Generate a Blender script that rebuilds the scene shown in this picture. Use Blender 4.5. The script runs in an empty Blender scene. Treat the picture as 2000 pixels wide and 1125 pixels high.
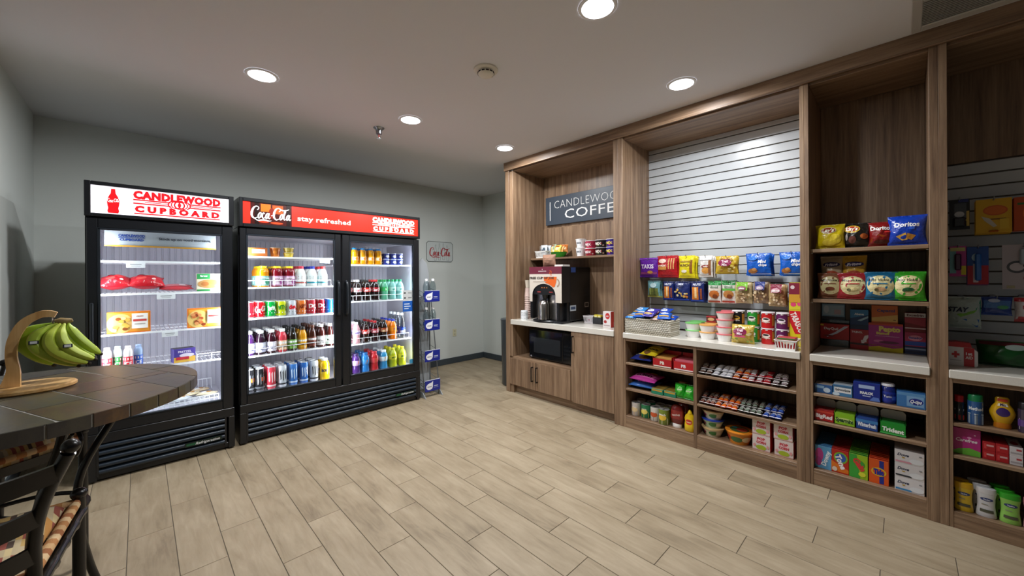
import bpy, math, random
from mathutils import Matrix, Vector

SC = bpy.context.scene
COL = SC.collection
PI = math.pi
rnd = random.Random(7)

# ------------------------------------------------------------------ camera
cam = bpy.data.cameras.new('camera')
cam.sensor_width = 36.0
cam.lens = 36.0 * 745.7 / 2000.0
cam.shift_y = -0.0115
cam.clip_start = 0.02
camo = bpy.data.objects.new('camera', cam)
COL.objects.link(camo)
TH = math.radians(45.73)
fw = Vector((math.cos(TH), math.sin(TH), 0)); rt = Vector((math.sin(TH), -math.cos(TH), 0)); up = Vector((0, 0, 1))
m = Matrix((rt, up, -fw)).transposed().to_4x4()
camo.matrix_world = Matrix.Translation((0, 0, 1.36)) @ m @ Matrix.Rotation(math.radians(-0.34), 4, 'Z')
SC.camera = camo

# ------------------------------------------------------------------ world, exposure
w = bpy.data.worlds.new('world'); SC.world = w; w.use_nodes = True
w.node_tree.nodes['Background'].inputs[0].default_value = (0.75, 0.8, 0.9, 1)
w.node_tree.nodes['Background'].inputs[1].default_value = 0.06
SC.view_settings.view_transform = 'Standard'
SC.view_settings.look = 'None'
SC.view_settings.exposure = 0.0
SC.view_settings.gamma = 1.0
SC.view_settings.use_curve_mapping = False
SC.cycles.max_bounces = 8
SC.cycles.transparent_max_bounces = 24
SC.cycles.caustics_reflective = False
SC.cycles.caustics_refractive = False

DOWNLIGHT_W = 26.0
COOLER_W = 5.2
SIGN_E = 0.92

# ------------------------------------------------------------------ colour and materials
def s2l(c):
    return c / 12.92 if c <= 0.04045 else ((c + 0.055) / 1.055) ** 2.4
_lc = {}
def lin(h):
    if h not in _lc:
        _lc[h] = tuple(s2l(int(h[i:i + 2], 16) / 255) for i in (0, 2, 4)) + (1.0,)
    return _lc[h]

def newmat(name):
    m = bpy.data.materials.new(name); m.use_nodes = True
    nt = m.node_tree
    return m, nt, nt.nodes['Principled BSDF']
def N(nt, t, **k):
    n = nt.nodes.new(t)
    for a, b in k.items():
        setattr(n, a, b)
    return n
def L(nt, a, b):
    nt.links.new(a, b)

MAT = {}
def attr_mat(name, rough=0.4, metal=0.0, coat=0.0, bump=0.0, bscale=60.0, spec=0.5):
    m, nt, b = newmat(name)
    a = N(nt, 'ShaderNodeAttribute', attribute_name='Col')
    L(nt, a.outputs['Color'], b.inputs['Base Color'])
    b.inputs['Roughness'].default_value = rough
    b.inputs['Metallic'].default_value = metal
    b.inputs['Coat Weight'].default_value = coat
    b.inputs['Specular IOR Level'].default_value = spec
    if bump:
        tc = N(nt, 'ShaderNodeTexCoord'); no = N(nt, 'ShaderNodeTexNoise'); bu = N(nt, 'ShaderNodeBump')
        no.inputs['Scale'].default_value = bscale
        L(nt, tc.outputs['Object'], no.inputs['Vector']); L(nt, no.outputs['Fac'], bu.inputs['Height'])
        bu.inputs['Strength'].default_value = bump; bu.inputs['Distance'].default_value = 0.01
        L(nt, bu.outputs['Normal'], b.inputs['Normal'])
    MAT[name] = m
attr_mat('matte', 0.65)
attr_mat('card', 0.42)
attr_mat('plastic', 0.3)
attr_mat('gloss', 0.13, coat=0.3)
attr_mat('foil', 0.27, bump=0.6, bscale=38)
attr_mat('metal', 0.25, metal=1.0)
attr_mat('satin_metal', 0.42, metal=0.85)
attr_mat('black_coat', 0.32)
attr_mat('cloth', 0.9, bump=0.3, bscale=400)
def sign_mat():
    m, nt, b = newmat('lit_sign')
    a = N(nt, 'ShaderNodeAttribute', attribute_name='Col')
    L(nt, a.outputs['Color'], b.inputs['Base Color']); L(nt, a.outputs['Color'], b.inputs['Emission Color'])
    b.inputs['Emission Strength'].default_value = SIGN_E
    b.inputs['Roughness'].default_value = 0.25
    MAT['lit_sign'] = m
sign_mat()
def emit_mat(name, col, e):
    m, nt, b = newmat(name)
    b.inputs['Base Color'].default_value = lin(col)
    b.inputs['Emission Color'].default_value = lin(col); b.inputs['Emission Strength'].default_value = e
    MAT[name] = m
emit_mat('lamp_glow', 'f4f6ff', 9.0)
emit_mat('led_glow', 'f2f2ff', 5.0)
def pane_mat(name, tint, base=0.04, rough=0.02):
    m, nt, b = newmat(name)
    nt.nodes.remove(b)
    tr = N(nt, 'ShaderNodeBsdfTransparent'); gl = N(nt, 'ShaderNodeBsdfGlossy'); lw = N(nt, 'ShaderNodeLayerWeight'); mx = N(nt, 'ShaderNodeMixShader')
    tr.inputs['Color'].default_value = lin(tint); gl.inputs['Roughness'].default_value = rough
    pw = N(nt, 'ShaderNodeMath', operation='POWER'); pw.inputs[1].default_value = 4.0
    ma = N(nt, 'ShaderNodeMath', operation='MULTIPLY_ADD'); ma.inputs[1].default_value = 0.7; ma.inputs[2].default_value = base
    lw.inputs['Blend'].default_value = 0.5
    L(nt, lw.outputs['Facing'], pw.inputs[0]); L(nt, pw.outputs[0], ma.inputs[0])
    L(nt, ma.outputs[0], mx.inputs[0]); L(nt, tr.outputs[0], mx.inputs[1]); L(nt, gl.outputs[0], mx.inputs[2])
    L(nt, mx.outputs[0], nt.nodes['Material Output'].inputs['Surface'])
    MAT[name] = m
pane_mat('door_glass', 'f4f8f8', .015)
pane_mat('clear_plastic', 'e2ebee', .09, 0.06)
pane_mat('acrylic', 'd6dde0', .06, 0.05)

def wood_mat(name, axis, dark, mid, light, rough=0.42, scale=1.0):
    m, nt, b = newmat(name)
    tc = N(nt, 'ShaderNodeTexCoord'); oi = N(nt, 'ShaderNodeObjectInfo')
    off = N(nt, 'ShaderNodeVectorMath', operation='MULTIPLY_ADD')
    comb = N(nt, 'ShaderNodeCombineXYZ')
    for i in range(3):
        L(nt, oi.outputs['Random'], comb.inputs[i])
    off.inputs[1].default_value = (7.3, 5.1, 9.7)
    L(nt, comb.outputs[0], off.inputs[0]); L(nt, tc.outputs['Object'], off.inputs[2])
    mp = N(nt, 'ShaderNodeMapping')
    sc = [16 * scale, 16 * scale, 16 * scale]; sc[axis] = 0.7 * scale
    mp.inputs['Scale'].default_value = sc
    L(nt, off.outputs[0], mp.inputs['Vector'])
    n1 = N(nt, 'ShaderNodeTexNoise'); n1.inputs['Scale'].default_value = 1.6; n1.inputs['Detail'].default_value = 6; n1.inputs['Roughness'].default_value = 0.62; n1.inputs['Distortion'].default_value = 0.35
    L(nt, mp.outputs[0], n1.inputs['Vector'])
    n2 = N(nt, 'ShaderNodeTexNoise'); n2.inputs['Scale'].default_value = 9.0; n2.inputs['Detail'].default_value = 3
    L(nt, mp.outputs[0], n2.inputs['Vector'])
    mixv = N(nt, 'ShaderNodeMath', operation='MULTIPLY_ADD'); mixv.inputs[1].default_value = 0.35
    L(nt, n2.outputs['Fac'], mixv.inputs[0]); L(nt, n1.outputs['Fac'], mixv.inputs[2])
    cr = N(nt, 'ShaderNodeValToRGB')
    e = cr.color_ramp.elements
    e[0].position = 0.42; e[0].color = lin(dark); e[1].position = 0.9; e[1].color = lin(light)
    k = e.new(0.64); k.color = lin(mid)
    L(nt, mixv.outputs[0], cr.inputs['Fac']); L(nt, cr.outputs['Color'], b.inputs['Base Color'])
    b.inputs['Roughness'].default_value = rough
    bu = N(nt, 'ShaderNodeBump'); bu.inputs['Strength'].default_value = 0.12; bu.inputs['Distance'].default_value = 0.002
    L(nt, mixv.outputs[0], bu.inputs['Height']); L(nt, bu.outputs['Normal'], b.inputs['Normal'])
    MAT[name] = m
WD, WM, WL = '5c4636', '80664f', 'a1866b'
wood_mat('wood_upright', 2, WD, WM, WL)
wood_mat('wood_level', 1, WD, WM, WL)
wood_mat('bamboo', 2, 'b98a52', 'd0a56b', 'e2bd86', 0.4, 0.8)
wood_mat('bamboo_flat', 1, 'b98a52', 'd0a56b', 'e2bd86', 0.4, 0.8)

def plank_mat():
    m, nt, b = newmat('plank_tile')
    tc = N(nt, 'ShaderNodeTexCoord'); oi = N(nt, 'ShaderNodeObjectInfo')
    comb = N(nt, 'ShaderNodeCombineXYZ')
    for i in range(3):
        L(nt, oi.outputs['Random'], comb.inputs[i])
    off = N(nt, 'ShaderNodeVectorMath', operation='MULTIPLY_ADD'); off.inputs[1].default_value = (31.0, 17.0, 3.0)
    L(nt, comb.outputs[0], off.inputs[0]); L(nt, tc.outputs['Object'], off.inputs[2])
    mp = N(nt, 'ShaderNodeMapping'); mp.inputs['Scale'].default_value = (22, 3.0, 3)
    L(nt, off.outputs[0], mp.inputs['Vector'])
    n1 = N(nt, 'ShaderNodeTexNoise'); n1.inputs['Scale'].default_value = 1.3; n1.inputs['Detail'].default_value = 7; n1.inputs['Roughness'].default_value = 0.65; n1.inputs['Distortion'].default_value = 0.8
    L(nt, mp.outputs[0], n1.inputs['Vector'])
    mp2 = N(nt, 'ShaderNodeMapping'); mp2.inputs['Scale'].default_value = (5, 2.0, 3)
    L(nt, off.outputs[0], mp2.inputs['Vector'])
    n2 = N(nt, 'ShaderNodeTexNoise'); n2.inputs['Scale'].default_value = 1.5; n2.inputs['Detail'].default_value = 4
    L(nt, mp2.outputs[0], n2.inputs['Vector'])
    ad = N(nt, 'ShaderNodeMath', operation='ADD'); L(nt, n1.outputs['Fac'], ad.inputs[0]); L(nt, n2.outputs['Fac'], ad.inputs[1])
    r2 = N(nt, 'ShaderNodeMath', operation='MULTIPLY_ADD'); r2.inputs[1].default_value = 0.16
    L(nt, oi.outputs['Random'], r2.inputs[0]); L(nt, ad.outputs[0], r2.inputs[2])
    mr = N(nt, 'ShaderNodeMapRange'); mr.inputs['From Min'].default_value = 0.62; mr.inputs['From Max'].default_value = 1.5
    L(nt, r2.outputs[0], mr.inputs['Value'])
    cr = N(nt, 'ShaderNodeValToRGB'); e = cr.color_ramp.elements
    e[0].position = 0.0; e[0].color = lin('73644f'); e[1].position = 1.0; e[1].color = lin('af9f86')
    k = e.new(0.4); k.color = lin('96866d')
    L(nt, mr.outputs[0], cr.inputs['Fac']); L(nt, cr.outputs['Color'], b.inputs['Base Color'])
    b.inputs['Roughness'].default_value = 0.5
    bu = N(nt, 'ShaderNodeBump'); bu.inputs['Strength'].default_value = 0.1; bu.inputs['Distance'].default_value = 0.002
    L(nt, n1.outputs['Fac'], bu.inputs['Height']); L(nt, bu.outputs['Normal'], b.inputs['Normal'])
    MAT['plank_tile'] = m
plank_mat()

def plain_mat(name, col, rough, bump=0.0, bscale=200, mott=0.0, spec=0.5, detail=3):
    m, nt, b = newmat(name)
    tc = N(nt, 'ShaderNodeTexCoord'); no = N(nt, 'ShaderNodeTexNoise'); no.inputs['Scale'].default_value = bscale; no.inputs['Detail'].default_value = detail
    L(nt, tc.outputs['Object'], no.inputs['Vector'])
    mx = N(nt, 'ShaderNodeMix', data_type='RGBA')
    c = lin(col)
    mx.inputs[6].default_value = tuple(x * (1 - mott) for x in c[:3]) + (1,)
    mx.inputs[7].default_value = tuple(min(1, x * (1 + mott)) for x in c[:3]) + (1,)
    L(nt, no.outputs['Fac'], mx.inputs[0]); L(nt, mx.outputs[2], b.inputs['Base Color'])
    b.inputs['Roughness'].default_value = rough; b.inputs['Specular IOR Level'].default_value = spec
    if bump:
        bu = N(nt, 'ShaderNodeBump'); bu.inputs['Strength'].default_value = bump; bu.inputs['Distance'].default_value = 0.002
        L(nt, no.outputs['Fac'], bu.inputs['Height']); L(nt, bu.outputs['Normal'], b.inputs['Normal'])
    MAT[name] = m
plain_mat('wall_paint', 'd3d8d4', 0.75, 0.15, 260, 0.03, 0.3)
plain_mat('ceiling_paint', 'dddde0', 0.85, 0.1, 300, 0.02, 0.2)
plain_mat('rubber_base', '3c444a', 0.5, 0, 100, 0.05)
plain_mat('grout', '6b6256', 0.9, 0.2, 400, 0.1)
plain_mat('slat_paint', 'c3c8cc', 0.3, 0.03, 150, 0.015)
plain_mat('quartz', 'd6d2c8', 0.16, 0, 240, 0.09)
plain_mat('cooler_liner', 'c6c5cf', 0.4, 0, 60, 0.02)
plain_mat('wicker', 'cfcabc', 0.75, 0.0, 300, 0.2)
plain_mat('iron', '0d0b0a', 0.27, 0.05, 120, 0.1)
plain_mat('table_grout', '8f8d86', 0.9, 0.2, 400, 0.1)
plain_mat('carafe_steel', 'b9b5b0', 0.22, 0, 60, 0.03)
MAT['carafe_steel'].node_tree.nodes['Principled BSDF'].inputs['Metallic'].default_value = 1.0

def slate_mat(name='slate'):
    m, nt, b = newmat(name)
    tc = N(nt, 'ShaderNodeTexCoord'); oi = N(nt, 'ShaderNodeObjectInfo')
    comb = N(nt, 'ShaderNodeCombineXYZ')
    for i in range(3):
        L(nt, oi.outputs['Random'], comb.inputs[i])
    off = N(nt, 'ShaderNodeVectorMath', operation='MULTIPLY_ADD'); off.inputs[1].default_value = (13, 29, 7)
    L(nt, comb.outputs[0], off.inputs[0]); L(nt, tc.outputs['Object'], off.inputs[2])
    n1 = N(nt, 'ShaderNodeTexNoise'); n1.inputs['Scale'].default_value = 6; n1.inputs['Detail'].default_value = 8; n1.inputs['Roughness'].default_value = 0.68; n1.inputs['Distortion'].default_value = 0.6
    L(nt, off.outputs[0], n1.inputs['Vector'])
    ad = N(nt, 'ShaderNodeMath', operation='MULTIPLY_ADD'); ad.inputs[1].default_value = 0.38
    L(nt, oi.outputs['Random'], ad.inputs[0]); L(nt, n1.outputs['Fac'], ad.inputs[2])
    cr = N(nt, 'ShaderNodeValToRGB'); e = cr.color_ramp.elements
    e[0].position = 0.3; e[0].color = lin('2c2a28'); e[1].position = 1.0; e[1].color = lin('664c30')
    for p, c in ((0.5, '413d39'), (0.64, '4a463c'), (0.76, '53492f'), (0.88, '4a3a31')):
        k = e.new(p); k.color = lin(c)
    L(nt, ad.outputs[0], cr.inputs['Fac']); L(nt, cr.outputs['Color'], b.inputs['Base Color'])
    b.inputs['Roughness'].default_value = 0.36
    bu = N(nt, 'ShaderNodeBump'); bu.inputs['Strength'].default_value = 0.35; bu.inputs['Distance'].default_value = 0.004
    L(nt, n1.outputs['Fac'], bu.inputs['Height']); L(nt, bu.outputs['Normal'], b.inputs['Normal'])
    MAT[name] = m
slate_mat()

def stripe_fabric():
    m, nt, b = newmat('stripe_fabric')
    tc = N(nt, 'ShaderNodeTexCoord'); mp = N(nt, 'ShaderNodeMapping'); mp.inputs['Scale'].default_value = (85, 26, 26)
    L(nt, tc.outputs['Object'], mp.inputs['Vector'])
    fl = N(nt, 'ShaderNodeVectorMath', operation='FLOOR'); L(nt, mp.outputs[0], fl.inputs[0])
    wn = N(nt, 'ShaderNodeTexWhiteNoise', noise_dimensions='3D'); L(nt, fl.outputs[0], wn.inputs['Vector'])
    cr = N(nt, 'ShaderNodeValToRGB'); cr.color_ramp.interpolation = 'CONSTANT'; e = cr.color_ramp.elements
    e[0].position = 0; e[0].color = lin('b8975a'); e[1].position = 0.88; e[1].color = lin('4c3a30')
    for p, c in ((0.2, 'b9a684'), (0.4, '8f4a3c'), (0.55, 'cdb888'), (0.7, '8c8471'), (0.8, 'c08a48')):
        k = e.new(p); k.color = lin(c)
    L(nt, wn.outputs['Value'], cr.inputs['Fac']); L(nt, cr.outputs['Color'], b.inputs['Base Color'])
    b.inputs['Roughness'].default_value = 0.9
    MAT['stripe_fabric'] = m
stripe_fabric()

def banana_mat():
    m, nt, b = newmat('banana_skin')
    tc = N(nt, 'ShaderNodeTexCoord'); no = N(nt, 'ShaderNodeTexNoise'); no.inputs['Scale'].default_value = 14; no.inputs['Detail'].default_value = 4
    L(nt, tc.outputs['Object'], no.inputs['Vector'])
    a = N(nt, 'ShaderNodeAttribute', attribute_name='Col'); mx = N(nt, 'ShaderNodeMix', data_type='RGBA', blend_type='MULTIPLY'); mx.inputs[0].default_value = 0.6
    cr = N(nt, 'ShaderNodeValToRGB'); cr.color_ramp.elements[0].position = 0.3; cr.color_ramp.elements[0].color = lin('b8c878'); cr.color_ramp.elements[1].position = 0.6; cr.color_ramp.elements[1].color = (1, 1, 1, 1)
    L(nt, no.outputs['Fac'], cr.inputs['Fac']); L(nt, a.outputs['Color'], mx.inputs[6]); L(nt, cr.outputs['Color'], mx.inputs[7])
    L(nt, mx.outputs[2], b.inputs['Base Color']); b.inputs['Roughness'].default_value = 0.42
    b.inputs['Subsurface Weight'].default_value = 0.0
    MAT['banana_skin'] = m
banana_mat()

# ------------------------------------------------------------------ text outlines
_tx = {}
def text2d(s, bold=0.0, spacing=1.0):
    """2-D triangles of a string, height of a capital = 1, centred on its own box."""
    key = (s, bold, spacing)
    if key in _tx:
        return _tx[key]
    cu = bpy.data.curves.new('lettering', 'FONT'); cu.body = s; cu.size = 1.0; cu.resolution_u = 2; cu.offset = bold; cu.space_character = spacing
    o = bpy.data.objects.new('lettering', cu)
    me = o.to_mesh()
    vs = [(v.co.x, v.co.y) for v in me.vertices]
    fs = [tuple(p.vertices) for p in me.polygons]
    o.to_mesh_clear()
    bpy.data.objects.remove(o); bpy.data.curves.remove(cu)
    if not vs:
        vs = [(0, 0)]; fs = []
    x0 = min(a for a, _ in vs); x1 = max(a for a, _ in vs); CAP = 0.69
    zc = 0.345
    vs = [((a - (x0 + x1) / 2) / CAP, (b - zc) / CAP) for a, b in vs]
    _tx[key] = (vs, fs, (x1 - x0) / CAP)
    return _tx[key]

# ------------------------------------------------------------------ mesh builder
class MB:
    def __init__(self):
        self.v = []; self.f = []; self.c = []
    def add(self, vs, fs, col):
        k = len(self.v); self.v += [tuple(p) for p in vs]
        for i, q in enumerate(fs):
            self.f.append(tuple(k + j for j in q))
            self.c.append(col if isinstance(col, str) else col[i])
        return self
    def box(self, x0, x1, y0, y1, z0, z1, col='ffffff', b=0.0):
        if b <= 0:
            vs = [(x, y, z) for z in (z0, z1) for y in (y0, y1) for x in (x0, x1)]
            return self.add(vs, [(0, 2, 3, 1), (4, 5, 7, 6), (0, 1, 5, 4), (2, 6, 7, 3), (0, 4, 6, 2), (1, 3, 7, 5)], col)
        b = min(b, (x1 - x0) * .45, (y1 - y0) * .45, (z1 - z0) * .45)
        lo = (x0, y0, z0); hi = (x1, y1, z1); vs = []; ix = {}
        for sx in (0, 1):
            for sy in (0, 1):
                for sz in (0, 1):
                    s = (sx, sy, sz)
                    for ax in range(3):
                        p = []
                        for q in range(3):
                            e = hi[q] if s[q] else lo[q]
                            p.append(e if q == ax else (e - b if s[q] else e + b))
                        ix[(s, ax)] = len(vs); vs.append(tuple(p))
        fs = []
        for ax in range(3):
            o = [q for q in range(3) if q != ax]
            for sd in (0, 1):
                r = []
                for a_, b_ in ((0, 0), (1, 0), (1, 1), (0, 1)):
                    s = [0, 0, 0]; s[ax] = sd; s[o[0]] = a_; s[o[1]] = b_
                    r.append(ix[(tuple(s), ax)])
                if (sd == 0) == (ax != 1):
                    r.reverse()
                fs.append(tuple(r))
        for ax in range(3):
            o = [q for q in range(3) if q != ax]
            for a_ in (0, 1):
                for b_ in (0, 1):
                    s0 = [0, 0, 0]; s0[o[0]] = a_; s0[o[1]] = b_; s1 = list(s0); s1[ax] = 1
                    r = [ix[(tuple(s0), o[0])], ix[(tuple(s1), o[0])], ix[(tuple(s1), o[1])], ix[(tuple(s0), o[1])]]
                    if (a_ == b_) == (ax == 1):
                        r.reverse()
                    fs.append(tuple(r))
        for s in [(i, j, k) for i in (0, 1) for j in (0, 1) for k in (0, 1)]:
            r = [ix[(s, 0)], ix[(s, 1)], ix[(s, 2)]]
            if sum(s) % 2 == 0:
                r.reverse()
            fs.append(tuple(r))
        return self.add(vs, fs, col)
    def lathe(self, prof, n=20, col='ffffff', cx=0, cy=0, caps=True, a0=0.0, a1=2 * PI, sx=1.0, sy=1.0):
        """prof: (r, z[, colour of the band above])"""
        full = abs(a1 - a0 - 2 * PI) < 1e-6; k = n if full else n + 1
        vs = []
        for p in prof:
            for i in range(k):
                a = a0 + (a1 - a0) * i / n
                vs.append((cx + p[0] * math.cos(a) * sx, cy + p[0] * math.sin(a) * sy, p[1]))
        fs = []; cs = []
        for j in range(len(prof) - 1):
            c = prof[j][2] if len(prof[j]) > 2 else col
            for i in range(n):
                i2 = (i + 1) % k
                fs.append((j * k + i, j * k + i2, (j + 1) * k + i2, (j + 1) * k + i)); cs.append(c)
        if caps and full:
            if prof[0][0] > 1e-5:
                fs.append(tuple(reversed(range(k)))); cs.append(prof[0][2] if len(prof[0]) > 2 else col)
            if prof[-1][0] > 1e-5:
                fs.append(tuple((len(prof) - 1) * k + i for i in range(k))); cs.append(prof[-1][2] if len(prof[-1]) > 2 else col)
        return self.add(vs, fs, cs)
    def tube(self, path, r, n=8, col='ffffff', closed=False):
        P = [Vector(p) for p in path]; m = len(P)
        rs = r if isinstance(r, (list, tuple)) else [r] * m
        vs = []; ref = None
        for i in range(m):
            a = P[i - 1] if (i or closed) else P[0]; b = P[(i + 1) % m] if (i < m - 1 or closed) else P[-1]
            t = (b - a).normalized()
            if ref is None:
                ref = Vector((0, 0, 1)) if abs(t.z) < .9 else Vector((1, 0, 0))
            s = t.cross(ref)
            if s.length < 1e-4:
                s = t.cross(Vector((0, 1, 0)))
            s.normalize(); q = s.cross(t).normalized(); ref = q
            for k in range(n):
                an = 2 * PI * k / n
                vs.append(P[i] + (s * math.cos(an) + q * math.sin(an)) * rs[i])
        fs = []
        for i in range(m if closed else m - 1):
            j = (i + 1) % m
            for k in range(n):
                k2 = (k + 1) % n
                fs.append((i * n + k, i * n + k2, j * n + k2, j * n + k))
        if not closed:
            fs.append(tuple(reversed(range(n)))); fs.append(tuple((m - 1) * n + k for k in range(n)))
        return self.add(vs, fs, col)
    def prism(self, pts, axis, a, b, col='ffffff'):
        """2-D outline (counter-clockwise) pushed from a to b along axis ('x','y','z')"""
        n = len(pts)
        def mk(p, t):
            return {'x': (t, p[0], p[1]), 'y': (p[0], t, p[1]), 'z': (p[0], p[1], t)}[axis]
        vs = [mk(p, a) for p in pts] + [mk(p, b) for p in pts]
        fs = [tuple(reversed(range(n))), tuple(range(n, 2 * n))] + [(i, (i + 1) % n, n + (i + 1) % n, n + i) for i in range(n)]
        if axis == 'y':
            fs = [tuple(reversed(q)) for q in fs]
        return self.add(vs, fs, col)
    def ball(self, c, r, col='ffffff', n=12, m=8, sz=1.0):
        prof = [(max(1e-6, r * math.sin(PI * j / m)), c[2] - sz * r * math.cos(PI * j / m)) for j in range(m + 1)]
        return self.lathe(prof, n, col, c[0], c[1], caps=False)
    def surf(self, Sf, nu, nv, col, off=0.0, flip=False, u0=-.5, u1=.5, v0=0., v1=1.):
        vs = [Sf(u0 + (u1 - u0) * i / nu, v0 + (v1 - v0) * j / nv, off) for j in range(nv + 1) for i in range(nu + 1)]
        fs = []; cs = []
        for j in range(nv):
            for i in range(nu):
                q = (j * (nu + 1) + i, j * (nu + 1) + i + 1, (j + 1) * (nu + 1) + i + 1, (j + 1) * (nu + 1) + i)
                fs.append(tuple(reversed(q)) if flip else q)
                cs.append(col if isinstance(col, str) else col(u0 + (u1 - u0) * (i + .5) / nu, v0 + (v1 - v0) * (j + .5) / nv))
        return self.add(vs, fs, cs)
    def prints(self, Sf, W, H, shapes, eps=0.0007, fine=1):
        """flat print: r rect, e ellipse, t text, p polygon; positions as fractions of the face"""
        lay = 1
        for s in shapes:
            o = eps * lay; lay += 1
            if s[0] == 'r':
                _, cx, cz, ww, hh, col = s
                self.surf(Sf, 6 if fine else 1, 5 if fine else 1, col, o, False, cx - ww / 2, cx + ww / 2, cz - hh / 2, cz + hh / 2)
            elif s[0] == 'e':
                _, cx, cz, ww, hh, col = s
                k = 18; R = 3 if fine else 1
                vs = [Sf(cx, cz, o)]
                for q in range(1, R + 1):
                    vs += [Sf(cx + ww / 2 * q / R * math.cos(2 * PI * i / k), cz + hh / 2 * q / R * math.sin(2 * PI * i / k), o) for i in range(k)]
                fs = [(0, 1 + i, 1 + (i + 1) % k) for i in range(k)]
                for q in range(1, R):
                    a = 1 + (q - 1) * k; b = 1 + q * k
                    fs += [(a + i, b + i, b + (i + 1) % k, a + (i + 1) % k) for i in range(k)]
                self.add(vs, fs, col)
            elif s[0] == 'p':
                self.add([Sf(a, b, o) for a, b in s[1]], [tuple(range(len(s[1])))], s[2])
            elif s[0] == 't':
                st, cx, cz, hh, col = s[1:6]
                k = s[6] if len(s) > 6 else {}
                vs, fs, wd = text2d(st, k.get('bold', 0.02), k.get('sp', 1.0))
                hm = hh * H; sx = hm
                mw = k.get('w', 0.92) * W
                if k.get('fit') or wd * sx > mw:
                    sx = mw / wd
                sh = k.get('shear', 0.0); ro = k.get('rot', 0.0); cr, sr = math.cos(ro), math.sin(ro)
                out = []
                for a, b in vs:
                    x = a * sx + sh * b * hm; z = b * hm
                    arc = k.get('arc', 0.0)
                    z += arc * (x / W) ** 2 * H
                    x, z = x * cr - z * sr, x * sr + z * cr
                    out.append(Sf(cx + x / W, cz + z / H, o))
                self.add(out, fs, col)
        return self
    def xf(self, M, start=0):
        for i in range(start, len(self.v)):
            self.v[i] = tuple(M @ Vector(self.v[i]))
        return self
    def mesh(self, name, mat, smooth=None):
        me = bpy.data.meshes.new(name)
        me.from_pydata(self.v, [], self.f)
        at = me.attributes.new('Col', 'FLOAT_COLOR', 'CORNER')
        buf = []
        for q, c in zip(self.f, self.c):
            buf += lin(c) * len(q)
        at.data.foreach_set('color', buf)
        me.materials.append(MAT[mat])
        if smooth is not None:
            me.shade_smooth()
            me.set_sharp_from_angle(angle=math.radians(smooth))
        me.update()
        return me

def put(name, mb, mat, parent=None, loc=None, rz=None, smooth=None):
    me = mb if isinstance(mb, bpy.types.Mesh) else mb.mesh(name, mat, smooth)
    o = bpy.data.objects.new(name, me); COL.objects.link(o)
    if parent is not None:
        o.parent = parent
    if loc is not None:
        o.location = loc
    if rz is not None:
        o.rotation_euler = (0, 0, rz)
    return o
def empty(name, loc=(0, 0, 0), rz=0.0):
    o = bpy.data.objects.new(name, None); COL.objects.link(o); o.empty_display_size = 0.05
    o.location = loc; o.rotation_euler = (0, 0, rz)
    return o
def tag(o, label, cat, group=None):
    o['label'] = label; o['category'] = cat
    if group:
        o['group'] = group
    return o
def struct(o):
    o['kind'] = 'structure'
    return o
def dup(root, loc, rot=None):
    r = root.copy(); COL.objects.link(r); r.location = loc
    if rot is not None:
        r.rotation_euler = rot
    for ch in root.children:
        c = ch.copy(); COL.objects.link(c); c.parent = r
        for g in ch.children:
            d = g.copy(); COL.objects.link(d); d.parent = c
    return r
def area(name, loc, rot, sx, sy, watts, parent=None, col=(1, 1, 1), shape='RECTANGLE', spread=PI):
    l = bpy.data.lights.new(name, 'AREA'); l.shape = shape; l.size = sx
    if shape in ('RECTANGLE', 'ELLIPSE'):
        l.size_y = sy
    l.energy = watts; l.color = col; l.spread = spread
    o = bpy.data.objects.new(name, l); COL.objects.link(o); o.location = loc; o.rotation_euler = rot
    if parent is not None:
        o.parent = parent
    return o

# ------------------------------------------------------------------ the room
CEIL = 2.70; YB = 4.945; XR = 4.14; XL = -0.616
fl = struct(put('floor', MB().box(-2.6, XR, -2.6, YB, -0.06, -0.003), 'grout'))
PW, PL = 0.1777, 0.744
pm = MB().box(-PW / 2 + .0014, PW / 2 - .0014, -PL / 2 + .0014, PL / 2 - .0014, -0.009, 0.0, 'ffffff', 0.0012).mesh('plank', 'plank_tile')
rest = MB()
for k in range(-17, 22):
    x0 = 0.304 + PW * k; x1 = x0 + PW
    if x1 < -2.6 or x0 > XR:
        continue
    y = 2.56 + 0.248 * k
    y -= math.floor((y + 2.6) / PL) * PL + PL
    while y < YB:
        a, b = max(y, -2.6), min(y + PL, YB)
        xa, xb = max(x0, -2.6), min(x1, XR)
        if b - a > 0.02 and xb - xa > 0.02:
            inview = xa > -1.0 and b > -0.2 and (xa + 0.0) < 3.2 and a < 4.9 or (xa > 2.9 and a > 3.2)
            whole = (b - a) > PL - .001 and (xb - xa) > PW - .001
            if inview:
                if whole:
                    put('plank', pm, None, fl, ((x0 + x1) / 2, y + PL / 2, 0))
                else:
                    put('plank', MB().box(-(xb - xa) / 2 + .0014, (xb - xa) / 2 - .0014, -(b - a) / 2 + .0014, (b - a) / 2 - .0014, -0.009, 0.0, 'ffffff', 0.0012), 'plank_tile', fl, ((xa + xb) / 2, (a + b) / 2, 0))
            else:
                rest.box(xa + .0014, xb - .0014, a + .0014, b - .0014, -0.009, 0.0)
        y += PL
o = put('plank_field', rest, 'plank_tile', fl); o['kind'] = 'stuff'
struct(put('ceiling', MB().box(-2.6, XR + .1, -2.6, YB + .1, CEIL, CEIL + .1), 'ceiling_paint'))
struct(put('wall_back', MB().box(XL - .1, XR + .1, YB, YB + .1, -.06, CEIL), 'wall_paint'))
struct(put('wall_right', MB().box(XR, XR + .1, -2.6, YB, -.06, CEIL), 'wall_paint'))
struct(put('wall_left', MB().box(XL - .1, XL, 3.2, YB, -.06, CEIL).box(-2.6, XL - .1, 3.2, 3.3, -.06, CEIL), 'wall_paint'))
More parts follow.
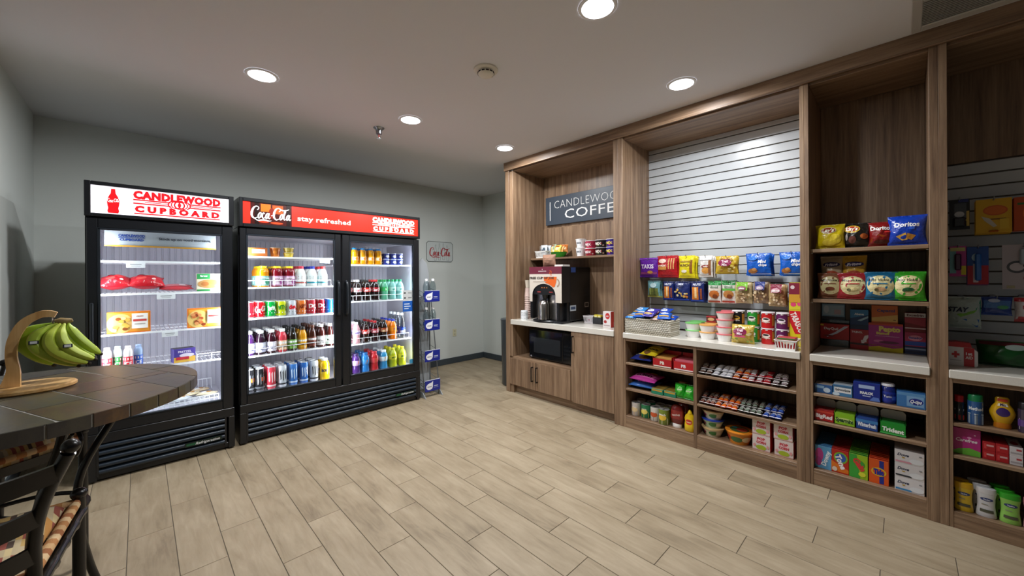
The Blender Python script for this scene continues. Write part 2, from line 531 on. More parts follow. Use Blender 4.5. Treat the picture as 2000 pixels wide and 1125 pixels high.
struct(put('wall_side', MB().box(-2.7, -2.6, -2.6, 3.3, -.06, CEIL), 'wall_paint'))
def baseboard(name, x0, x1, y0, y1):
    struct(put(name, MB().box(x0, x1, y0, y1, 0, .092, 'ffffff', .003), 'rubber_base'))
baseboard('baseboard_back', XL, XR, YB - .012, YB)
baseboard('baseboard_right', XR - .012, XR, 3.32, YB - .012)
baseboard('baseboard_left', XL, XL + .012, 3.2, YB - .012)

# ------------------------------------------------------------------ ceiling fittings
def downlight(x, y, label):
    r = empty('downlight', (x, y, CEIL))
    tag(r, label, 'ceiling light', 'recessed ceiling downlights')
    put('trim_ring', MB().lathe([(.079, -.001, ), (.079, -.007), (.092, -.006), (.096, -.001)], 32, 'e8e8e8', caps=False), 'plastic', r, smooth=40)
    put('diffuser', MB().lathe([(.0001, -.0055), (.079, -.0055), (.079, -.001)], 32, 'ffffff', caps=False), 'lamp_glow', r)
    area('downlight_lamp', (0, 0, -.012), (0, 0, 0), .15, .15, DOWNLIGHT_W, r, (.96, .98, 1.0), 'DISK', math.radians(176))
    return r
for x, y, t in ((.585, 2.96, 'round recessed downlight above the single-door cooler'), (1.66, 2.93, 'round recessed downlight near the chrome sprinkler head'),
                (2.735, 2.90, 'round recessed downlight by the coffee cabinet end of the fascia'), (2.72, 1.08, 'round recessed downlight in front of the slatwall bay'),
                (1.64, 1.06, 'round recessed downlight over the open floor beyond the smoke detector')):
    downlight(x, y, t)
r = empty('smoke_detector', (1.612, 1.885, CEIL)); tag(r, 'cream smoke detector with black vent slots on the ceiling', 'smoke detector')
put('base_plate', MB().lathe([(.078, 0), (.078, -.008), (.07, -.014), (.0001, -.014)], 32, 'd9d3c4', caps=False), 'plastic', r, smooth=40)
b = put('sensor_dome', MB().lathe([(.052, -.014), (.052, -.03), (.044, -.038), (.034, -.044), (.0001, -.046)], 32, 'e2ddcf', caps=False), 'plastic', r, smooth=40)
sm = MB()
for k in range(12):
    a = 2 * PI * k / 12; q = len(sm.v)
    sm.box(-.009, .009, .047, .054, -.030, -.022, '15120f'); sm.xf(Matrix.Rotation(a, 4, 'Z'), q)
put('vent_slot', sm, 'matte', b)
r = empty('sprinkler_head', (1.545, 3.289, CEIL)); tag(r, 'small chrome fire sprinkler head hanging from the ceiling', 'sprinkler')
put('escutcheon', MB().lathe([(.048, 0), (.046, -.005), (.032, -.014), (.027, -.03), (.026, -.055), (.018, -.06)], 24, '9a9ea4', caps=True), 'metal', r, smooth=40)
put('frame_arm', MB().tube([(.012, 0, -.06), (.015, 0, -.075), (.004, 0, -.092)], .0025, 6, 'c8ccd0').tube([(-.012, 0, -.06), (-.015, 0, -.075), (-.004, 0, -.092)], .0025, 6, 'c8ccd0'), 'metal', r, smooth=60)
put('deflector', MB().lathe([(.02, -.092), (.02, -.095)], 16, 'd8dce0'), 'metal', r)
put('glass_bulb', MB().tube([(0, 0, -.06), (0, 0, -.09)], .003, 6, 'b02020'), 'gloss', r)
r = empty('ceiling_vent', (2.91, -.36, CEIL)); tag(r, 'grey louvred air vent set in the ceiling by the fascia', 'air vent')
put('vent_frame', MB().box(-.20, .16, .287, .325, -.012, -.001, 'b9b6b0', .003).box(-.20, .16, -.325, -.287, -.012, -.001, 'b9b6b0', .003).box(-.20, -.16, -.287, .287, -.012, -.001, 'b9b6b0', .003).box(.11, .16, -.287, .287, -.012, -.001, 'b9b6b0', .003), 'plastic', r)
put('duct_backing', MB().box(-.16, .11, -.287, .287, -.0015, -.0005, '1c1b1a'), 'matte', r)
lv = MB().box(-.0052, .0052, -.287, .287, -.001, .001, 'aaa8a2').xf(Matrix.Rotation(math.radians(-6), 4, 'Y')).mesh('louver', 'plastic')
for k in range(15):
    put('louver', lv, None, r, (-.15 + k * .0182, 0, -.008))

# ------------------------------------------------------------------ script lettering drawn as pen strokes
def _cr(pts, n=6):
    out = []
    for i in range(len(pts) - 1):
        p0 = pts[max(i - 1, 0)]; p1 = pts[i]; p2 = pts[i + 1]; p3 = pts[min(i + 2, len(pts) - 1)]
        for k in range(n):
            t = k / n
            out.append(tuple(.5 * (2 * p1[j] + (p2[j] - p0[j]) * t + (2 * p0[j] - 5 * p1[j] + 4 * p2[j] - p3[j]) * t * t + (3 * p1[j] - p0[j] - 3 * p2[j] + p3[j]) * t ** 3) for j in range(len(p1))))
    out.append(tuple(pts[-1]))
    return out
def _ell(cx, cy, rx, ry, w0=.04, w1=.1):
    return [(cx + rx * math.cos(a) + .3 * ry * math.sin(a), cy + ry * math.sin(a), w0 + (w1 - w0) * abs(math.cos(a))) for a in [2 * PI * k / 12 + .6 for k in range(13)]]
def _bigc(x):
    return [(x + .50, .70, .05), (x + .60, .78, .06), (x + .62, .92, .05), (x + .46, 1.0, .06), (x + .24, .86, .11), (x + .10, .52, .15), (x + .10, .18, .13), (x + .28, .0, .08), (x + .52, .1, .04)]
def _a(x):
    return [_ell(x, .23, .09, .2), [(x + .17, .44, .07), (x + .10, .16, .09), (x + .16, .03, .06), (x + .26, .12, .03)]]
SCRIPT = [_bigc(0), [(.28, .0, .06), (.55, -.16, .07), (1.0, -.1, .1), (1.4, -.16, .07), (1.62, -.12, .03)],
          _ell(.70, .26, .1, .24), [(1.08, .40, .06), (1.0, .5, .06), (.91, .33, .09), (.91, .1, .09), (1.01, .03, .06), (1.13, .16, .03)],
          _ell(1.28, .26, .09, .23), [(1.46, .5, .07), (1.39, .18, .09), (1.45, .03, .06), (1.55, .14, .03)],
          [(1.60, .30, .05), (1.72, .33, .05)], _bigc(1.74), [(2.20, 1.0, .05), (2.57, .84, .09), (2.92, .9, .06), (3.10, .98, .03)],
          _ell(2.44, .26, .1, .24), [(2.62, .2, .04), (2.80, .75, .06), (2.78, .88, .05), (2.70, .7, .08), (2.64, .2, .1), (2.70, .04, .07), (2.80, .12, .03)],
          _ell(2.98, .26, .09, .23), [(3.16, .5, .07), (3.09, .18, .09), (3.15, .03, .06), (3.25, .14, .03)]]
def script_print(mb, Sf, cx, cz, ww, hh, col, o=.003, fat=1.0, rot=0.0):
    for st in SCRIPT:
        p = _cr(st, 4); n = len(p)
        vs = []
        for i in range(n):
            a = p[max(i - 1, 0)]; b = p[min(i + 1, n - 1)]
            dx, dy = b[0] - a[0], b[1] - a[1]; l = math.hypot(dx, dy) or 1
            nx, ny = -dy / l * p[i][2] * fat / 2, dx / l * p[i][2] * fat / 2
            for sg in (1, -1):
                X = (p[i][0] + sg * nx) / 3.25 - .5; Z = (p[i][1] + sg * ny) - .42
                vs.append(Sf(cx + X * ww - rot * Z * .0, cz + Z * hh + rot * X, o))
        mb.add(vs, [(2 * i, 2 * i + 1, 2 * i + 3, 2 * i + 2) for i in range(n - 1)], col)

def face(x0, x1, z0, z1, y):
    """print surface on a plane that looks towards -y"""
    return lambda u, v, o: (x0 + (u + .5) * (x1 - x0), y - o, z0 + v * (z1 - z0))
def ring2(cx, cz, ro, ri, k=28, a0=0., a1=2 * PI):
    return [(cx, cz, ro, ri, k, a0, a1)]
def cupboard_logo(mb, Sf, cx, cz, ww, hh, col, asp):
    """two words with a flame emblem between; asp = face width / height"""
    W = 1.0; H = 1.0
    sh = []
    def T(s, z, h, fw):
        vs, fs, wd = text2d(s, .075, 1.1)
        mb.add([Sf(cx + a / wd * fw * ww, cz + z * hh + b * h * hh, .0016) for a, b in vs], fs, col)
    T('CANDLEWOOD', .345, .30, 1.0)
    vs, fs, wd = text2d('CUPBOARD', .075, 1.6)
    mb.add([Sf(cx + a / wd * .97 * ww, cz - .27 * hh + b * .24 * hh, .0016) for a, b in vs], fs, col)
    def bar(xa, xb, z, t=.034):
        mb.add([Sf(cx + xa * ww, cz + (z - t / 2) * hh, .0014), Sf(cx + xb * ww, cz + (z - t / 2) * hh, .0014), Sf(cx + xb * ww, cz + (z + t / 2) * hh, .0014), Sf(cx + xa * ww, cz + (z + t / 2) * hh, .0014)], [(0, 1, 2, 3)], col)
    bar(-.5, -.10, .125, .055); bar(-.38, -.11, .05, .03); bar(-.5, -.10, -.03, .055)
    bar(.10, .5, .125, .055); bar(.11, .40, .05, .03); bar(.10, .5, -.03, .055)
    bar(-.49, .49, -.47, .05)
    def ring(x, ro, ri, zz=.065, a0=0, a1=2 * PI):
        k = 26; vs = []
        for i in range(k + 1):
            a = a0 + (a1 - a0) * i / k
            for r in (ro, ri):
                vs.append(Sf(cx + x * ww + r * math.cos(a) * hh / asp, cz + zz * hh + r * math.sin(a) * hh, .0018))
        mb.add(vs, [(2 * i, 2 * i + 1, 2 * i + 3, 2 * i + 2) for i in range(k)], col)
    ring(0, .20, .145, .05); ring(-.04, .18, .14, .05); ring(.04, .18, .14, .05); ring(-.075, .18, .135, .05, a0=PI * .55, a1=PI * 1.45); ring(.075, .18, .135, .05, a0=-PI * .45, a1=PI * .45)
    k = [(0, .13), (.05, .04), (.06, -.03), (.035, -.09), (0, -.11), (-.04, -.09), (-.065, -.03), (-.03, .03), (-.02, .08)]
    mb.add([Sf(cx + a * hh / asp, cz + (.065 + b) * hh, .002) for a, b in k], [tuple(range(len(k)))], col)

# ------------------------------------------------------------------ coolers
BLK, BLK2 = '14161a', '1d2228'
YC = 3.745
def wire_shelf(wd, dp):
    mb = MB()
    n = int(wd / .026)
    for k in range(n + 1):
        x = -wd / 2 + wd * k / n
        mb.box(x - .0022, x + .0022, .004, dp, -.006, -.002, 'f2f2f6')
    for y in (.002, dp * .5, dp):
        mb.box(-wd / 2, wd / 2, y - .003, y + .003, -.012, -.005, 'f2f2f6')
    mb.box(-wd / 2, wd / 2, -.004, .003, -.014, -.0005, 'f6f6fa')
    return mb
def glass_door(root, x0, x1, z0, z1, gx0, gx1, gz0, gz1, hx, hz):
    d = put('door', MB().box(x0, gx0, 0, .045, z0, z1, BLK, .004).box(gx1, x1, 0, .045, z0, z1, BLK, .004).box(gx0, gx1, 0, .045, gz1, z1, BLK, .004).box(gx0, gx1, 0, .045, z0, gz0, BLK, .004), 'black_coat', root)
    put('gasket', MB().box(gx0 - .002, gx0 + .012, -.003, .02, gz0, gz1, '3a4048', .002).box(gx1 - .012, gx1 + .002, -.003, .02, gz0, gz1, '3a4048', .002).box(gx0, gx1, -.003, .02, gz1 - .012, gz1 + .002, '3a4048', .002).box(gx0, gx1, -.003, .02, gz0 - .002, gz0 + .012, '3a4048', .002), 'satin_metal', d)
    put('glass_pane', MB().box(gx0 + .008, gx1 - .008, .018, .022, gz0 + .008, gz1 - .008), 'door_glass', d)
    if hx is not None:
        p = [(hx, -.002, hz - .16), (hx, -.03, hz - .13), (hx, -.036, hz), (hx, -.03, hz + .13), (hx, -.002, hz + .16)]
        put('handle', MB().tube(_cr(p, 4), .012, 8, BLK2), 'black_coat', d, smooth=60)
    return d
def grille(root, x0, x1, z0, z1, logo):
    g = put('grille', MB().box(x0, x1, .03, .05, z0, z1, '08090b').box(x0 - .012, x0, -.002, .05, z0 - .01, z1 + .01, BLK).box(x1, x1 + .012, -.002, .05, z0 - .01, z1 + .01, BLK), 'black_coat', root)
    n = 5; ph = (z1 - z0) / n
    lv = MB().prism([(.03, -.016), (.006, -.019), (-.004, -.012), (-.006, 0), (-.002, .008), (.03, .014)], 'x', x0, x1, '25303c').mesh('louver', 'black_coat')
    lv.shade_smooth(); lv.set_sharp_from_angle(angle=1.0)
    for k in range(n):
        put('louver', lv, None, g, (0, 0, z0 + ph * (k + .5)))
    bx = x1 - .24; lz = z0 + ph * 1.5
    pl = MB().box(bx, bx + .22, -.0085, -.005, lz - .016, lz + .014, '10241c')
    F = face(bx, bx + .22, lz - .016, lz + .014, -.009)
    pl.prints(F, .22, .03, [('r', -.28, .5, .36, .5, '1d5a3c'), ('t', logo, .12, .5, .6, 'd8dadc', {'shear': .35, 'w': .66, 'fit': 1})], .0005, 0)
    put('nameplate', pl, 'plastic', g)
def cooler_body(root, W, D, H0, H1, doors, shelves, back_ribs=True):
    t = .035
    b = MB()
    b.box(0, t, .05, D, .0, H1, BLK).box(W - t, W, .05, D, .0, H1, BLK).box(t, W - t, D - t, D, .0, H1, BLK)
    b.box(t, W - t, .05, D - t, H1 - .04, H1, BLK).box(t, W - t, .05, D - t, .33, .37, BLK)
    b.box(0, W, .0, .05, .255, .325, BLK, .004).box(0, .05, .0, .05, .012, .258, BLK, .003).box(W - .04, W, .0, .05, .012, .258, BLK, .003).box(0, W, .02, .05, .012, .05, BLK, .003)
    put('cabinet_body', b, 'black_coat', root)
    ln = MB()
    ln.box(t, t + .012, .052, D - t, .37, H1 - .04).box(W - t - .012, W - t, .052, D - t, .37, H1 - .04)
    ln.box(t + .012, W - t - .012, .052, D - t, .37, .382).box(t + .012, W - t - .012, .052, D - t, H1 - .052, H1 - .04)
    put('liner', ln, 'cooler_liner', root)
    bp = put('back_panel', MB().box(t + .012, W - t - .012, D - t - .012, D - t, .382, H1 - .052), 'cooler_liner', root)
    nr = int((W - .1) / .042)
    rib = MB().box(-.0165, .0165, D - t - .018, D - t - .0115, .39, H1 - .06, 'ffffff', .003).mesh('rib', 'cooler_liner')
    for k in range(nr):
        put('rib', rib, None, bp, (t + .03 + (W - 2 * t - .06) * (k + .5) / nr, 0, 0))

def header(root, W, z0, z1, px0, px1, pz0, pz1, draw, col):
    y = -.012
    h = put('sign_box', MB().box(0, W, .06, .3, z0, z1, BLK).box(0, px0, y, .06, z0, z1, BLK, .003).box(px1, W, y, .06, z0, z1, BLK, .003).box(px0, px1, y, .06, pz1, z1, BLK, .003).box(px0, px1, y, .06, z0, pz0, BLK, .003), 'black_coat', root)
    mb = MB().box(px0, px1, -.004, .02, pz0, pz1, col)
    draw(mb, face(px0, px1, pz0, pz1, -.0042), px1 - px0, pz1 - pz0)
    put('sign_panel', mb, 'lit_sign', h)
def led(root, x, z0, z1, d, y=.047):
    mb = MB().box(x - .006, x + .006, y, y + .006, z0, z1, 'ffffff')
    o = put('led_strip', mb, 'led_glow', root)
    area('led_lamp', (x + d * .012, y + .006, (z0 + z1) / 2), (PI / 2, 0, -d * math.radians(56)), .02, z1 - z0, COOLER_W, root, (.93, .93, 1.0))
def shelf_at(root, x0, x1, z, dp=.52, y=.085, tags=()):
    s = put('shelf', wire_shelf(x1 - x0, dp), 'plastic', root, ((x0 + x1) / 2, y + .012, z))
    for tx, tw, txt in tags:
        mb = MB().box(tx - tw / 2, tx + tw / 2, -.0085, -.0065, -.05, -.014, 'f4f4f8')
        mb.prints(face(tx - tw / 2, tx + tw / 2, -.05, -.014, -.0086), tw, .036, [('r', 0, .66, .6, .12, '8c8c94'), ('r', 0, .34, .5, .08, 'a8a8b0')], .0004, 0)
        put('price_tag', mb, 'card', s)
    return s

# single-door cooler
c1 = empty('display_cooler', (-.26, YC, 0)); tag(c1, 'single-door black glass freezer with lit white sign', 'freezer')
cooler_body(c1, .80, .74, 0, 1.775, 1, ())
def sign1(mb, F, W, H):
    bt = [(-.045, 0), (.045, 0), (.052, .08), (.045, .2), (.052, .32), (.056, .5), (.042, .66), (.022, .8), (.018, .98), (-.018, .98), (-.022, .8), (-.042, .66), (-.056, .5), (-.052, .32), (-.045, .2), (-.052, .08)]
    mb.add([F(-.36 + a * .72, .04 + b * .9, .0012) for a, b in bt], [tuple(range(len(bt)))], 'd8151c')
    script_print(mb, F, -.36, .50, .075, .12, 'ffffff', .002, 1.1)
    cupboard_logo(mb, F, .10, .50, .66, .86, 'd2161e', W / H)
header(c1, .80, 1.775, 2.008, .03, .768, 1.797, 1.983, sign1, 'efedf6')
d = glass_door(c1, .008, .792, .325, 1.765, .06, .725, .395, 1.70, None, 0)
put('handle', MB().box(.022, .040, -.018, .001, .86, 1.20, BLK2, .005), 'black_coat', d)
grille(c1, .06, .735, .05, .258, 'Refrigeration')
for z, tg in ((1.487, ((-.16, .098, 'BREAKFAST'),)), (1.255, ((.0, .103, 'FROZEN'),)), (.974, ((.02, .09, 'ENTREE'),)), (.716, ())):
    shelf_at(c1, .055, .745, z, .52, .085, tg)
def toppanel():
    mb = MB().box(.085, .70, .12, .126, 1.595, 1.70, 'b2bac0').box(.085, .70, .116, .122, 1.586, 1.597, 'd9a03a')
    F = face(.085, .70, 1.595, 1.70, .1195)
    mb.prints(F, .615, .115, [('t', 'CANDLEWOOD', -.28, .68, .16, '2a4a9a', {'w': .22, 'fit': 1, 'bold': .05}), ('t', 'CUPBOARD', -.28, .40, .14, '2a4a9a', {'w': .2, 'fit': 1, 'bold': .05}), ('r', -.28, .54, .22, .04, '2a4a9a'),
                              ('t', 'Stock up on good mornings.', .2, .55, .17, '3a3f48', {'w': .5, 'bold': .03})], .0006, 0)
    put('header_strip', mb, 'card', c1)
toppanel()
led(c1, .058, .42, 1.66, 1); led(c1, .742, .42, 1.66, -1)
def floor_basket():
    mb = MB()
    for k in range(22):
        x = -.31 + .62 * k / 21
        mb.tube([(x, 0, .05), (x, .004, .004), (x, .45, .004), (x, .456, .09)], .0022, 4, 'eceef2')
    for y, z in ((0, .05), (.456, .09), (.15, .004), (.3, .004), (0, .025)):
        mb.box(-.312, .312, y - .003, y + .003, z - .003, z + .003, 'eceef2')
    return put('freezer_basket', mb, 'plastic', None, (.14, YC + .1, .384))
tag(floor_basket(), 'white wire basket on the floor of the single-door freezer', 'basket')

# double-door cooler
c2 = empty('display_cooler', (.575, YC, 0)); tag(c2, 'double-door black glass drinks cooler with lit red sign', 'drinks cooler')
cooler_body(c2, 1.647, .74, 0, 1.775, 2, ())
put('mullion', MB().box(.785, .835, .05, .075, .37, 1.735, 'c8c8d0', .003), 'plastic', c2)
def sign2(mb, F, W, H):
    mb.prints(F, W, H, [('r', -.5 + .127, .5, .19, 1.0, '3a0d0a'), ('r', -.5 + .10, .78, .045, .36, 'd8641a'), ('r', -.5 + .155, .74, .05, .40, 'c84a18'), ('r', -.5 + .06, .5, .02, 1, '1c0806'), ('r', -.5 + .205, .5, .018, 1, '1c0806'),
                        ('e', -.5 + .09, .14, .05, .12, 'b03018'), ('e', -.5 + .15, .10, .06, .10, 'c8401c'), ('e', -.5 + .128, .55, .03, .5, '7a1f10')], .0003, 0)
    script_print(mb, F, -.5 + .125, .50, .185, .56, 'fbfbfb', .0035, 1.15)
    mb.prints(F, W, H, [('t', 'stay refreshed', -.105, .44, .24, 'f4e6dc', {'w': .29, 'fit': 1, 'bold': .015})], .001, 0)
    cupboard_logo(mb, F, .325, .49, .295, .80, 'fdf2ec', W / H)
header(c2, 1.647, 1.778, 2.015, .026, 1.625, 1.806, 1.985, sign2, 'e02a1c')
dl = glass_door(c2, .006, .800, .325, 1.768, .048, .745, .40, 1.718, .770, 1.16)
dr = glass_door(c2, .812, 1.641, .325, 1.768, .880, 1.573, .40, 1.712, .846, 1.16)
grille(c2, .055, 1.590, .05, .258, 'Refrigeration')
SL = (1.544, 1.28, 1.018, .700); SR = (1.49, 1.118, .688)
for z, tg in zip(SL, (((.27, .09, 'YOGURT'),), (), (), ())):
    shelf_at(c2, .05, .775, z, .52, .085, tg)
for z in SR:
    shelf_at(c2, .84, 1.59, z)
led(c2, .060, .42, 1.66, 1); led(c2, .775, .42, 1.66, -1); led(c2, .845, .42, 1.66, 1); led(c2, 1.587, .42, 1.66, -1)
def door_stickers():
    mb = MB().box(1.448, 1.565, .012, .0175, 1.10, 1.215, 'c4c8c8')
    mb.prints(face(1.448, 1.565, 1.10, 1.215, .012), .117, .115, [('e', -.3, .75, .22, .14, '303438'), ('e', -.3, .28, .22, .14, '303438'), ('r', .2, .75, .35, .06, '7a8084'), ('r', .2, .3, .35, .06, '7a8084')], .0005, 0)
    put('notice_sticker', mb, 'card', dr)
    mb = MB().box(1.448, 1.565, .012, .0175, .985, 1.098, '1a5bb4')
    mb.prints(face(1.448, 1.565, .985, 1.098, .012), .117, .113, [('r', -.1, .72, .55, .09, 'e4ecf4'), ('r', -.05, .5, .65, .08, 'e4ecf4'), ('r', -.15, .28, .45, .08, 'c4d4e4')], .0005, 0)
    put('price_sticker', mb, 'card', dr)
    mb = MB().box(1.525, 1.565, .012, .0175, .415, .46, '3d8fb8')
    put('small_sticker', mb, 'card', dr)
door_stickers()

# ------------------------------------------------------------------ product builders (front looks towards local -y, origin at the base)
def cyl(prof):
    """print surface round a lathe profile; u covers the half turn that faces the front"""
    zs = [p[1] for p in prof]
    def S(u, v, o):
        z = zs[0] + v * (zs[-1] - zs[0]); r = prof[-1][0]
        for a, b in zip(prof, prof[1:]):
            if a[1] <= z <= b[1] and b[1] > a[1]:
                t = (z - a[1]) / (b[1] - a[1]); r = a[0] + (b[0] - a[0]) * t; break
        an = u * PI
        return ((r + o) * math.sin(an), -(r + o) * math.cos(an), z)
    return S
BOT = {  # normalised outlines (radius, height)
    'soda': [(.80, 0), (.95, .015), (1, .06), (.97, .14), (.90, .24), (.97, .34), (1, .42), (1, .62), (.94, .70), (.74, .80), (.46, .885), (.40, .90), (.40, .925)],
    'juice': [(.86, 0), (.98, .02), (1, .06), (1, .55), (.96, .60), (1, .66), (.98, .76), (.80, .86), (.58, .91), (.56, .93)],
    'milk': [(.88, 0), (1, .02), (1, .48), (.96, .58), (.72, .78), (.50, .87), (.48, .90)],
    'tea': [(.86, 0), (.98, .02), (1, .06), (1, .62), (.93, .70), (.66, .82), (.50, .88), (.50, .91)],
    'sport': [(.84, 0), (.98, .03), (1, .1), (.9, .3), (.88, .38), (.97, .48), (1, .62), (.93, .75), (.66, .87), (.54, .9), (.54, .92)],
    'water': [(.84, 0), (.96, .015), (1, .05), (1, .58), (.96, .66), (.74, .80), (.42, .89), (.40, .92)],
}
def bottle(name, kind, r, h, body, cap, lab, lz=(.3, .62), prints=(), mat='gloss', fill=1.0, caph=None):
    sh = BOT[kind]; prof = [(a * r, b * h) for a, b in sh]
    o = put(name, MB().lathe(prof, 18, body), mat, smooth=50)
    top = prof[-1]; rc = top[0] * 1.18
    cp = MB().lathe([(rc, top[1] - .006), (rc, h - .003), (rc - .002, h)], 16, cap)
    put('cap', cp, 'plastic', o, smooth=40)
    if lab:
        z0, z1 = lz[0] * h, lz[1] * h
        def rad(z):
            for a, b in zip(prof, prof[1:]):
                if a[1] <= z <= b[1] and b[1] > a[1]:
                    return a[0] + (b[0] - a[0]) * (z - a[1]) / (b[1] - a[1])
            return r
        zz = sorted({z0, z1} | {p[1] for p in prof if z0 < p[1] < z1})
        lp = [(rad(z) + .0007, z) for z in zz]
        mb = MB().lathe(lp, 24, lab, caps=False)
        mb.prints(cyl(lp), r * PI, z1 - z0, prints, .0006)
        put('label', mb, 'card', o, smooth=50)
    return o
def can(name, r, h, body, prints=(), top='c2c4c8'):
    prof = [(r * .78, 0, top), (r * .94, .006, body), (r, .014, body), (r, h - .016, body), (r * .86, h - .004, top), (r * .86, h, top), (r * .8, h - .002, top), (r * .78, h - .006, top), (.0001, h - .006, top)]
    mb = MB().lathe(prof, 22, body, caps=False)
    lp = [(r, .014), (r, h - .016)]
    mb.prints(cyl(lp), r * PI, h - .03, prints, .0006)
    o = put(name, mb, 'gloss', smooth=40)
    put('pull_tab', MB().lathe([(.0001, h - .0035), (.009, h - .0035), (.009, h - .002), (.0001, h - .002)], 10, 'd4d6da', 0, -.006, caps=False, sx=.7), 'metal', o)
    return o
def carton(name, w, d, h, col, prints=(), side=None, top=None, mat='card', b=.0012, topprints=()):
    mb = MB().box(-w / 2, w / 2, -d / 2, d / 2, 0, h, col, b)
    if side:
        mb.box(w / 2 - .0005, w / 2 + .0003, -d / 2 + .002, d / 2 - .002, .002, h - .002, side).box(-w / 2 - .0003, -w / 2 + .0005, -d / 2 + .002, d / 2 - .002, .002, h - .002, side)
    if top:
        mb.box(-w / 2 + .002, w / 2 - .002, -d / 2 + .002, d / 2 - .002, h - .0005, h + .0004, top)
    mb.prints(face(-w / 2 + .001, w / 2 - .001, .001, h - .001, -d / 2), w, h, prints, .0005, 0)
    if topprints:
        mb.prints(lambda u, v, o: (u * w, -d / 2 + v * d, h + .0004 + o), w, d, topprints, .0005, 0)
    return put(name, mb, mat)
def bag_surface(w, h, t, seed=0, pinch=.07):
    q = random.Random(seed); f1, f2, p1, p2 = q.uniform(7, 11), q.uniform(6, 12), q.uniform(0, 6), q.uniform(0, 6)
    def S(u, v, o, sg=-1):
        uu = min(.5, abs(u)); vv = min(1, max(0, v))
        e = max(0, 1 - (2 * uu) ** 2) ** .5
        s = math.sin(PI * min(1, max(0, (vv - .04) / .92))) ** .55
        b = e * s
        cr = .05 * math.sin(f1 * u + p1 + 5 * v) * math.sin(f2 * v + p2) + .035 * math.sin(19 * u - 13 * v + p2)
        wv = w * (1 - pinch * math.sin(PI * vv))
        return (u * wv + .01 * w * math.sin(6 * v + p1), sg * (t / 2 * b * (1 + cr) + .0006) + sg * o, v * h)
    return S
_seed = [0]
def bag(name, w, h, t, col, prints=(), back=None, band=None, mat='foil', pinch=.07, window=None):
    _seed[0] += 1
    S = bag_surface(w, h, t, _seed[0], pinch)
    cf = col if not band else (lambda u, v: band(u, v) or col)
    mb = MB().surf(S, 26, 26, cf).surf(lambda u, v, o: S(u, v, o, 1), 10, 10, back or col, 0, True)
    mb.prints(S, w, h, prints, .0013)
    return put(name, mb, mat, smooth=60)
def tub(name, rt_, rb, h, body, lid, prints=(), lidh=.006, n=24, clear=False, foot=True, sx=1.0, lidprints=()):
    mb = MB().lathe([(rb, 0), (rb, .004), (rt_, h - lidh)], n, body, sx=sx)
    if not clear:
        mb.prints(lambda u, v, o: tuple(a * (sx if i == 0 else 1) for i, a in enumerate(cyl([(rb, .004), (rt_, h - lidh)])(u, v, o))), rt_ * PI, h, prints, .0006)
    o = put(name, mb, 'clear_plastic' if clear else 'plastic', smooth=40)
    l = MB().lathe([(rt_ * 1.04, h - lidh), (rt_ * 1.04, h - .001), (rt_ * .97, h), (.0001, h)], n, lid, caps=False, sx=sx)
    if lidprints:
        l.prints(lambda u, v, o_: (u * 2 * rt_, (v - .5) * 2 * rt_, h + o_), 2 * rt_, 2 * rt_, lidprints, .0006, 0)
    put('lid', l, 'plastic', o, smooth=40)
    return o
def place(o, x, y, z, rz=0.0, rx=0.0, label=None, cat=None, group=None):
    o.location = (x, y, z); o.rotation_euler = (rx, 0, rz)
    if label:
        tag(o, label, cat, group)
    return o
def file_back(o, n, step, jig=.002, axis='y'):
    """the same product again behind the first one"""
    x, y, z = o.location
    for k in range(1, n):
        j = rnd.uniform(-jig, jig)
        dup(o, (x + j, y + step * k, z) if axis == 'y' else (x + step * k, y + j, z))

# ------------------------------------------------------------------ freezer contents
Y0 = YC + .095
def red_bag(x, w, lab):
    o = bag('frozen_bag', w, .17, .10, 'b81a26', [('e', -.15, .35, .3, .2, 'd84a44'), ('e', .15, .55, .35, .3, 'd23a3c'), ('e', -.1, .75, .3, .2, 'cc3038'), ('e', .2, .25, .12, .1, 'e8b8b4')], 'a81c28')  # mottled reds; the small pale ellipse is a glint painted into the print
    o.rotation_euler = (math.radians(-70), 0, 0); o.location = (x, Y0 + .01, 1.255 + .048)
    tag(o, lab, 'food bag')
red_bag(-.125, .17, 'plump red bag of frozen food lying by the freezer side wall')
red_bag(.035, .20, 'plump red bag of frozen food lying between another bag and flat frozen pack')
o = bag('frozen_pack', .20, .15, .045, 'b03038', [('r', 0, .5, .7, .5, 'c8747c'), ('r', .2, .5, .2, .4, 'e0c0c4')])
place(o, .20, Y0 + .012, 1.255 + .022, 0, math.radians(-80), 'thin dull red frozen pack lying flat on the freezer shelf', 'food pack')
place(carton('frozen_meal_box', .165, .05, .14, 'd8cdb4', [('r', -.25, .85, .5, .3, '2f8a4a'), ('t', 'farms', -.24, .88, .10, 'f4f4f4'), ('e', 0, .42, .95, .5, 'b98a54'), ('e', -.2, .42, .3, .25, 'a86a38'), ('e', .15, .5, .35, .25, 'c88a4a'), ('e', .3, .3, .3, .2, 'd2a060'), ('r', -.25, .06, .5, .1, '2f8a4a'), ('r', .28, .87, .4, .22, 'e8e0d0')]), .40, Y0 + .03, 1.255, 0, 0, 'green and tan breakfast sandwich box standing in the freezer', 'food box')
def entree(x, w, lab, food, dots):
    pr = [('r', 0, .5, .95, .9, 'f0a038'), ('e', -.2, .45, .62, .92, 'e8c070')]
    q = random.Random(int(x * 100))
    for k in range(12):
        pr.append(('e', -.2 + q.uniform(-.2, .2), .45 + q.uniform(-.3, .3), .13, .16, q.choice(dots)))
    pr += [('r', .25, .55, .38, .72, 'f6f0ea'), ('t', 'classic', .25, .78, .07, 'c06848'), ('r', .25, .58, .32, .1, 'c8403c'), ('r', .25, .4, .26, .04, 'b0a498')]
    place(carton('frozen_entree_box', w, .045, .15, 'e2761e', pr), x, Y0 + .03, .974, 0, 0, lab, 'food box')
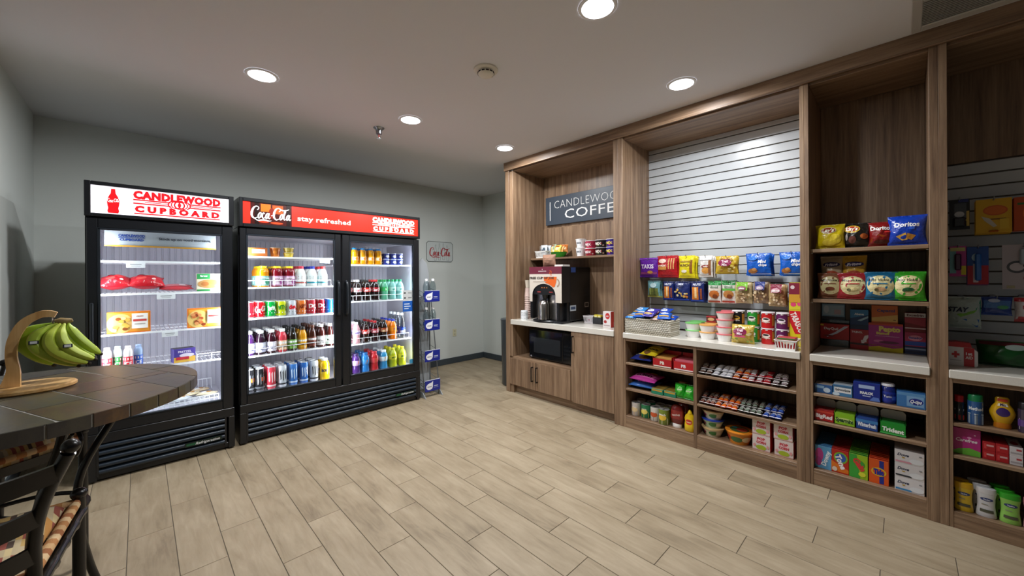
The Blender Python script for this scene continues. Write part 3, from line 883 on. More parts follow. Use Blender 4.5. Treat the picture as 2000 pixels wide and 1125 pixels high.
entree(-.055, .22, 'orange frozen entree box picturing pale pasta strips', 'p', ('f0d490', 'd8a848', 'c88838', '8a4a20'))
entree(.368, .215, 'orange frozen entree box picturing browned chicken pieces', 'c', ('b05028', '8c3a1c', 'c8703c', 'd89058'))
for x, body, cap, t, lab in ((-.165, 'e03844', 'f0d8d8', 'ICE', 'red and white squeeze bottle in the freezer door row'), (-.115, '2f9a4a', 'd8e8e4', 'ICE', 'green squeeze bottle with pale cap in the freezer'), (-.062, 'd8303c', 'f2ecec', 'ICE', 'red squeeze bottle with tall white cap beside the green one'), (-.01, '3a6ad0', 'a8c0e8', 'ICE', 'blue squeeze bottle with light blue cap in the freezer')):
    place(bottle('squeeze_bottle', 'juice', .024, .165, cap, cap, body, (.05, .55), [('r', 0, .8, 1.2, .2, 'f0e8e8'), ('t', t, 0, .4, .3, 'f4f0f0', {'w': .5})]), x, Y0 + (.02 if x in (-.165, -.062) else .05), .716, label=lab, cat='bottle')
o = carton('frozen_snack_box', .13, .09, .105, '4a3a90', [('r', 0, .2, 1, .4, 'e0b048'), ('e', .1, .5, .7, .3, 'd8d0e0'), ('r', -.1, .3, .6, .2, 'c83040'), ('t', 'PRETZEL', 0, .78, .14, 'e8e0f0')], top='2c2a34')
place(o, .238, Y0 + .06, .716, .15, 0, 'purple and gold frozen snack box standing in the freezer', 'food box')
mbx = MB().tube([(-.17, 0, .05), (.0, 0, .05)], .003, 6, 'f4f4f6').tube([(-.17, .1, .05), (-.17, 0, .05), (-.17, 0, .0)], .003, 6, 'f4f4f6').tube([(-.08, 0, .05), (-.08, 0, .0)], .003, 6, 'f4f4f6').tube([(0, .1, .05), (0, 0, .05), (0, 0, 0)], .003, 6, 'f4f4f6')
tag(put('shelf_divider', mbx, 'plastic', None, (.485, Y0, .7165)), 'white wire divider rail on the freezer shelf', 'divider')
for k, (x, y, rz, c) in enumerate(((.30, .2, .3, 'd8c8a0'), (.38, .13, -.4, 'e0d4b4'), (.25, .1, .8, 'c8d0d8'), (.36, .3, .1, 'd0b890'))):
    o = bag('ice_cream_wrapper', .14, .06, .03, c, [('r', 0, .5, .5, .6, 'f0ece0'), ('e', .1, .5, .3, .5, 'b88848')])
    o.rotation_euler = (math.radians(-84), 0, rz); o.location = (x, YC + .1 + y, .41)
    tag(o, ('tan frozen treat wrapper lying at the back of the basket', 'cream frozen treat wrapper lying in the front of the basket', 'grey-blue frozen treat wrapper lying in the basket', 'brown-tan frozen treat wrapper lying deep in the basket')[k], 'wrapper')

# ------------------------------------------------------------------ drinks cooler contents
z = SL[0]
place(carton('sandwich_pack', .145, .09, .072, 'b8642c', [('r', .05, .6, .66, .5, 'f0f2fa'), ('r', .05, .6, .4, .08, '9098a8')], top='c87838'), .72, Y0 + .05, z, label='brown sandwich pack with white label on the cooler top shelf', cat='food pack')
place(tub('fruit_cup', .042, .032, .08, 'd0742c', 'f0c896', [('e', -.1, .5, .3, .4, 'e89038'), ('e', .2, .4, .3, .4, 'b85a1c')]), .86, Y0 + .05, z, label='orange fruit cup between sandwich pack and yellow cup', cat='fruit cup')
o = place(tub('fruit_cup', .042, .034, .042, 'e0c040', 'f0e4b0', [('e', -.15, .5, .3, .5, 'f0dc80')]), .965, Y0 + .05, z, label='small yellow fruit cup in a stack of two', cat='fruit cup', group='stacked yellow fruit cups')
dup(o, (.965, Y0 + .05, z + .042))
z = SL[1]
def fileof(o, x, z, n, step, label, cat, y=None):
    place(o, x, Y0 + .04 if y is None else y, z, label=label, cat=cat, group=label)
    file_back(o, n, step)
J = [('r', 0, .5, .7, .7, 'd8f0ec'), ('e', .2, .4, .3, .6, '3aa07a'), ('t', 'juice', -.05, .7, .2, '2a7a6a', {'w': .5})]
fileof(bottle('juice_bottle', 'juice', .046, .182, 'e08a10', 'f2d21e', '8fd0c8', (.06, .52), J), .765, z, 3, .1, 'amber juice bottle with yellow cap and teal label', 'juice bottle')
J2 = [('r', 0, .5, .7, .7, 'f0dcea'), ('e', .2, .4, .3, .6, 'a04a90'), ('t', 'cran', -.05, .7, .2, '802050', {'w': .5})]
bb = bottle('juice_bottle', 'juice', .046, .182, '7c1020', 'f0d820', 'd8a8cc', (.06, .52), J2)
fileof(bb, .872, z, 3, .1, 'dark red juice bottle with yellow cap and lilac label', 'juice bottle')
q = dup(bb, (.968, Y0 + .04, z)); file_back(q, 3, .1)
def milk(cap, band, txt):
    return bottle('milk_bottle', 'milk', .044, .185, 'eef0ee', cap, 'f2f4f4', (.05, .56), [('r', 0, .72, 1.2, .3, band), ('t', 'MILK', 0, .72, .22, 'f4f4f4', {'w': .6}), ('r', 0, .25, .9, .12, band)], 'plastic')
fileof(milk('d03048', 'c86860', 'MILK'), 1.062, z, 3, .095, 'white milk bottle with red cap and reddish label', 'milk bottle')
fileof(milk('2438a8', '2a9ab0', 'MILK'), 1.157, z, 3, .095, 'white milk bottle with dark blue cap and teal label', 'milk bottle')
fileof(milk('d83c40', '48a8b4', 'MILK'), 1.25, z, 3, .095, 'white milk bottle with red cap and blue-green label', 'milk bottle')
def rail(x0, x1, z, h=.055):
    mb = MB().tube([(x0, 0, 0), (x0, 0, h), (x1, 0, h), (x1, 0, 0)], .0025, 6, 'f6f6f8')
    for k in range(1, int((x1 - x0) / .09)):
        x = x0 + .09 * k; mb.tube([(x, 0, 0), (x, 0, h)], .002, 5, 'f6f6f8')
    return put('file_rail', mb, 'plastic', None, (0, YC + .083, z))
tag(rail(.63, 1.31, SL[1]), 'white wire rail in front of the juice and milk bottles', 'wire rail')
tag(rail(1.43, 2.13, SR[1]), 'white wire rail in front of the cola and lemon-lime bottles', 'wire rail')
tag(rail(1.43, 2.13, SR[2]), 'white wire rail in front of the orange soda and water bottles', 'wire rail')
tag(rail(.63, 1.31, SL[3]), 'white wire rail in front of the tea and lemonade bottles', 'wire rail')
z = SL[2]
CANS = ((0.664, 'a81824', None, 'f4e8e8', 'plain dark red soda can by the cooler wall'), (0.742, 'd8141e', 'script', 'f8f8f8', 'bright red cola can with white script lettering'), (0.822, '10a040', 'Sprite', 'f4f8f0', 'green lemon-lime soda can'), (0.903, 'c4cc1e', 'MTN', '2a7a28', 'yellow-green citrus soda can'),
        (0.985, 'c4c6ce', 'diet', 'c81c28', 'silver diet soda can with red lettering'), (1.067, 'd87030', 'A&W', '7a2c10', 'orange-brown root beer can'), (1.149, 'b8303c', 'Dr', 'f4e8e8', 'pinkish red soda can with white lettering'), (1.231, '981828', 'Dr', 'f0d8d8', 'maroon soda can with pale lettering'), (1.313, '1c60c0', None, 'f0f4fc', 'blue soda can by the door mullion'))
for x, c, t, tc, lab in CANS:
    pr = [('r', 0, .2, 1.3, .08, 'e8e8ec' if c != 'c4c6ce' else '404450')]
    if t and t != 'script':
        pr += [('t', t, 0, .62, .34, tc, {'w': .5, 'rot': .12, 'bold': .05}), ('e', .3, .4, .2, .16, tc)]
    o = can('soda_can', .038, .136, c, pr)
    if t == 'script':
        mb = MB(); script_print(mb, cyl([(.0388, .014), (.0388, .12)]), 0, .55, .8, .42, tc, .0005, 1.2, .1)
        put('script_lettering', mb, 'gloss', o)
    fileof(o, x, z, 4, .085, lab, 'soda can')
z = SL[3]
TEAS = ((0.664, '3a1c4a', 'e8e8ec', 'a8a0d0', 'tea', 'purple bottle with white cap by the cooler side wall'), (0.745, '241020', 'f0f0f0', 'd8d8f0', 'grape', 'near-black bottle with white cap and white-blue label'), (0.827, '34101c', 'f0f0f0', 'e8e0f0', 'berry', 'dark berry bottle with white cap and red-lettered label'), (0.909, 'c83c48', 'f4f4f4', 'f0c8a8', 'pink', 'pinkish red lemonade bottle with white cap'),
        (0.991, '20180f', '1c1c1c', '6a9a40', 'tea', 'dark tea bottle with black cap and green label'), (1.073, 'd08a18', '241c14', 'e0a020', 'mango', 'amber tea bottle with dark cap and gold label'), (1.153, '3c1a10', '5a3020', '6a3020', 'root', 'dark brown bottle with brown cap'), (1.233, '481c18', 'ece8e8', 'd8d0d0', 'Frap', 'brown coffee bottle with white cap and white label'), (1.313, '3c1410', 'ece4e4', 'c8dccc', 'Frap', 'dark brown coffee bottle with white cap and pale green label'))
for x, c, cap, lab_c, t, lab in TEAS:
    o = bottle('tea_bottle', 'tea', .038, .205 if x < 1.1 else .215, c, cap, lab_c, (.1, .5), [('r', 0, .75, .8, .2, 'f0f0f4'), ('t', t, 0, .42, .3, '2a2a5a' if x < .9 else '3a1c10', {'w': .6})])
    fileof(o, x, z, 4, .085, lab, 'bottle')
z = .386
TALL = ((0.662, '1c1c20', 'e86a20', 'grey-black energy drink can by the cooler side wall'), (0.738, '1a1a1e', 'e05020', 'black energy drink can with orange mark'), (0.822, 'c83848', 'f0d0d0', 'rose red energy drink can'), (0.907, 'd0d2d8', '303238', 'white energy drink can with dark claw mark'), (0.995, '3a74c0', 'c8dcf0', 'light blue metallic energy drink can'), (1.083, '2a64b4', 'c0d4ec', 'deeper blue metallic energy drink can'), (1.17, 'd8dae0', '404248', 'white energy drink can beside the yellow bottle'))
for x, c, mk, lab in TALL:
    mk2 = mk if x > .8 else '5a5c60'; mk, mk3 = mk2, mk
    o = can('energy_can', .036, .195, c, ([('r', .2, .55, .3, .2, mk3)] if x < .8 else []) + [('p', [(-.22, .75), (-.14, .85), (-.12, .4), (-.18, .3)], mk), ('p', [(-.05, .75), (.03, .85), (.05, .32), (-.01, .25)], mk), ('p', [(.12, .75), (.2, .85), (.22, .4), (.16, .3)], mk), ('r', 0, .12, .9, .08, mk)])
    fileof(o, x, z, 3, .08, lab, 'energy drink')
fileof(bottle('sports_bottle', 'juice', .042, .20, 'eebc10', 'f2f2f2', 'e8b810', (.3, .6), [('t', 'BODY', 0, .5, .4, '2a2440', {'w': .6, 'bold': .06})]), 1.265, z, 2, .09, 'yellow sports drink bottle with white cap by the mullion', 'sports drink')

# right-hand half
z = SR[0]
for x in (1.475, 1.557, 1.64, 1.722, 1.804):
    if x == 1.475:
        oj = bottle('orange_juice_bottle', 'juice', .038, .165, 'eea010', '2a86c8', 'f0a818', (.2, .5), [('r', 0, .5, .6, .6, 'f6e8c8'), ('e', .1, .5, .3, .6, 'f08c10')])
        fileof(oj, x, z, 4, .082, 'orange juice bottle with blue cap on the cooler top shelf', 'juice bottle')
    else:
        qq = dup(oj, (x, Y0 + .04, z)); file_back(qq, 4, .082)
for k, x in enumerate((1.892, 1.972, 2.05)):
    o = tub('yogurt_cup', .036, .029, .062, '2c3ea0', 'dfe4f4', [('e', .1, .45, .5, .5, 'f0f0f4'), ('t', 'yog', 0, .75, .2, 'f4f4fc', {'w': .5})]) if k == 0 else None
    if k == 0:
        yc = place(o, x, Y0 + .04, z, label='blue yogurt cup beside the orange juice on the top shelf', cat='yogurt cup', group='blue yogurt cups')
    else:
        dup(yc, (x, Y0 + .04, z))
    dup(yc, (x, Y0 + .04, z + .062)); dup(yc, (x, Y0 + .13, z)); dup(yc, (x, Y0 + .13, z + .062))
def cola(name, r, h, body, cap, lab_c, tcol, label, x, z, n, script=True, kind='soda', txt=None, mat='gloss', lz=(.42, .62)):
    pr = [('t', txt, 0, .5, .45, tcol, {'w': .55, 'rot': .1, 'bold': .04})] if txt else []
    o = bottle(name, kind, r, h, body, cap, lab_c, lz, pr, mat)
    if script:
        mb = MB(); script_print(mb, cyl([(r + .001, lz[0] * h), (r + .001, lz[1] * h)]), 0, .5, .8, .66, tcol, .0008, 1.2)
        put('script_lettering', mb, 'card', [c for c in o.children if c.name.startswith('label')][0])
    fileof(o, x, z, n, .085, label, 'soda bottle')
z = SR[1]
cola('soda_bottle', .038, .215, '180c0a', 'd01c20', 'c8141c', 'f6f0f0', 'dark cola bottle with red cap at the mullion end', 1.485, z, 3)
cola('soda_bottle', .038, .215, '140a0a', 'c8c8cc', 'd8d0d4', 'c81820', 'dark diet cola bottle with silver label', 1.588, z, 3)
cola('soda_bottle', .038, .215, '160a08', '181414', 'd4201c', 'f8f0f0', 'dark cola bottle with black cap and bright red label', 1.682, z, 3)
cola('soda_bottle', .038, .215, '1c0c0c', 'd02028', 'b0182c', 'f8f0f0', 'dark cola bottle with red cap and crimson label', 1.778, z, 3)
cola('soda_bottle', .038, .215, '5aa888', '12904a', '28a858', 'f4fff4', 'green lemon-lime bottle with green cap and green label', 1.873, z, 3, False, txt='S')
cola('soda_bottle', .038, .215, '78b4ac', '10945a', 'b4dcd8', '2a8a70', 'pale teal soda bottle with green cap', 1.965, z, 3, False, txt='ale')
cola('soda_bottle', .038, .215, '86bcb8', '149a62', 'c0e0dc', '2a8a80', 'pale aqua soda bottle with green cap next to the door edge', 2.055, z, 3, False, txt='dry')
z = SR[2]
cola('soda_bottle', .038, .215, '98b8d0', '2c50b8', 'd0e4f4', '2a50a8', 'pale blue bottle with blue cap by the mullion', 1.475, z, 4, False, txt='vit')
cola('soda_bottle', .038, .215, 'd8a0a8', 'ece4ec', 'e8d4e8', '6a58b0', 'pink lemonade bottle with white cap', 1.570, z, 4, False, txt='lemon')
cola('soda_bottle', .038, .215, '200c0a', '181416', 'c8201c', 'f6f0f0', 'dark cola bottle with black cap and red label beside pink lemonade', 1.665, z, 4)
cola('soda_bottle', .038, .215, '280e12', 'a81820', 'b0283c', 'f6e0e4', 'dark cherry cola bottle with red cap', 1.765, z, 4)
cola('soda_bottle', .038, .215, '1c0e08', '18181c', 'a04020', 'f0dcb0', 'dark cola bottle with black cap and copper label', 1.866, z, 4)
cola('soda_bottle', .040, .215, 'ee7a10', '2438b0', 'f08a18', '2030a0', 'orange soda bottle with dark blue cap', 1.967, z, 4, False, txt='F')
cola('water_bottle', .038, .275, 'dce6ea', 'f0f4f6', '2444a8', 'e8f0fc', 'tall clear water bottle with blue label in the cooler', 2.072, z, 4, False, 'water', 'smart', 'clear_plastic', (.16, .42))
z = .386
def sport(x, c, cap, lab_c, lab):
    o = bottle('sports_drink_bottle', 'sport', .043, .198, c, cap, lab_c, (.42, .66), [('p', [(-.08, .2), (.02, .9), (.1, .9), (.03, .5), (.1, .5), (-.04, .05)], 'f08020')])
    fileof(o, x, z, 3, .092, lab, 'sports drink')
sport(1.475, '5a1c30', '8c2030', '4a3058', 'dark wine sports drink bottle by the mullion')
sport(1.566, '4a2870', '3a2458', 'b498c8', 'purple sports drink bottle with violet label')
sport(1.658, '1f78c0', '1c64a8', '3a90d0', 'blue sports drink bottle with blue cap')
sport(1.755, 'c02028', 'd0303c', 'd84048', 'red sports drink bottle on the cooler floor')
sport(1.857, '2c86bc', 'e4ecf0', 'd8e8f0', 'light blue sports drink bottle with white cap')
cola('soda_bottle', .042, .205, 'aab018', 'd8cc18', 'e0d020', '2a6a20', 'yellow-green citrus soda bottle with yellow cap beside sports drinks', 1.965, z, 3, False, txt='MTN')
cola('soda_bottle', .042, .205, 'b4bc20', 'e0d41c', 'dcd840', '2a6a20', 'yellow-green citrus soda bottle with yellow cap nearest the door edge strip', 2.075, z, 3, False, txt='MTN')

# ------------------------------------------------------------------ water rack beside the cooler, wall sign, outlet
wr = empty('water_rack', (2.38, 3.755, 0)); tag(wr, 'grey wire water display rack with four blue signs beside cooler', 'display rack')
pts = [(-.10, .04), (.10, .04), (.10, .4), (.085, 1.0), (.09, 1.30), (.085, 1.42), (.06, 1.52), (.0, 1.58), (-.06, 1.52), (-.085, 1.42), (-.09, 1.30), (-.085, 1.0), (-.10, .4)]
put('back_panel', MB().prism(pts, 'y', .20, .206, 'a0a6aa'), 'plastic', wr)
for sx in (-1, 1):
    put('side_rod', MB().tube([(sx * .098, .0, .0), (sx * .098, .01, .1), (sx * .09, .19, 1.3)], .006, 6, '8c9296').tube([(sx * .098, .195, .0), (sx * .092, .195, 1.28)], .006, 6, '8c9296'), 'satin_metal', wr, smooth=60)
    put('foot', MB().prism([(-.05, 0), (.22, 0), (.20, .06), (.02, .06)], 'x', sx * .11 - .004, sx * .11 + .004, '9aa0a4'), 'plastic', wr)
for z in (.064, .402, .752, 1.077):
    s = MB()
    for k in range(6):
        x = -.085 + .034 * k
        s.tube([(x, .0, z + .0), (x, .195, z + .05)], .003, 5, '9aa0a4')
    s.tube([(-.095, 0, z), (.095, 0, z)], .004, 6, '9aa0a4').tube([(-.095, .195, z + .05), (.095, .195, z + .05)], .004, 6, '9aa0a4')
    for sx in (-1, 1):
        for q in (.05, .10):
            s.tube([(sx * .096, 0, z + q), (sx * .094, .195, z + q + .05)], .003, 5, '9aa0a4')
    sh = put('shelf', s, 'satin_metal', wr)
    g = MB().box(-.098, .098, -.014, -.008, z, z + .125, '1c2a8c').box(-.098, .098, -.0145, -.0075, z + .122, z + .127, 'd8dcec')
    F = face(-.098, .098, z, z + .122, -.0142)
    drop = [(.02, .92), (-.08, .80), (-.30, .72), (-.43, .55), (-.44, .36), (-.34, .18), (-.2, .14), (-.06, .2), (.0, .38), (.0, .56)]
    g.prints(F, .196, .122, [('p', list(reversed(drop)), 'eef0f8'), ('t', 'smart', -.215, .45, .13, '2a2c50', {'w': .34}), ('t', 'water', .22, .46, .13, 'dfe6f8', {'w': .36}), ('r', .22, .3, .3, .03, '9aa8e0')], .0006, 0)
    put('blue_sign', g, 'plastic', sh)
wb = None
for k, (x, y, z) in enumerate(((2.337, 3.80, 1.101), (2.425, 3.80, 1.101), (2.337, 3.80, .776), (2.425, 3.80, .776))):
    if wb is None:
        wb = bottle('water_bottle', 'water', .036, .235, 'dfe8ec', 'f2f4f6', '3a58b0', (.08, .3), [('r', -.2, .5, .3, .7, 'e0e8f4')], 'clear_plastic')
        place(wb, x, y, z, label='clear water bottle with white cap standing on the wire rack', cat='water bottle', group='water bottles on the wire rack')
    else:
        dup(wb, (x, y, z))
sg = MB()
W2, H2 = .47, .30; cc = .03
oc = [(-W2 / 2 + cc, 0), (W2 / 2 - cc, 0), (W2 / 2, cc), (W2 / 2, H2 - cc), (W2 / 2 - cc, H2), (-W2 / 2 + cc, H2), (-W2 / 2, H2 - cc), (-W2 / 2, cc)]
sg.prism(oc, 'y', -.004, 0, 'c9d0ce')
F = face(-W2 / 2, W2 / 2, 0, H2, -.004)
for a, b in zip(oc, oc[1:] + oc[:1]):
    sg.tube([(a[0], -.004, a[1]), (b[0], -.004, b[1])], .0035, 5, '34403e')
bt = [(-.045, 0), (.045, 0), (.05, .2), (.045, .35), (.055, .5), (.04, .66), (.02, .8), (.018, .98), (-.018, .98), (-.02, .8), (-.04, .66), (-.055, .5), (-.045, .35), (-.05, .2)]
for dx, dz, s, ro in ((-.18, .06, .8, .12), (-.02, .08, .85, 0), (.14, .10, .84, -.08), (.3, .05, .8, -.2)):
    pl = [(dx + a * s * 1.05 + ro * b * .15, dz + b * s) for a, b in bt]
    for (a, b) in zip(pl, pl[1:] + pl[:1]):
        p, q_ = F(a[0], a[1], .001), F(b[0], b[1], .001)
        sg.tube([p, q_], .0014, 4, '5c7070')
script_print(sg, F, 0, .46, .80, .42, 'b01c28', .003, 1.1, .0)
tag(put('wall_sign', sg, 'card', None, (3.282, YB - .002, 1.589)), 'white vintage soda sign with red script lettering on the wall', 'sign')
ot = empty('wall_outlet', (3.548, YB, .42)); tag(ot, 'cream electrical outlet low on the grey wall', 'outlet')
put('cover_plate', MB().box(-.036, .036, -.006, 0, 0, .115, 'd6d2b4', .002), 'plastic', ot)
for z in (.033, .082):
    q_ = put('socket', MB().lathe([(.016, 0), (.016, .002)], 16, 'c4c0a0').xf(Matrix.Translation((0, -.006, z)) @ Matrix.Rotation(PI / 2, 4, 'X')), 'plastic', ot)
    put('slot', MB().box(-.007, -.005, -.0085, -.0079, z - .003, z + .006, '1c1c18').box(.005, .007, -.0085, -.0079, z - .003, z + .006, '1c1c18'), 'matte', q_)

# ------------------------------------------------------------------ built-in cabinet wall
XF = 3.115
def board(name, x0, x1, y0, y1, z0, z1, par, mat='wood_upright', b=.0015):
    return put(name, MB().box(x0, x1, y0, y1, z0, z1, 'ffffff', b), mat, par)
def handle(par, y, z0, z1):
    x = XF - .03
    mb = MB().box(x - .005, x + .005, y - .006, y + .006, z0, z1, '15110e', .002).box(x - .004, XF, y - .006, y + .006, z0, z0 + .012, '15110e', .002).box(x - .004, XF, y - .006, y + .006, z1 - .012, z1, '15110e', .002)
    put('handle', mb, 'black_coat', par)
HT = 2.612
# fascia
fa = empty('cabinet_fascia', (XF, 3.3, 2.61)); tag(fa, 'long wooden fascia running under the ceiling along the cabinet tops', 'fascia')
fb = put('fascia_board', MB().box(-.015, .03, -4.9, .012, .002, .09, 'ffffff', .002), 'wood_level', fa)
put('light_rail', MB().box(-.022, -.003, -4.9, .005, -.008, .0015, 'ffffff', .002), 'wood_level', fa)
# coffee unit
u1 = empty('coffee_cabinet', (XF, 2.5, 0)); u1.location = (0, 0, 0); tag(u1, 'wooden coffee cabinet with microwave niche, doors and shelf', 'cabinet')
B1 = 3.69
board('end_panel', XF, XR - .001, 3.24, 3.303, 0, HT, u1)
board('side_panel', XF + .015, B1, 3.19, 3.24, 0, HT - .02, u1)
board('side_panel', XF, B1 + .01, 1.811, 1.858, 0, HT, u1)
board('back_panel', B1, B1 + .01, 1.858, 3.19, 0, HT - .012, u1)
board('lower_back_panel', B1 - .018, B1, 1.859, 3.189, .856, 1.952, u1)
board('top_panel', XF + .02, B1, 1.858, 3.19, HT - .02, HT, u1, 'wood_level')
board('shelf', 3.43, B1 - .0185, 1.859, 3.189, 1.553, 1.575, u1, 'wood_level')
board('niche_floor', XF + .004, B1, 2.352, 3.19, .402, .424, u1, 'wood_level')
board('niche_side', XF + .004, B1, 2.334, 2.352, .10, .80, u1)
board('niche_side', XF + .004, XF + .02, 3.19, 3.24, .424, .80, u1)
for y0, y1, z0, z1, hy, hz in ((2.36, 2.837, .098, .402, 2.805, (.19, .36)), (2.841, 3.238, .098, .402, 2.873, (.19, .356)), (1.862, 2.335, .088, .797, 2.318, (.585, .758))):
    d = board('door', XF - .001, XF + .018, y0, y1, z0, z1, u1)
    handle(d, hy, *hz)
board('toe_kick', XF + .055, XF + .07, 1.858, 3.24, 0, .098, u1, 'wood_level')
def worktop(y0, y1, z0, z1, lab, x1):
    o = put('worktop', MB().box(XF - .012, x1, y0, y1, z0, z1, 'ffffff', .003), 'quartz')
    tag(o, lab, 'worktop')
worktop(1.859, 3.215, .80, .855, 'pale stone worktop under the coffee machine', B1 - .0185)
worktop(.477, 1.764, .80, .847, 'pale stone worktop under the snack-covered slatwall', 3.628)
worktop(-.0995, .427, .80, .845, 'pale stone worktop holding the medicine boxes', 3.638)
worktop(-1.5, -.168, .80, .845, 'pale stone worktop holding the first aid bottle', 3.628)

PITCH = .0738
def slatwall(par, y0, y1, z0, z1, x):
    bp = board('slatwall_backing', x + .012, x + .03, y0, y1, z0, z1, par, 'grout')
    n = int((z1 - z0) / PITCH); z = z1 - n * PITCH
    sl = MB().prism([(x, -.0), (x + .013, -.0), (x + .013, PITCH - .008), (x + .004, PITCH - .008), (x, PITCH - .011)], 'y', y0 + .0005, y1 - .0005, 'ffffff').mesh('slat', 'slat_paint')
    for k in range(n):
        put('slat', sl, None, bp, (0, 0, z + k * PITCH))
    if z - z0 > .01:
        put('slat', MB().box(x, x + .013, y0 + .0005, y1 - .0005, z0 + .001, z - .007), 'slat_paint', bp)
def unit(name, label, y0, y1, i0, i1, base_z, cols, back='wood', upper=()):
    """y0..y1 outer, i0..i1 inner; cols = (y from, y to) of the open lower columns"""
    u = empty(name); tag(u, label, 'shelving')
    board('side_panel', XF, 3.66, y0, i0, 0, HT, u); board('side_panel', XF, 3.66, i1, y1, 0, HT, u)
    board('top_panel', XF + .02, 3.64, i0, i1, HT - .02, HT, u, 'wood_level')
    bx = 3.62 if back != 'wood' else 3.64
    board('lower_back_panel', bx, bx + .01, i0, i1, .0, .80, u)
    board('base_board', XF + .004, XF + .02, i0, i1, 0, base_z[-1] - .018, u, 'wood_level')
    board('top_rail', XF + .004, XF + .024, i0, i1, .775, .80, u, 'wood_level')
    for a, b in cols:
        for z in base_z:
            board('shelf', XF + .004, bx, a, b, z - .018, z, u, 'wood_level')
    edges = sorted([q for c in cols for q in c])
    board('divider', XF + .002, bx, i0, cols[-1][0] if cols[-1][0] > i0 + .004 else i0 + .004, 0, .80, u) if cols[-1][0] > i0 + .004 else None
    return u
# slatwall snack unit
u2 = unit('snack_cabinet', 'wooden shelving bay with white slatwall and two lower columns', .452, 1.811, .476, 1.765, (.582, .352, .106), ((1.160, 1.745), (.5, 1.135)))
board('divider', XF + .002, 3.62, 1.135, 1.160, 0, .80, u2)
board('divider', XF + .002, 3.62, 1.745, 1.7645, 0, .80, u2)
slatwall(u2, .4765, 1.7645, .848, 2.555, 3.63)
board('slatwall_cap', 3.630, 3.645, .4765, 1.7645, 2.556, 2.591, u2, 'slat_paint')
u3 = unit('pharmacy_cabinet', 'narrow wooden shelving bay with chip shelves and medicine counter', -.134, .452, -.100, .428, (.594, .414, .104), ((-.085, .412),))
board('divider', XF + .002, 3.64, .412, .4275, 0, .80, u3)
board('back_panel', 3.64, 3.655, -.0995, .4275, .80, HT - .02, u3)
for z in (1.525, 1.20):
    s = board('shelf', XF + .035, 3.64, -.099, .427, z - .022, z, u3, 'wood_level')
    for y in (-.09, .418):
        put('shelf_pin', MB().tube([(XF + .07, y, z - .026), (XF + .07, y + (.02 if y > 0 else -.02), z - .026)], .004, 8, 'c8ccd0'), 'metal', s)
u4 = unit('toiletry_cabinet', 'dim wooden shelving bay with slatwall of toiletries and tools', -1.56, -.134, -1.53, -.167, (.562, .39, .088), ((-1.51, -.182),))
board('divider', XF + .002, 3.62, -.182, -.1675, 0, .80, u4)
slatwall(u4, -1.5295, -.1675, .846, 2.04, 3.63)
board('back_panel', 3.63, 3.645, -1.5295, -.1675, 2.041, HT - .02, u4)
# slim dark bin behind the end of the cabinet
tb = MB().lathe([(.10, 0), (.11, .02), (.125, .80), (.13, .82), (.12, .83), (.0001, .83)], 20, '3f4448', caps=False)
tag(put('waste_bin', tb, 'plastic', None, (3.345, 3.46, 0), smooth=40), 'slim dark grey bin just showing beyond the cabinet end', 'bin')

# coffee sign
sg = MB().box(3.655, 3.69, 1.95, 3.135, 1.99, 2.335, '39434f', .002)
def SF(u, v, o):
    return (3.6548 - o, 3.135 - (u + .5) * 1.185, 1.99 + v * .345)
def stext(s, ya, yb, z, h, bold):
    vs, fs, wd = text2d(s, bold, 1.06)
    sg.add([(3.6538, (ya + yb) / 2 - a / wd * (ya - yb), z + b * h) for a, b in vs], fs, 'e6e6e4')
stext('CANDLEWOOD', 2.995, 2.03, 2.232, .095, -.022)
stext('COFFEE', 2.835, 2.045, 2.102, .108, .0)
sg.box(3.6535, 3.6549, 3.058, 3.068, 2.045, 2.275, 'e6e6e4')
tag(put('coffee_sign', sg, 'card'), 'dark slate sign with white coffee lettering in the coffee cabinet', 'sign')

# ------------------------------------------------------------------ coffee machine
RZ = -PI / 2
cm = empty('coffee_machine', (3.15, 2.72, .8555), RZ); tag(cm, 'black coffee brewer with cream poster front and steel dispenser', 'coffee machine')
Wm, Dm, Hm = .46, .518, .605
mb = MB().box(-Wm / 2, Wm / 2, .14, Dm, .02, Hm - .004, '0d0e10', .006).box(-Wm / 2 + .01, Wm / 2 - .01, .10, .14, .02, .40, '131416')
for sx in (-1, 1):
    for y in (.20, Dm - .05):
        mb.lathe([(.018, 0), (.018, .022)], 10, '0c0c0c', sx * (Wm / 2 - .04), y)
put('housing', mb, 'black_coat', cm)
# poster door with an arched opening
arch = []
for k in range(13):
    a = PI - PI * k / 12
    arch.append((.0 + .165 * math.cos(a) - .02, .30 + .12 * math.sin(a)))
outl = [(-Wm / 2, Hm), (-Wm / 2, .0 + .22)] + [(-.185, .22)] + arch + [(.145, .22), (Wm / 2, .22), (Wm / 2, Hm)]
mb = MB()
n = len(outl)
mb.add([(x, .0, z) for x, z in outl] + [(x, .14, z) for x, z in outl], [], 'ffffff')
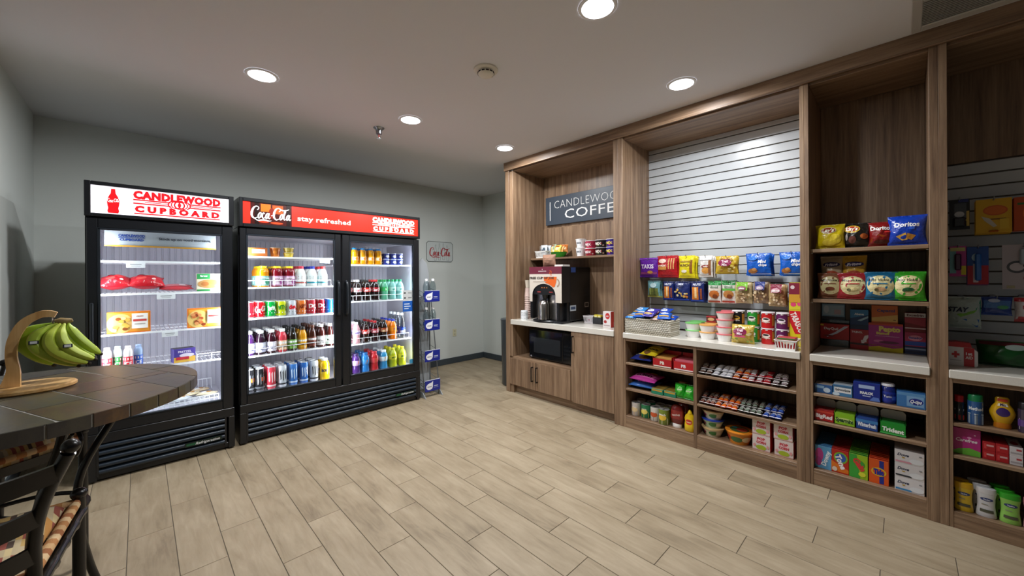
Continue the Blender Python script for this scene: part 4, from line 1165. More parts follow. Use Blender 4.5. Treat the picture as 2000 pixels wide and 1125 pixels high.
# front skin as quads between the outline top and the arch
arc2 = [(-.185, .22)] + arch + [(.145, .22)]
for (a, b) in zip(arc2, arc2[1:]):
    if b[0] - a[0] > 1e-6:
        mb.add([(a[0], 0, a[1]), (b[0], 0, b[1]), (b[0], 0, Hm), (a[0], 0, Hm)], [(0, 1, 2, 3)], 'd8cfc2')
    mb.add([(a[0], 0, a[1]), (b[0], 0, b[1]), (b[0], .10, b[1]), (a[0], .10, a[1])], [(3, 2, 1, 0)], '1a1a1c')
mb.add([(-Wm / 2, 0, .22), (-.185, 0, .22), (-.185, 0, Hm), (-Wm / 2, 0, Hm)], [(0, 1, 2, 3)], 'd8cfc2')
mb.add([(.145, 0, .22), (Wm / 2, 0, .22), (Wm / 2, 0, Hm), (.145, 0, Hm)], [(0, 1, 2, 3)], 'd8cfc2')
mb.box(Wm / 2 - .001, Wm / 2, 0, .14, .22, Hm, '17181a').box(-Wm / 2, -Wm / 2 + .001, 0, .14, .22, Hm, '17181a').box(-Wm / 2, Wm / 2, 0, .14, Hm - .001, Hm, '3a1420')
F = face(-Wm / 2, Wm / 2, 0, Hm, 0)
mb.prints(F, Wm, Hm, [('r', 0, .935, 1.0, .13, '6c2438'), ('e', -.08, .955, .02, .015, 'f0e8e8'), ('t', 'CANDLEWOOD', -.08, .92, .018, 'ece0e0', {'w': .3}),
    ('p', [(-.02, .745), (.03, .71), (.12, .69), (.2, .66), (.25, .635), (.3, .645), (.34, .72), (.36, .82), (-.04, .82)], 'e0641c'),
    ('t', 'FREE CUP OF JOE', -.1, .80, .038, '3a2c28', {'w': .76, 'fit': 1, 'bold': .04}), ('r', -.16, .735, .42, .012, 'b0a498')], .0006, 0)
for i in range(10):   # the mug handle, printed
    a0 = -1.3 + 2.6 * i / 10; a1 = -1.3 + 2.6 * (i + 1) / 10
    q = [F(.345 + r * math.cos(a), .715 + r * 1.0 * math.sin(a) * .76, .0026) for r, a in ((.10, a0), (.10, a1), (.07, a1), (.07, a0))]
    mb.add(q, [(0, 1, 2, 3)], 'a8907c')
for j, x in enumerate((.16, .20)):
    pth = [(x + .014 * math.sin(k * 1.3 + j), .84 + .012 * k) for k in range(9)]
    for a, b in zip(pth, pth[1:]):
        mb.add([F(a[0] - .006, a[1], .004), F(a[0] + .006, a[1], .004), F(b[0] + .006, b[1], .004), F(b[0] - .006, b[1], .004)], [(0, 1, 2, 3)], 'e0641c')
put('poster_door', mb, 'card', cm)
mb = MB()
arch2 = [(-.02 + .163 * math.cos(PI - PI * k / 12), .30 + .117 * math.sin(PI - PI * k / 12)) for k in range(13)]
mb.prism(list(reversed(arch2)), 'y', .012, .06, '101114')
for k in range(3):
    mb.box(-.06 + .035 * k, -.045 + .035 * k, .009, .013, .372, .382, 'c8702c')
for x in (-.12, .05):
    mb.box(x, x + .05, .0095, .013, .325, .335, 'a03c38')
put('control_panel', mb, 'black_coat', cm)
put('side_column', MB().box(-.23, -.19, .005, .12, .03, .31, '121316', .01), 'black_coat', cm)
put('side_column', MB().box(.15, .19, .005, .12, .02, .31, '121316', .01), 'black_coat', cm)
put('splash_plate', MB().box(-.19, .15, .06, .099, .03, .31, 'b8b4b0'), 'carafe_steel', cm)
put('carafe', MB().lathe([(.05, .028), (.058, .035), (.058, .20), (.045, .23), (.03, .24)], 24, 'c0bcb6', -.02, .0), 'carafe_steel', cm, smooth=40)
put('spout', MB().lathe([(.014, .235), (.022, .26), (.035, .30)], 16, '0e0e10', -.02, .025).box(-.03, -.01, -.03, .02, .235, .25, '0e0e10', .003), 'black_coat', cm, smooth=40)
put('drip_tray', MB().lathe([(.17, 0), (.178, .006), (.178, .018), (.165, .026), (.15, .022), (.0001, .022)], 28, '15171b', -.03, .06, caps=False, sy=.62).box(.10, .23, .0, .14, 0, .024, '121316', .003), 'black_coat', cm, smooth=40)
mb = MB()
sF = lambda u, v, o: (Wm / 2 + .0008 + o, .14 + (u + .5) * (Dm - .14), v * Hm)
mb.prints(sF, Dm - .14, Hm, [('r', -.34, .94, .22, .09, '2a3f74'), ('r', -.36, .26, .28, .10, 'a8b0b8'), ('r', -.36, .26, .22, .05, '3a4a66'), ('r', .3, .3, .2, .085, '8a7c70'), ('r', .3, .3, .15, .06, '2a2420')] + [('r', .3, .47 + .025 * k, .22, .008, '26282c') for k in range(6)], .0006, 0)
put('side_decal', mb, 'card', cm)
def cab(o, x, y, z, label=None, cat=None, group=None, rz=0.0, lean=0.0):
    return place(o, x, y, z, RZ + rz, lean, label, cat, group)
ZW = .8555
pb = bag('paper_bag', .19, .135, .07, '97705a', [('r', 0, .5, .8, .06, '82604c'), ('r', .05, .72, .7, .04, 'a8836c')], mat='matte')
cab(pb, 3.255, 2.745, ZW + Hm + .003, 'crumpled brown paper bag on top of the coffee machine', 'paper bag')
ty = MB().box(-.06, .06, -.06, .06, 0, .005, 'e4e0da', .002)
for a in ((-.06, -.057, -.06, .06), (.057, .06, -.06, .06), (-.06, .06, -.06, -.057), (-.06, .06, .057, .06)):
    ty.box(*a, .004, .022, 'e4e0da')
tag(put('white_tray', ty, 'plastic', None, (3.30, 2.60, ZW + Hm)), 'small white tray on top of the coffee machine', 'tray')
cup = MB().lathe([(.030, 0), (.031, .004), (.040, .100), (.042, .103), (.040, .106), (.0385, .1), (.0298, .008), (.0001, .008)], 20, 'c8aea4', caps=False)
cup.prints(cyl([(.031, .004), (.040, .1)]), .12, .1, [('r', 0, .85, 1.9, .12, 'a8776c'), ('r', 0, .5, 1.9, .1, 'e0d0c6')])
cme = cup.mesh('paper_cup', 'card', 40)
for k in range(11):
    o = put('paper_cup', cme, None, None, (3.31, 3.125, ZW + .106 + .026 * k)); o.rotation_euler = (PI, 0, RZ)
    tag(o, 'brown-banded paper cup in the nested stack beside the coffee machine', 'paper cup', 'stacked brown-banded paper cups')
o = put('paper_cup', MB().lathe([(.027, 0), (.035, .085), (.036, .088)], 20, 'e2d6c4'), 'card', None, (3.31, 3.125, ZW + .106 + .26 + .0), smooth=40)
tag(o, 'plain cream paper cup topping the brown-banded stack', 'paper cup')
o.location.z = ZW + .106 + .262
lidm = MB().lathe([(.044, 0), (.045, .006), (.040, .010), (.040, .022), (.036, .024), (.0001, .024)], 22, 'e8ebee', caps=False).mesh('cup_lid', 'plastic', 40)
for k in range(6):
    tag(put('cup_lid', lidm, None, None, (3.22, 3.10, ZW + .016 * k)), 'white plastic cup lid in the low stack at the worktop end', 'cup lid', 'stacked white cup lids')
def slot_basket(name, w, d, h, col, flare=.012, slots=7):
    r = empty(name)
    t = .003
    def wall(p0, p1, q0, q1, n):
        mb = MB()
        for (a, b) in ((0, .16), (.84, 1.0)):
            v = [tuple(p0[i] + (q0[i] - p0[i]) * s for i in range(3)) for s in (a, b)]; w_ = [tuple(p1[i] + (q1[i] - p1[i]) * s for i in range(3)) for s in (a, b)]
            mb.add([v[0], w_[0], w_[1], v[1]], [(0, 1, 2, 3)], col)
        for k in range(n + 1):
            c0 = k / n - .16 / n * (1 if k else 0) - (.0 if k else 0); c1 = min(1, k / n + .22 / n)
            c0 = max(0, k / n - .22 / n)
            v = []
            for s, e in ((.16, c0), (.16, c1), (.84, c1), (.84, c0)):
                a = [p0[i] + (p1[i] - p0[i]) * e for i in range(3)]; b = [q0[i] + (q1[i] - q0[i]) * e for i in range(3)]
                v.append(tuple(a[i] + (b[i] - a[i]) * s for i in range(3)))
            mb.add(v, [(0, 1, 2, 3)], col)
        return mb
    W0, D0, W1, D1 = w / 2 - flare, d / 2 - flare, w / 2, d / 2
    c0 = [(-W0, -D0, t), (W0, -D0, t), (W0, D0, t), (-W0, D0, t)]; c1 = [(-W1, -D1, h), (W1, -D1, h), (W1, D1, h), (-W1, D1, h)]
    for i in range(4):
        j = (i + 1) % 4
        mb = wall(c0[i], c0[j], c1[i], c1[j], slots if i % 2 == 0 else max(3, int(slots * d / w)))
        k0 = len(mb.v)
        put('basket_side', mb, 'plastic', r)
    put('basket_floor', MB().box(-W0, W0, -D0, D0, 0, t, col), 'plastic', r)
    put('basket_rim', MB().tube([c1[0], c1[1], c1[2], c1[3]], .0035, 6, col, True), 'plastic', r)
    return r
zz = 1.5755
cab(slot_basket('slotted_basket', .17, .13, .085, 'e8e8e6', .012, 8), 3.535, 3.07, zz, 'white slotted basket of packets on the shelf above the coffee machine', 'basket')
for k, (dy, dx, c, h, lab) in enumerate(((-.04, .02, '8a8078', .12, 'grey-brown packet upright in the white slotted shelf basket'), (.02, -.01, 'c8ccd0', .125, 'silver packet upright in the white slotted shelf basket'), (.05, .02, 'b8bcc0', .12, 'dark-printed silver packet leaning in the white slotted shelf basket'))):
    cab(bag('snack_packet', .10, h + .03, .04, c, [('r', 0, .5, .6, .3, '3a4450' if k else '6c6058'), ('e', .1, .7, .4, .2, '50606c')]), 3.535 + dx, 3.07 - dy, zz + .006, lab, 'packet', None, .2 * (k - 1))
gb = MB().lathe([(.05, 0), (.052, .004), (.085, .03), (.098, .062), (.100, .064), (.096, .062), (.08, .03), (.0001, .006)], 24, '2f9a2a', caps=False)
cab(put('serving_bowl', gb, 'plastic', smooth=50), 3.545, 2.845, zz, 'bright green plastic bowl on the shelf above the coffee machine', 'bowl')
for k, (dx, dy, rz, c, lab) in enumerate(((-.02, .05, .3, 'd8b060', 'tan snack pouch heaped in the green bowl'), (.0, -.02, -.2, 'e09848', 'orange snack pouch heaped in the green bowl'), (-.03, .0, .0, 'd8c040', 'yellow snack pouch heaped in the green bowl'), (.02, -.06, .5, 'c87838', 'rust snack pouch tucked in the green bowl'), (-.01, .085, -.4, '9aa88c', 'sage green packet hanging over the bowl edge'))):
    cab(bag('snack_pouch', .10, .10, .04, c, [('e', 0, .5, .5, .4, 'f0d8a8'), ('r', 0, .8, .6, .1, 'b04c20')]), 3.545 + dx, 2.845 + dy, zz + .035 + .008 * k, lab, 'packet', None, rz, -.3)
wc = tub('paper_bowl', .058, .044, .095, 'e8e8ea', 'f2f2f2', [('t', 'oats', 0, .6, .3, '4a5460', {'w': .5}), ('e', -.3, .3, .3, .3, '8a98a4')])
cab(wc, 3.51, 2.50, zz, 'white oatmeal bowl in the stack of two on coffee cabinet shelf', 'food cup', 'white oatmeal bowls stack'); dup(wc, (3.51, 2.50, zz + .0955))
def noodle(c, spots, txt, tc):
    pr = [('e', random.Random(k * 7 + len(c)).uniform(-.4, .4) if 0 else -.45 + .15 * (k % 7), .25 + .5 * ((k * 3) % 5) / 5, .12, .2, spots[k % len(spots)]) for k in range(12)]
    return tub('cereal_cup', .062, .050, .082, c, 'ece8ea', pr + [('t', txt, -.0, .5, .34, tc, {'w': .5, 'bold': .05})])
cab(noodle('a82838', ('c84858', '8c1828', 'e8c8c8'), 'MIX', 'f4e4e4'), 3.51, 2.372, zz, 'red cereal cup on the shelf beside the white bowls', 'cereal cup')
o = cab(noodle('2a2420', ('c85040', 'd8b890', '7a8a48', 'b03048'), 'MIX', 'f0ece4'), 3.51, 2.24, zz, 'black fruit-printed cereal cup in a stack of two', 'cereal cup', 'black fruit-printed cereal cups'); dup(o, (3.51, 2.24, zz + .0825))
cab(noodle('b83050', ('e08898', '901838'), 'MIX', 'f4e4e4'), 3.52, 2.375, zz + .0825, 'pink-red cereal cup stacked on the red one', 'cereal cup')
o = cab(noodle('3a2c90', ('d8b030', 'c83878', '5a48c0'), 'MIX', 'f4e070'), 3.51, 2.108, zz, 'purple cereal cup in a stack of two by the divider', 'cereal cup', 'purple cereal cups'); dup(o, (3.51, 2.108, zz + .0825))
cab(slot_basket('slotted_basket', .125, .10, .075, 'd8d4d8', .01, 7), 3.46, 2.345, ZW, 'pale slotted basket of sugar packets on the coffee worktop', 'basket')
for k in range(5):
    cab(carton('sugar_packet', .05, .006, .06, ('e8e4e8', 'd8b8c0', 'f0f0f0', 'c8d0e0', 'e8d8d8')[k], [('r', 0, .5, .8, .2, ('b04860', 'a04050', '6070a0', '4a60a0', '90405a')[k])]), 3.43 + .012 * k, 2.345, ZW + .005, ('white and rose', 'pink', 'white and blue', 'pale blue', 'blush')[k] + ' sugar packet filed in the pale slotted basket', 'sugar packet')
cb = empty('condiment_caddy', (3.47, 2.235, ZW), RZ); tag(cb, 'black condiment caddy on the coffee worktop', 'caddy')
put('caddy_box', MB().box(-.05, .05, -.06, -.055, 0, .07, '17181c').box(-.05, .05, .06, .065, 0, .085, '17181c').box(-.05, -.045, -.055, .06, 0, .075, '17181c').box(.045, .05, -.055, .06, 0, .075, '17181c').box(-.05, .05, -.055, .06, 0, .004, '17181c'), 'plastic', cb)
for k, c in enumerate(('d8c428', 'd8c428', '3a4880', '3a4880')):
    cab(carton('tea_packet', .04, .05, .06, c, [('r', 0, .7, .8, .3, 'e8e0a0' if k < 2 else '8090c0')]), 3.445 + .055 * (k // 2) - .0, 2.235 + (.021 if k % 2 else -.021), ZW + .035, ('yellow tea packet in the black caddy, outer', 'yellow tea packet in the black caddy, inner', 'navy tea packet in the black caddy, outer', 'navy tea packet in the black caddy, inner')[k], 'tea packet')
o = carton('stirrer_box', .085, .06, .155, 'e8e2e2', [('e', .1, .72, .6, .4, 'c82c2c'), ('e', -.2, .35, .4, .2, 'a83030'), ('r', 0, .12, .8, .08, 'b8a8a8'), ('t', 'stir', .1, .72, .1, 'f4f0f0')], side='d04038')
cab(o, 3.285, 2.02, ZW, 'white stirrer box with red print beside the cabinet divider', 'box')

# microwave in the niche
mw = empty('microwave', (3.2, 2.70, .4245), RZ); tag(mw, 'black countertop microwave inside the wooden niche', 'microwave')
w_, h_ = .60, .335
put('housing', MB().box(-w_ / 2, w_ / 2, .02, .40, .008, h_, '0c0d0f', .004), 'black_coat', mw)
dd = put('door', MB().box(-w_ / 2, w_ / 2 - .12, -.005, .02, .012, h_ - .004, '0e0f12', .004), 'gloss', mw)
put('window', MB().box(-w_ / 2 + .07, w_ / 2 - .15, -.0065, -.004, .075, h_ - .09, '2a2d31', .002), 'gloss', dd)
mb = MB(); mb.prints(face(-w_ / 2, w_ / 2, 0, h_, -.0055), w_, h_, [('t', 'GE', -.45, .09, .04, 'c8c8cc')], .0004, 0)
put('badge', mb, 'card', dd)
mb = MB().box(w_ / 2 - .118, w_ / 2, -.005, .02, .012, h_ - .004, '101114', .004)
for i in range(4):
    for j in range(3):
        mb.box(w_ / 2 - .095 + .028 * j, w_ / 2 - .075 + .028 * j, -.0065, -.004, .06 + .04 * i, .08 + .04 * i, '1d1f23')
put('control_panel', mb, 'gloss', mw)
for sx in (-1, 1):
    put('foot', MB().lathe([(.012, 0), (.012, .01)], 10, '0a0a0a', sx * .25, .06).lathe([(.012, 0), (.012, .01)], 10, '0a0a0a', sx * .25, .36), 'plastic', mw)

# ------------------------------------------------------------------ slatwall bay: hooks and hanging snacks
def hook(x, y, z, lab):
    o = put('peg_hook', MB().tube([(3.628, y, z), (x - .02, y, z + .004), (x - .03, y, z + .02)], .0028, 6, '9a9ea4').box(3.622, 3.6295, y - .012, y + .012, z - .025, z + .018, '8a8e94', .002), 'satin_metal', smooth=60)
    tag(o, lab, 'hook')
def hang(o, x, y, zb, zt, lab, n=2, step=.044, cat='snack bag'):
    cab(o, x, y, zb, lab, cat, lab if n > 1 else None)
    for k in range(1, n):
        dup(o, (x + step * k, y + rnd.uniform(-.006, .006), zb - .004 * k))
    hook(x, y, zt + .004 - .02, 'thin steel peg hook holding the ' + ' '.join(lab.replace(' hanging', '').split()[:9]))
T_ = lambda s, x, z, h, c, **k: ('t', s, x, z, h, c, dict({'bold': .035}, **k))
hang(bag('snack_bag', .183, .18, .05, '5a1c90', [T_('TAKIS', -.05, .55, .2, 'e8dcf0', w=.7), ('r', 0, .2, .9, .12, '8a3a78'), ('e', .1, .25, .3, .16, 'c89048'), ('r', 0, .95, 1, .06, '7a3cb0')]), 3.42, 1.665, 1.345, 1.525, 'purple snack bag hanging on the slatwall beside the divider', 3)
def redbag(u, v):
    return 'd8b070' if (abs(u * 8 - round(u * 8)) < .16 and v > .35 and u > .0) else None
hang(bag('snack_bag', .19, .195, .05, 'a81820', [('e', -.22, .75, .4, .2, 'e8c8b8'), ('r', .12, .62, .05, .5, 'd8a868'), ('r', .24, .62, .05, .5, 'd8a868'), ('r', .36, .62, .05, .5, 'd8a868'), ('r', -.2, .42, .45, .14, 'c8883c'), ('t', 'pretzel', -.22, .55, .1, 'f0e0c8')], band=None), 3.42, 1.492, 1.343, 1.538, 'red snack bag with tan sticks hanging on the slatwall', 3)
hang(bag('snack_bag', .14, .195, .045, 'dccb1e', [T_('MUNCH', -.1, .56, .12, '5a3a20', w=.6), ('r', .3, .5, .16, .6, '8a5a28'), ('e', -.12, .3, .35, .14, 'e8e0d0'), ('r', -.05, .74, .7, .06, 'a88a28')]), 3.42, 1.320, 1.336, 1.532, 'yellow snack bag with brown stripe hanging on the slatwall', 3)
hang(bag('snack_bag', .11, .18, .04, 'd8d4ce', [('e', 0, .48, .7, .16, '8a2a28'), ('e', 0, .3, .6, .3, 'd89848'), ('r', .3, .5, .18, .8, '8c5a38'), ('r', 0, .88, .9, .18, 'e8e8e8'), T_('nuts', 0, .5, .09, 'f0e0d0', w=.5)]), 3.42, 1.162, 1.345, 1.525, 'white and tan snack bag hanging on the slatwall', 3)
def mixprint(base, seed, n, cs, z0=.08, z1=.92):
    q = random.Random(seed)
    return [('e', q.uniform(-.42, .42), q.uniform(z0, z1), q.uniform(.08, .16), q.uniform(.07, .13), q.choice(cs)) for _ in range(n)]
hang(bag('snack_bag', .17, .142, .045, 'c8a830', mixprint('', 3, 22, ('d8c060', 'a87828', 'e0d090', 'b88838')) + [('e', -.02, .6, .62, .42, '8c2450'), T_('Trail', -.02, .68, .13, 'f0d8e0', w=.5), T_('Mix', -.02, .5, .13, 'f0d8e0', w=.4)]), 3.42, 1.004, 1.373, 1.515, 'gold and magenta snack mix bag hanging on the slatwall', 2)
for y, w, lab in ((.782, .168, 'bright blue cookie bag hanging alone with a gap on both sides'), (.572, .15, 'bright blue cookie bag hanging above the red and yellow stick box')):
    hang(bag('cookie_bag', w, .17, .05, '1458b8', [T_('Mini', .18, .62, .13, 'f4f8ff', w=.5, shear=.2), T_('chips', .2, .47, .11, 'f4f8ff', w=.5, shear=.2), ('e', -.22, .2, .4, .22, '9a6434'), ('e', -.16, .26, .22, .14, 'c08a50'), ('r', .1, .06, .8, .03, 'd8e4f8'), ('e', -.2, .78, .4, .2, '2a74d0')]), 3.42, y, 1.356, 1.528, lab, 3)
X2 = 3.45
hang(bag('snack_bag', .125, .155, .035, '6a9aa0', [('r', 0, .3, 1, .5, '6a7438'), ('r', 0, .05, 1, .08, 'b8b858'), ('e', 0, .72, .5, .3, 'b8d4d8'), ('r', -.25, .35, .12, .4, '98a458'), ('r', .1, .35, .12, .4, '4c5828')]), X2, 1.632, 1.156, 1.311, 'teal and olive sunflower seed bag hanging in the lower slatwall row', 2)
def nutbag(w, h, txt='NUTS'):
    return bag('nut_bag', w, h, .04, '1a2660', [('r', -.14, .42, .5, .6, 'd07a28'), ('r', -.1, .45, .16, .5, 'e8c890'), ('r', .3, .4, .14, .5, '8a4830'), T_(txt, 0, .84, .1, 'd8dcf0', w=.7), ('r', 0, .08, .9, .07, '2a48b8')])
hang(nutbag(.10, .175), X2, 1.494, 1.133, 1.308, 'slim navy nut bag hanging next to the teal seed bag', 2)
hang(bag('nut_bag', .145, .175, .045, '1c2860', mixprint('', 9, 14, ('d8b050', '8a4038', 'e0d0a0', 'c87838'), .15, .7) + [T_('MIX', 0, .85, .1, 'd8dcf0', w=.7), ('r', 0, .07, .9, .07, '2848c0')]), X2, 1.372, 1.133, 1.309, 'wide navy mixed nut bag hanging between two slim ones', 2)
hang(nutbag(.115, .182), X2, 1.243, 1.126, 1.309, 'slim navy nut bag hanging beside the green-topped bags', 3)
def gw(c2, c3):
    return bag('nut_bag', .105, .186, .035, 'd8d4cc', [('r', 0, .9, .98, .2, '2a8a40'), ('r', 0, .6, .98, .1, c2), ('e', 0, .4, .8, .34, c3), ('e', .1, .3, .4, .2, '7a3c1c'), ('r', 0, .07, .9, .08, 'a8483c'), T_('almond', 0, .73, .08, '3a6a40', w=.7)])
hang(gw('d8d0c0', 'b8682c'), X2, 1.107, 1.126, 1.314, 'green-topped white nut bag with brown almonds hanging in the lower row', 3)
hang(gw('5ab048', 'b07840'), X2, .999, 1.129, 1.314, 'green-topped white nut bag with a second green band hanging in the lower row', 3)
def clearnut(top, top2, nut, txt, w=.118):
    return bag('nut_bag', w, .168, .04, nut, mixprint('', len(txt) * 5, 26, ('d0b890', 'a88a60', 'e0cca8', '8c6c44'), .05, .55) + [('p', [(-.30, .62), (.30, .62), (.34, 1), (-.34, 1)], top), ('e', 0, .72, .5, .2, top2), T_(txt, 0, .72, .08, 'f0f0e8', w=.45)], pinch=-.02)
hang(clearnut('7ab828', '9a6070', 'b8a478', 'pista'), X2, .892, 1.134, 1.303, 'lime-topped clear bag of pistachios hanging in the lower row', 2)
hang(clearnut('20307a', 'b09ab8', '8c7258', 'mix', .10), X2, .772, 1.139, 1.303, 'navy-topped clear bag of nuts hanging in the lower row', 2)
hang(clearnut('8a2c44', 'd8a8b4', 'b09468', 'peanut', .108), X2, .668, 1.12, 1.292, 'burgundy-topped clear bag of peanuts hanging in the lower row', 2)
# stick box standing by the divider
o = carton('stick_box', .085, .08, .455, 'd8c820', [('p', [(-.5, .40), (-.1, .20), (.5, .20), (.5, .56), (-.5, .56)], 'c81824'), T_('TABASCO', .06, .38, .075, 'f4f0e8', w=1.75, fit=1, rot=-1.2), ('r', 0, .63, 1, .10, 'd0c830'), ('e', -.2, .66, .4, .07, 'd84070'), ('e', .25, .67, .4, .07, 'd84878'), ('r', 0, .76, 1, .14, 'c8962c'), ('r', -.1, .91, .8, .18, '7a1c34'), ('r', .36, .88, .26, .24, 'a86428'), ('e', -.25, .93, .3, .06, 'd8c8c8')], side='b81c28')
cab(o, 3.37, .532, .8475, 'tall red and yellow snack stick box standing by the cabinet divider', 'snack box')

# on the stone worktop
ZS = .8475
wk = empty('wicker_basket', (3.225, 1.55, ZS), RZ); tag(wk, 'whitewashed wicker basket full of blue snack bags on worktop', 'basket')
bw, bd, bh = .405, .20, .135
for s, (x0, x1, y0, y1) in enumerate(((-bw / 2, bw / 2, -bd / 2, -bd / 2 + .012), (-bw / 2, bw / 2, bd / 2 - .012, bd / 2), (-bw / 2, -bw / 2 + .012, -bd / 2 + .012, bd / 2 - .012), (bw / 2 - .012, bw / 2, -bd / 2 + .012, bd / 2 - .012))):
    mb = MB(); q = random.Random(s)
    nz = 9
    lx = (x1 - x0) if s < 2 else (y1 - y0); nn = max(8, int(lx / .02))
    for j in range(nz):
        zc = .008 + (bh - .014) * j / (nz - 1)
        p = []
        for k in range(nn * 2 + 1):
            t = k / (nn * 2); wv = .0045 * math.cos(PI * k + PI * j)
            p.append((x0 + (x1 - x0) * t, (y0 + y1) / 2 + wv, zc + q.uniform(-.001, .001)) if s < 2 else ((x0 + x1) / 2 + wv, y0 + (y1 - y0) * t, zc))
        mb.tube(p, .0072, 5, q.choice(('d6d1c4', 'c9c3b4', 'dcd8cd', 'bdb6a6')))
    put('woven_side', mb, 'matte', wk, smooth=60)
put('basket_floor', MB().box(-bw / 2 + .005, bw / 2 - .005, -bd / 2 + .005, bd / 2 - .005, .0, .01, 'bdb6a6'), 'matte', wk)
q = random.Random(5)
SPEC = ((-.15, -.05, '2a78c8', 'light blue', .0), (-.07, -.04, '1c50a8', 'blue', .2), (.01, -.055, '3a3090', 'violet-blue', -.2), (.09, -.05, 'd8c0b8', 'pale pink', .1), (.15, -.04, '1c58b8', 'cobalt', .3), (-.14, .03, '3c8ad0', 'sky blue', -.3), (-.05, .035, '2c3c50', 'slate', .4), (.02, .03, 'b82830', 'red', .0), (.09, .035, '1a48b0', 'royal blue', -.15), (.155, .04, '2050c0', 'vivid blue', .1))
for k, (dx, dy, c, nm, rz) in enumerate(SPEC):
    o = bag('snack_bag', .11, .13, .045, c, [('e', 0, .55, .6, .3, 'e8eef4'), ('t', 'snack', 0, .56, .12, c, {'w': .5}), ('r', 0, .2, .7, .1, 'd8a040')])
    o.location = (3.225 + dy - .055, 1.55 - dx, ZS + .136 + .012 * (k % 3)); o.rotation_euler = (math.radians(-82 + 10 * (k % 3)), 0, RZ + rz)
    tag(o, nm + ' snack bag heaped in the whitewashed wicker basket', 'snack bag')
def tublabel(x, y, z, lid, lab, n, group, h=.052, r=.06):
    o = tub('meal_tub', r, r * .8, h, 'eceae8', lid, [('r', 0, .75, 1.9, .25, 'f4f2f0')], .008)
    cab(o, x, y, z, lab, 'food tub', group if n > 1 else None)
    for k in range(1, n):
        dup(o, (x, y, z + h * k))
tublabel(3.30, 1.225, ZS, '7ac870', 'white meal tub with green lid stacked beside the wicker basket', 2, 'green-lidded tubs', .06)
tublabel(3.43, 1.235, ZS, '70c068', 'white meal tub with green lid set behind the others', 2, 'rear green-lidded tubs', .06)
tublabel(3.275, 1.105, ZS, 'e0a458', 'white meal tub with orange lid in a stack of two', 2, 'orange-lidded tubs', .058)
tublabel(3.41, 1.11, ZS, 'e0a860', 'white meal tub with orange lid behind the stack of two', 2, 'rear orange-lidded tubs', .058)
tublabel(3.27, .975, ZS, 'd86a70', 'white meal tub with red lid in the stack of four', 4, 'red-lidded tubs', .056)
tublabel(3.42, .985, ZS, 'd87078', 'white meal tub with red lid behind the stack of four', 4, 'rear red-lidded tubs', .056)
o = carton('soup_box', .075, .06, .055, '5a2420', [('e', 0, .5, .7, .5, 'c8a878'), ('r', 0, .9, 1, .16, 'b02c38'), ('r', 0, .1, 1, .12, 'a82028')])
cab(o, 3.43, 1.12, ZS + .117, 'small maroon soup box resting on the orange-lidded tubs', 'food box')
def crisp(c, fc, h=.105, r=.0385):
    pr = [('e', -.05, .55, .42, .3, fc), ('e', -.05, .60, .3, .12, '18181a'), ('t', 'Pringles', -.05, .40, .1, 'f0e8d8', {'w': .4}), ('r', .36, .5, .2, .7, 'c88a30'), ('r', 0, .95, 1.9, .06, 'e8e4e0')]
    o = tub('chip_can', r, r, h, c, 'e8e8ec', pr, .008)
    return o
def crisps(y, c, fc, nm, x=3.325):
    o = cab(crisp(c, fc), x, y, ZS, nm + ' short chip can with pale lid in a stack of two', 'chip can', nm + ' chip cans'); dup(o, (x, y, ZS + .1285))
for y, c, fc, nm in ((.902, '1c1a1e', 'd8a838', 'black'), (.808, '2c9a34', 'f0ece4', 'green'), (.706, 'c01c20', 'f0e0d8', 'red'), (.612, '5c1c50', 'e8dce8', 'plum')):
    o = cab(crisp(c, fc, .118, .042), 3.345, y, ZS + .118, nm + ' short chip can with pale lid in the upper tier', 'chip can', nm + ' chip cans')
    if nm == 'green':
        o.location.x = 3.385; dup(o, (3.385, y, ZS))
    else:
        dup(o, (3.345, y, ZS))
o = bag('snack_bag', .155, .14, .075, 'c8ac48', mixprint('', 21, 26, ('d8c878', 'a88038', 'e4d8a0', '7a9a38', 'b89048')) + [('e', -.02, .6, .62, .4, '8a2850'), T_('Trail', -.02, .68, .12, 'f4dce4', w=.5), T_('Mix', -.02, .5, .12, 'f4dce4', w=.4), ('r', -.02, .36, .5, .08, 'd85080')])
cab(o, 3.235, .845, ZS, 'gold and magenta snack mix bag standing on worktop before chip cans', 'snack bag', None, 0, -.12)
cab(slot_basket('slotted_basket', .125, .15, .065, 'ecebe8', .01, 7), 3.20, .562, ZS, 'white slotted basket of red packets by the cabinet divider', 'basket')
for k in range(3):
    cab(carton('candy_packet', .10, .03, .075, 'a81c24', [('e', 0, .6, .4, .4, 'd8b8a0'), ('r', .35, .6, .2, .4, 'e8e0d8'), ('r', 0, .92, 1, .12, '4a7a38')]), 3.165 + .035 * k, .562, ZS + .006, ('front', 'middle', 'rear')[k] + ' red candy packet in the white slotted worktop basket', 'packet')

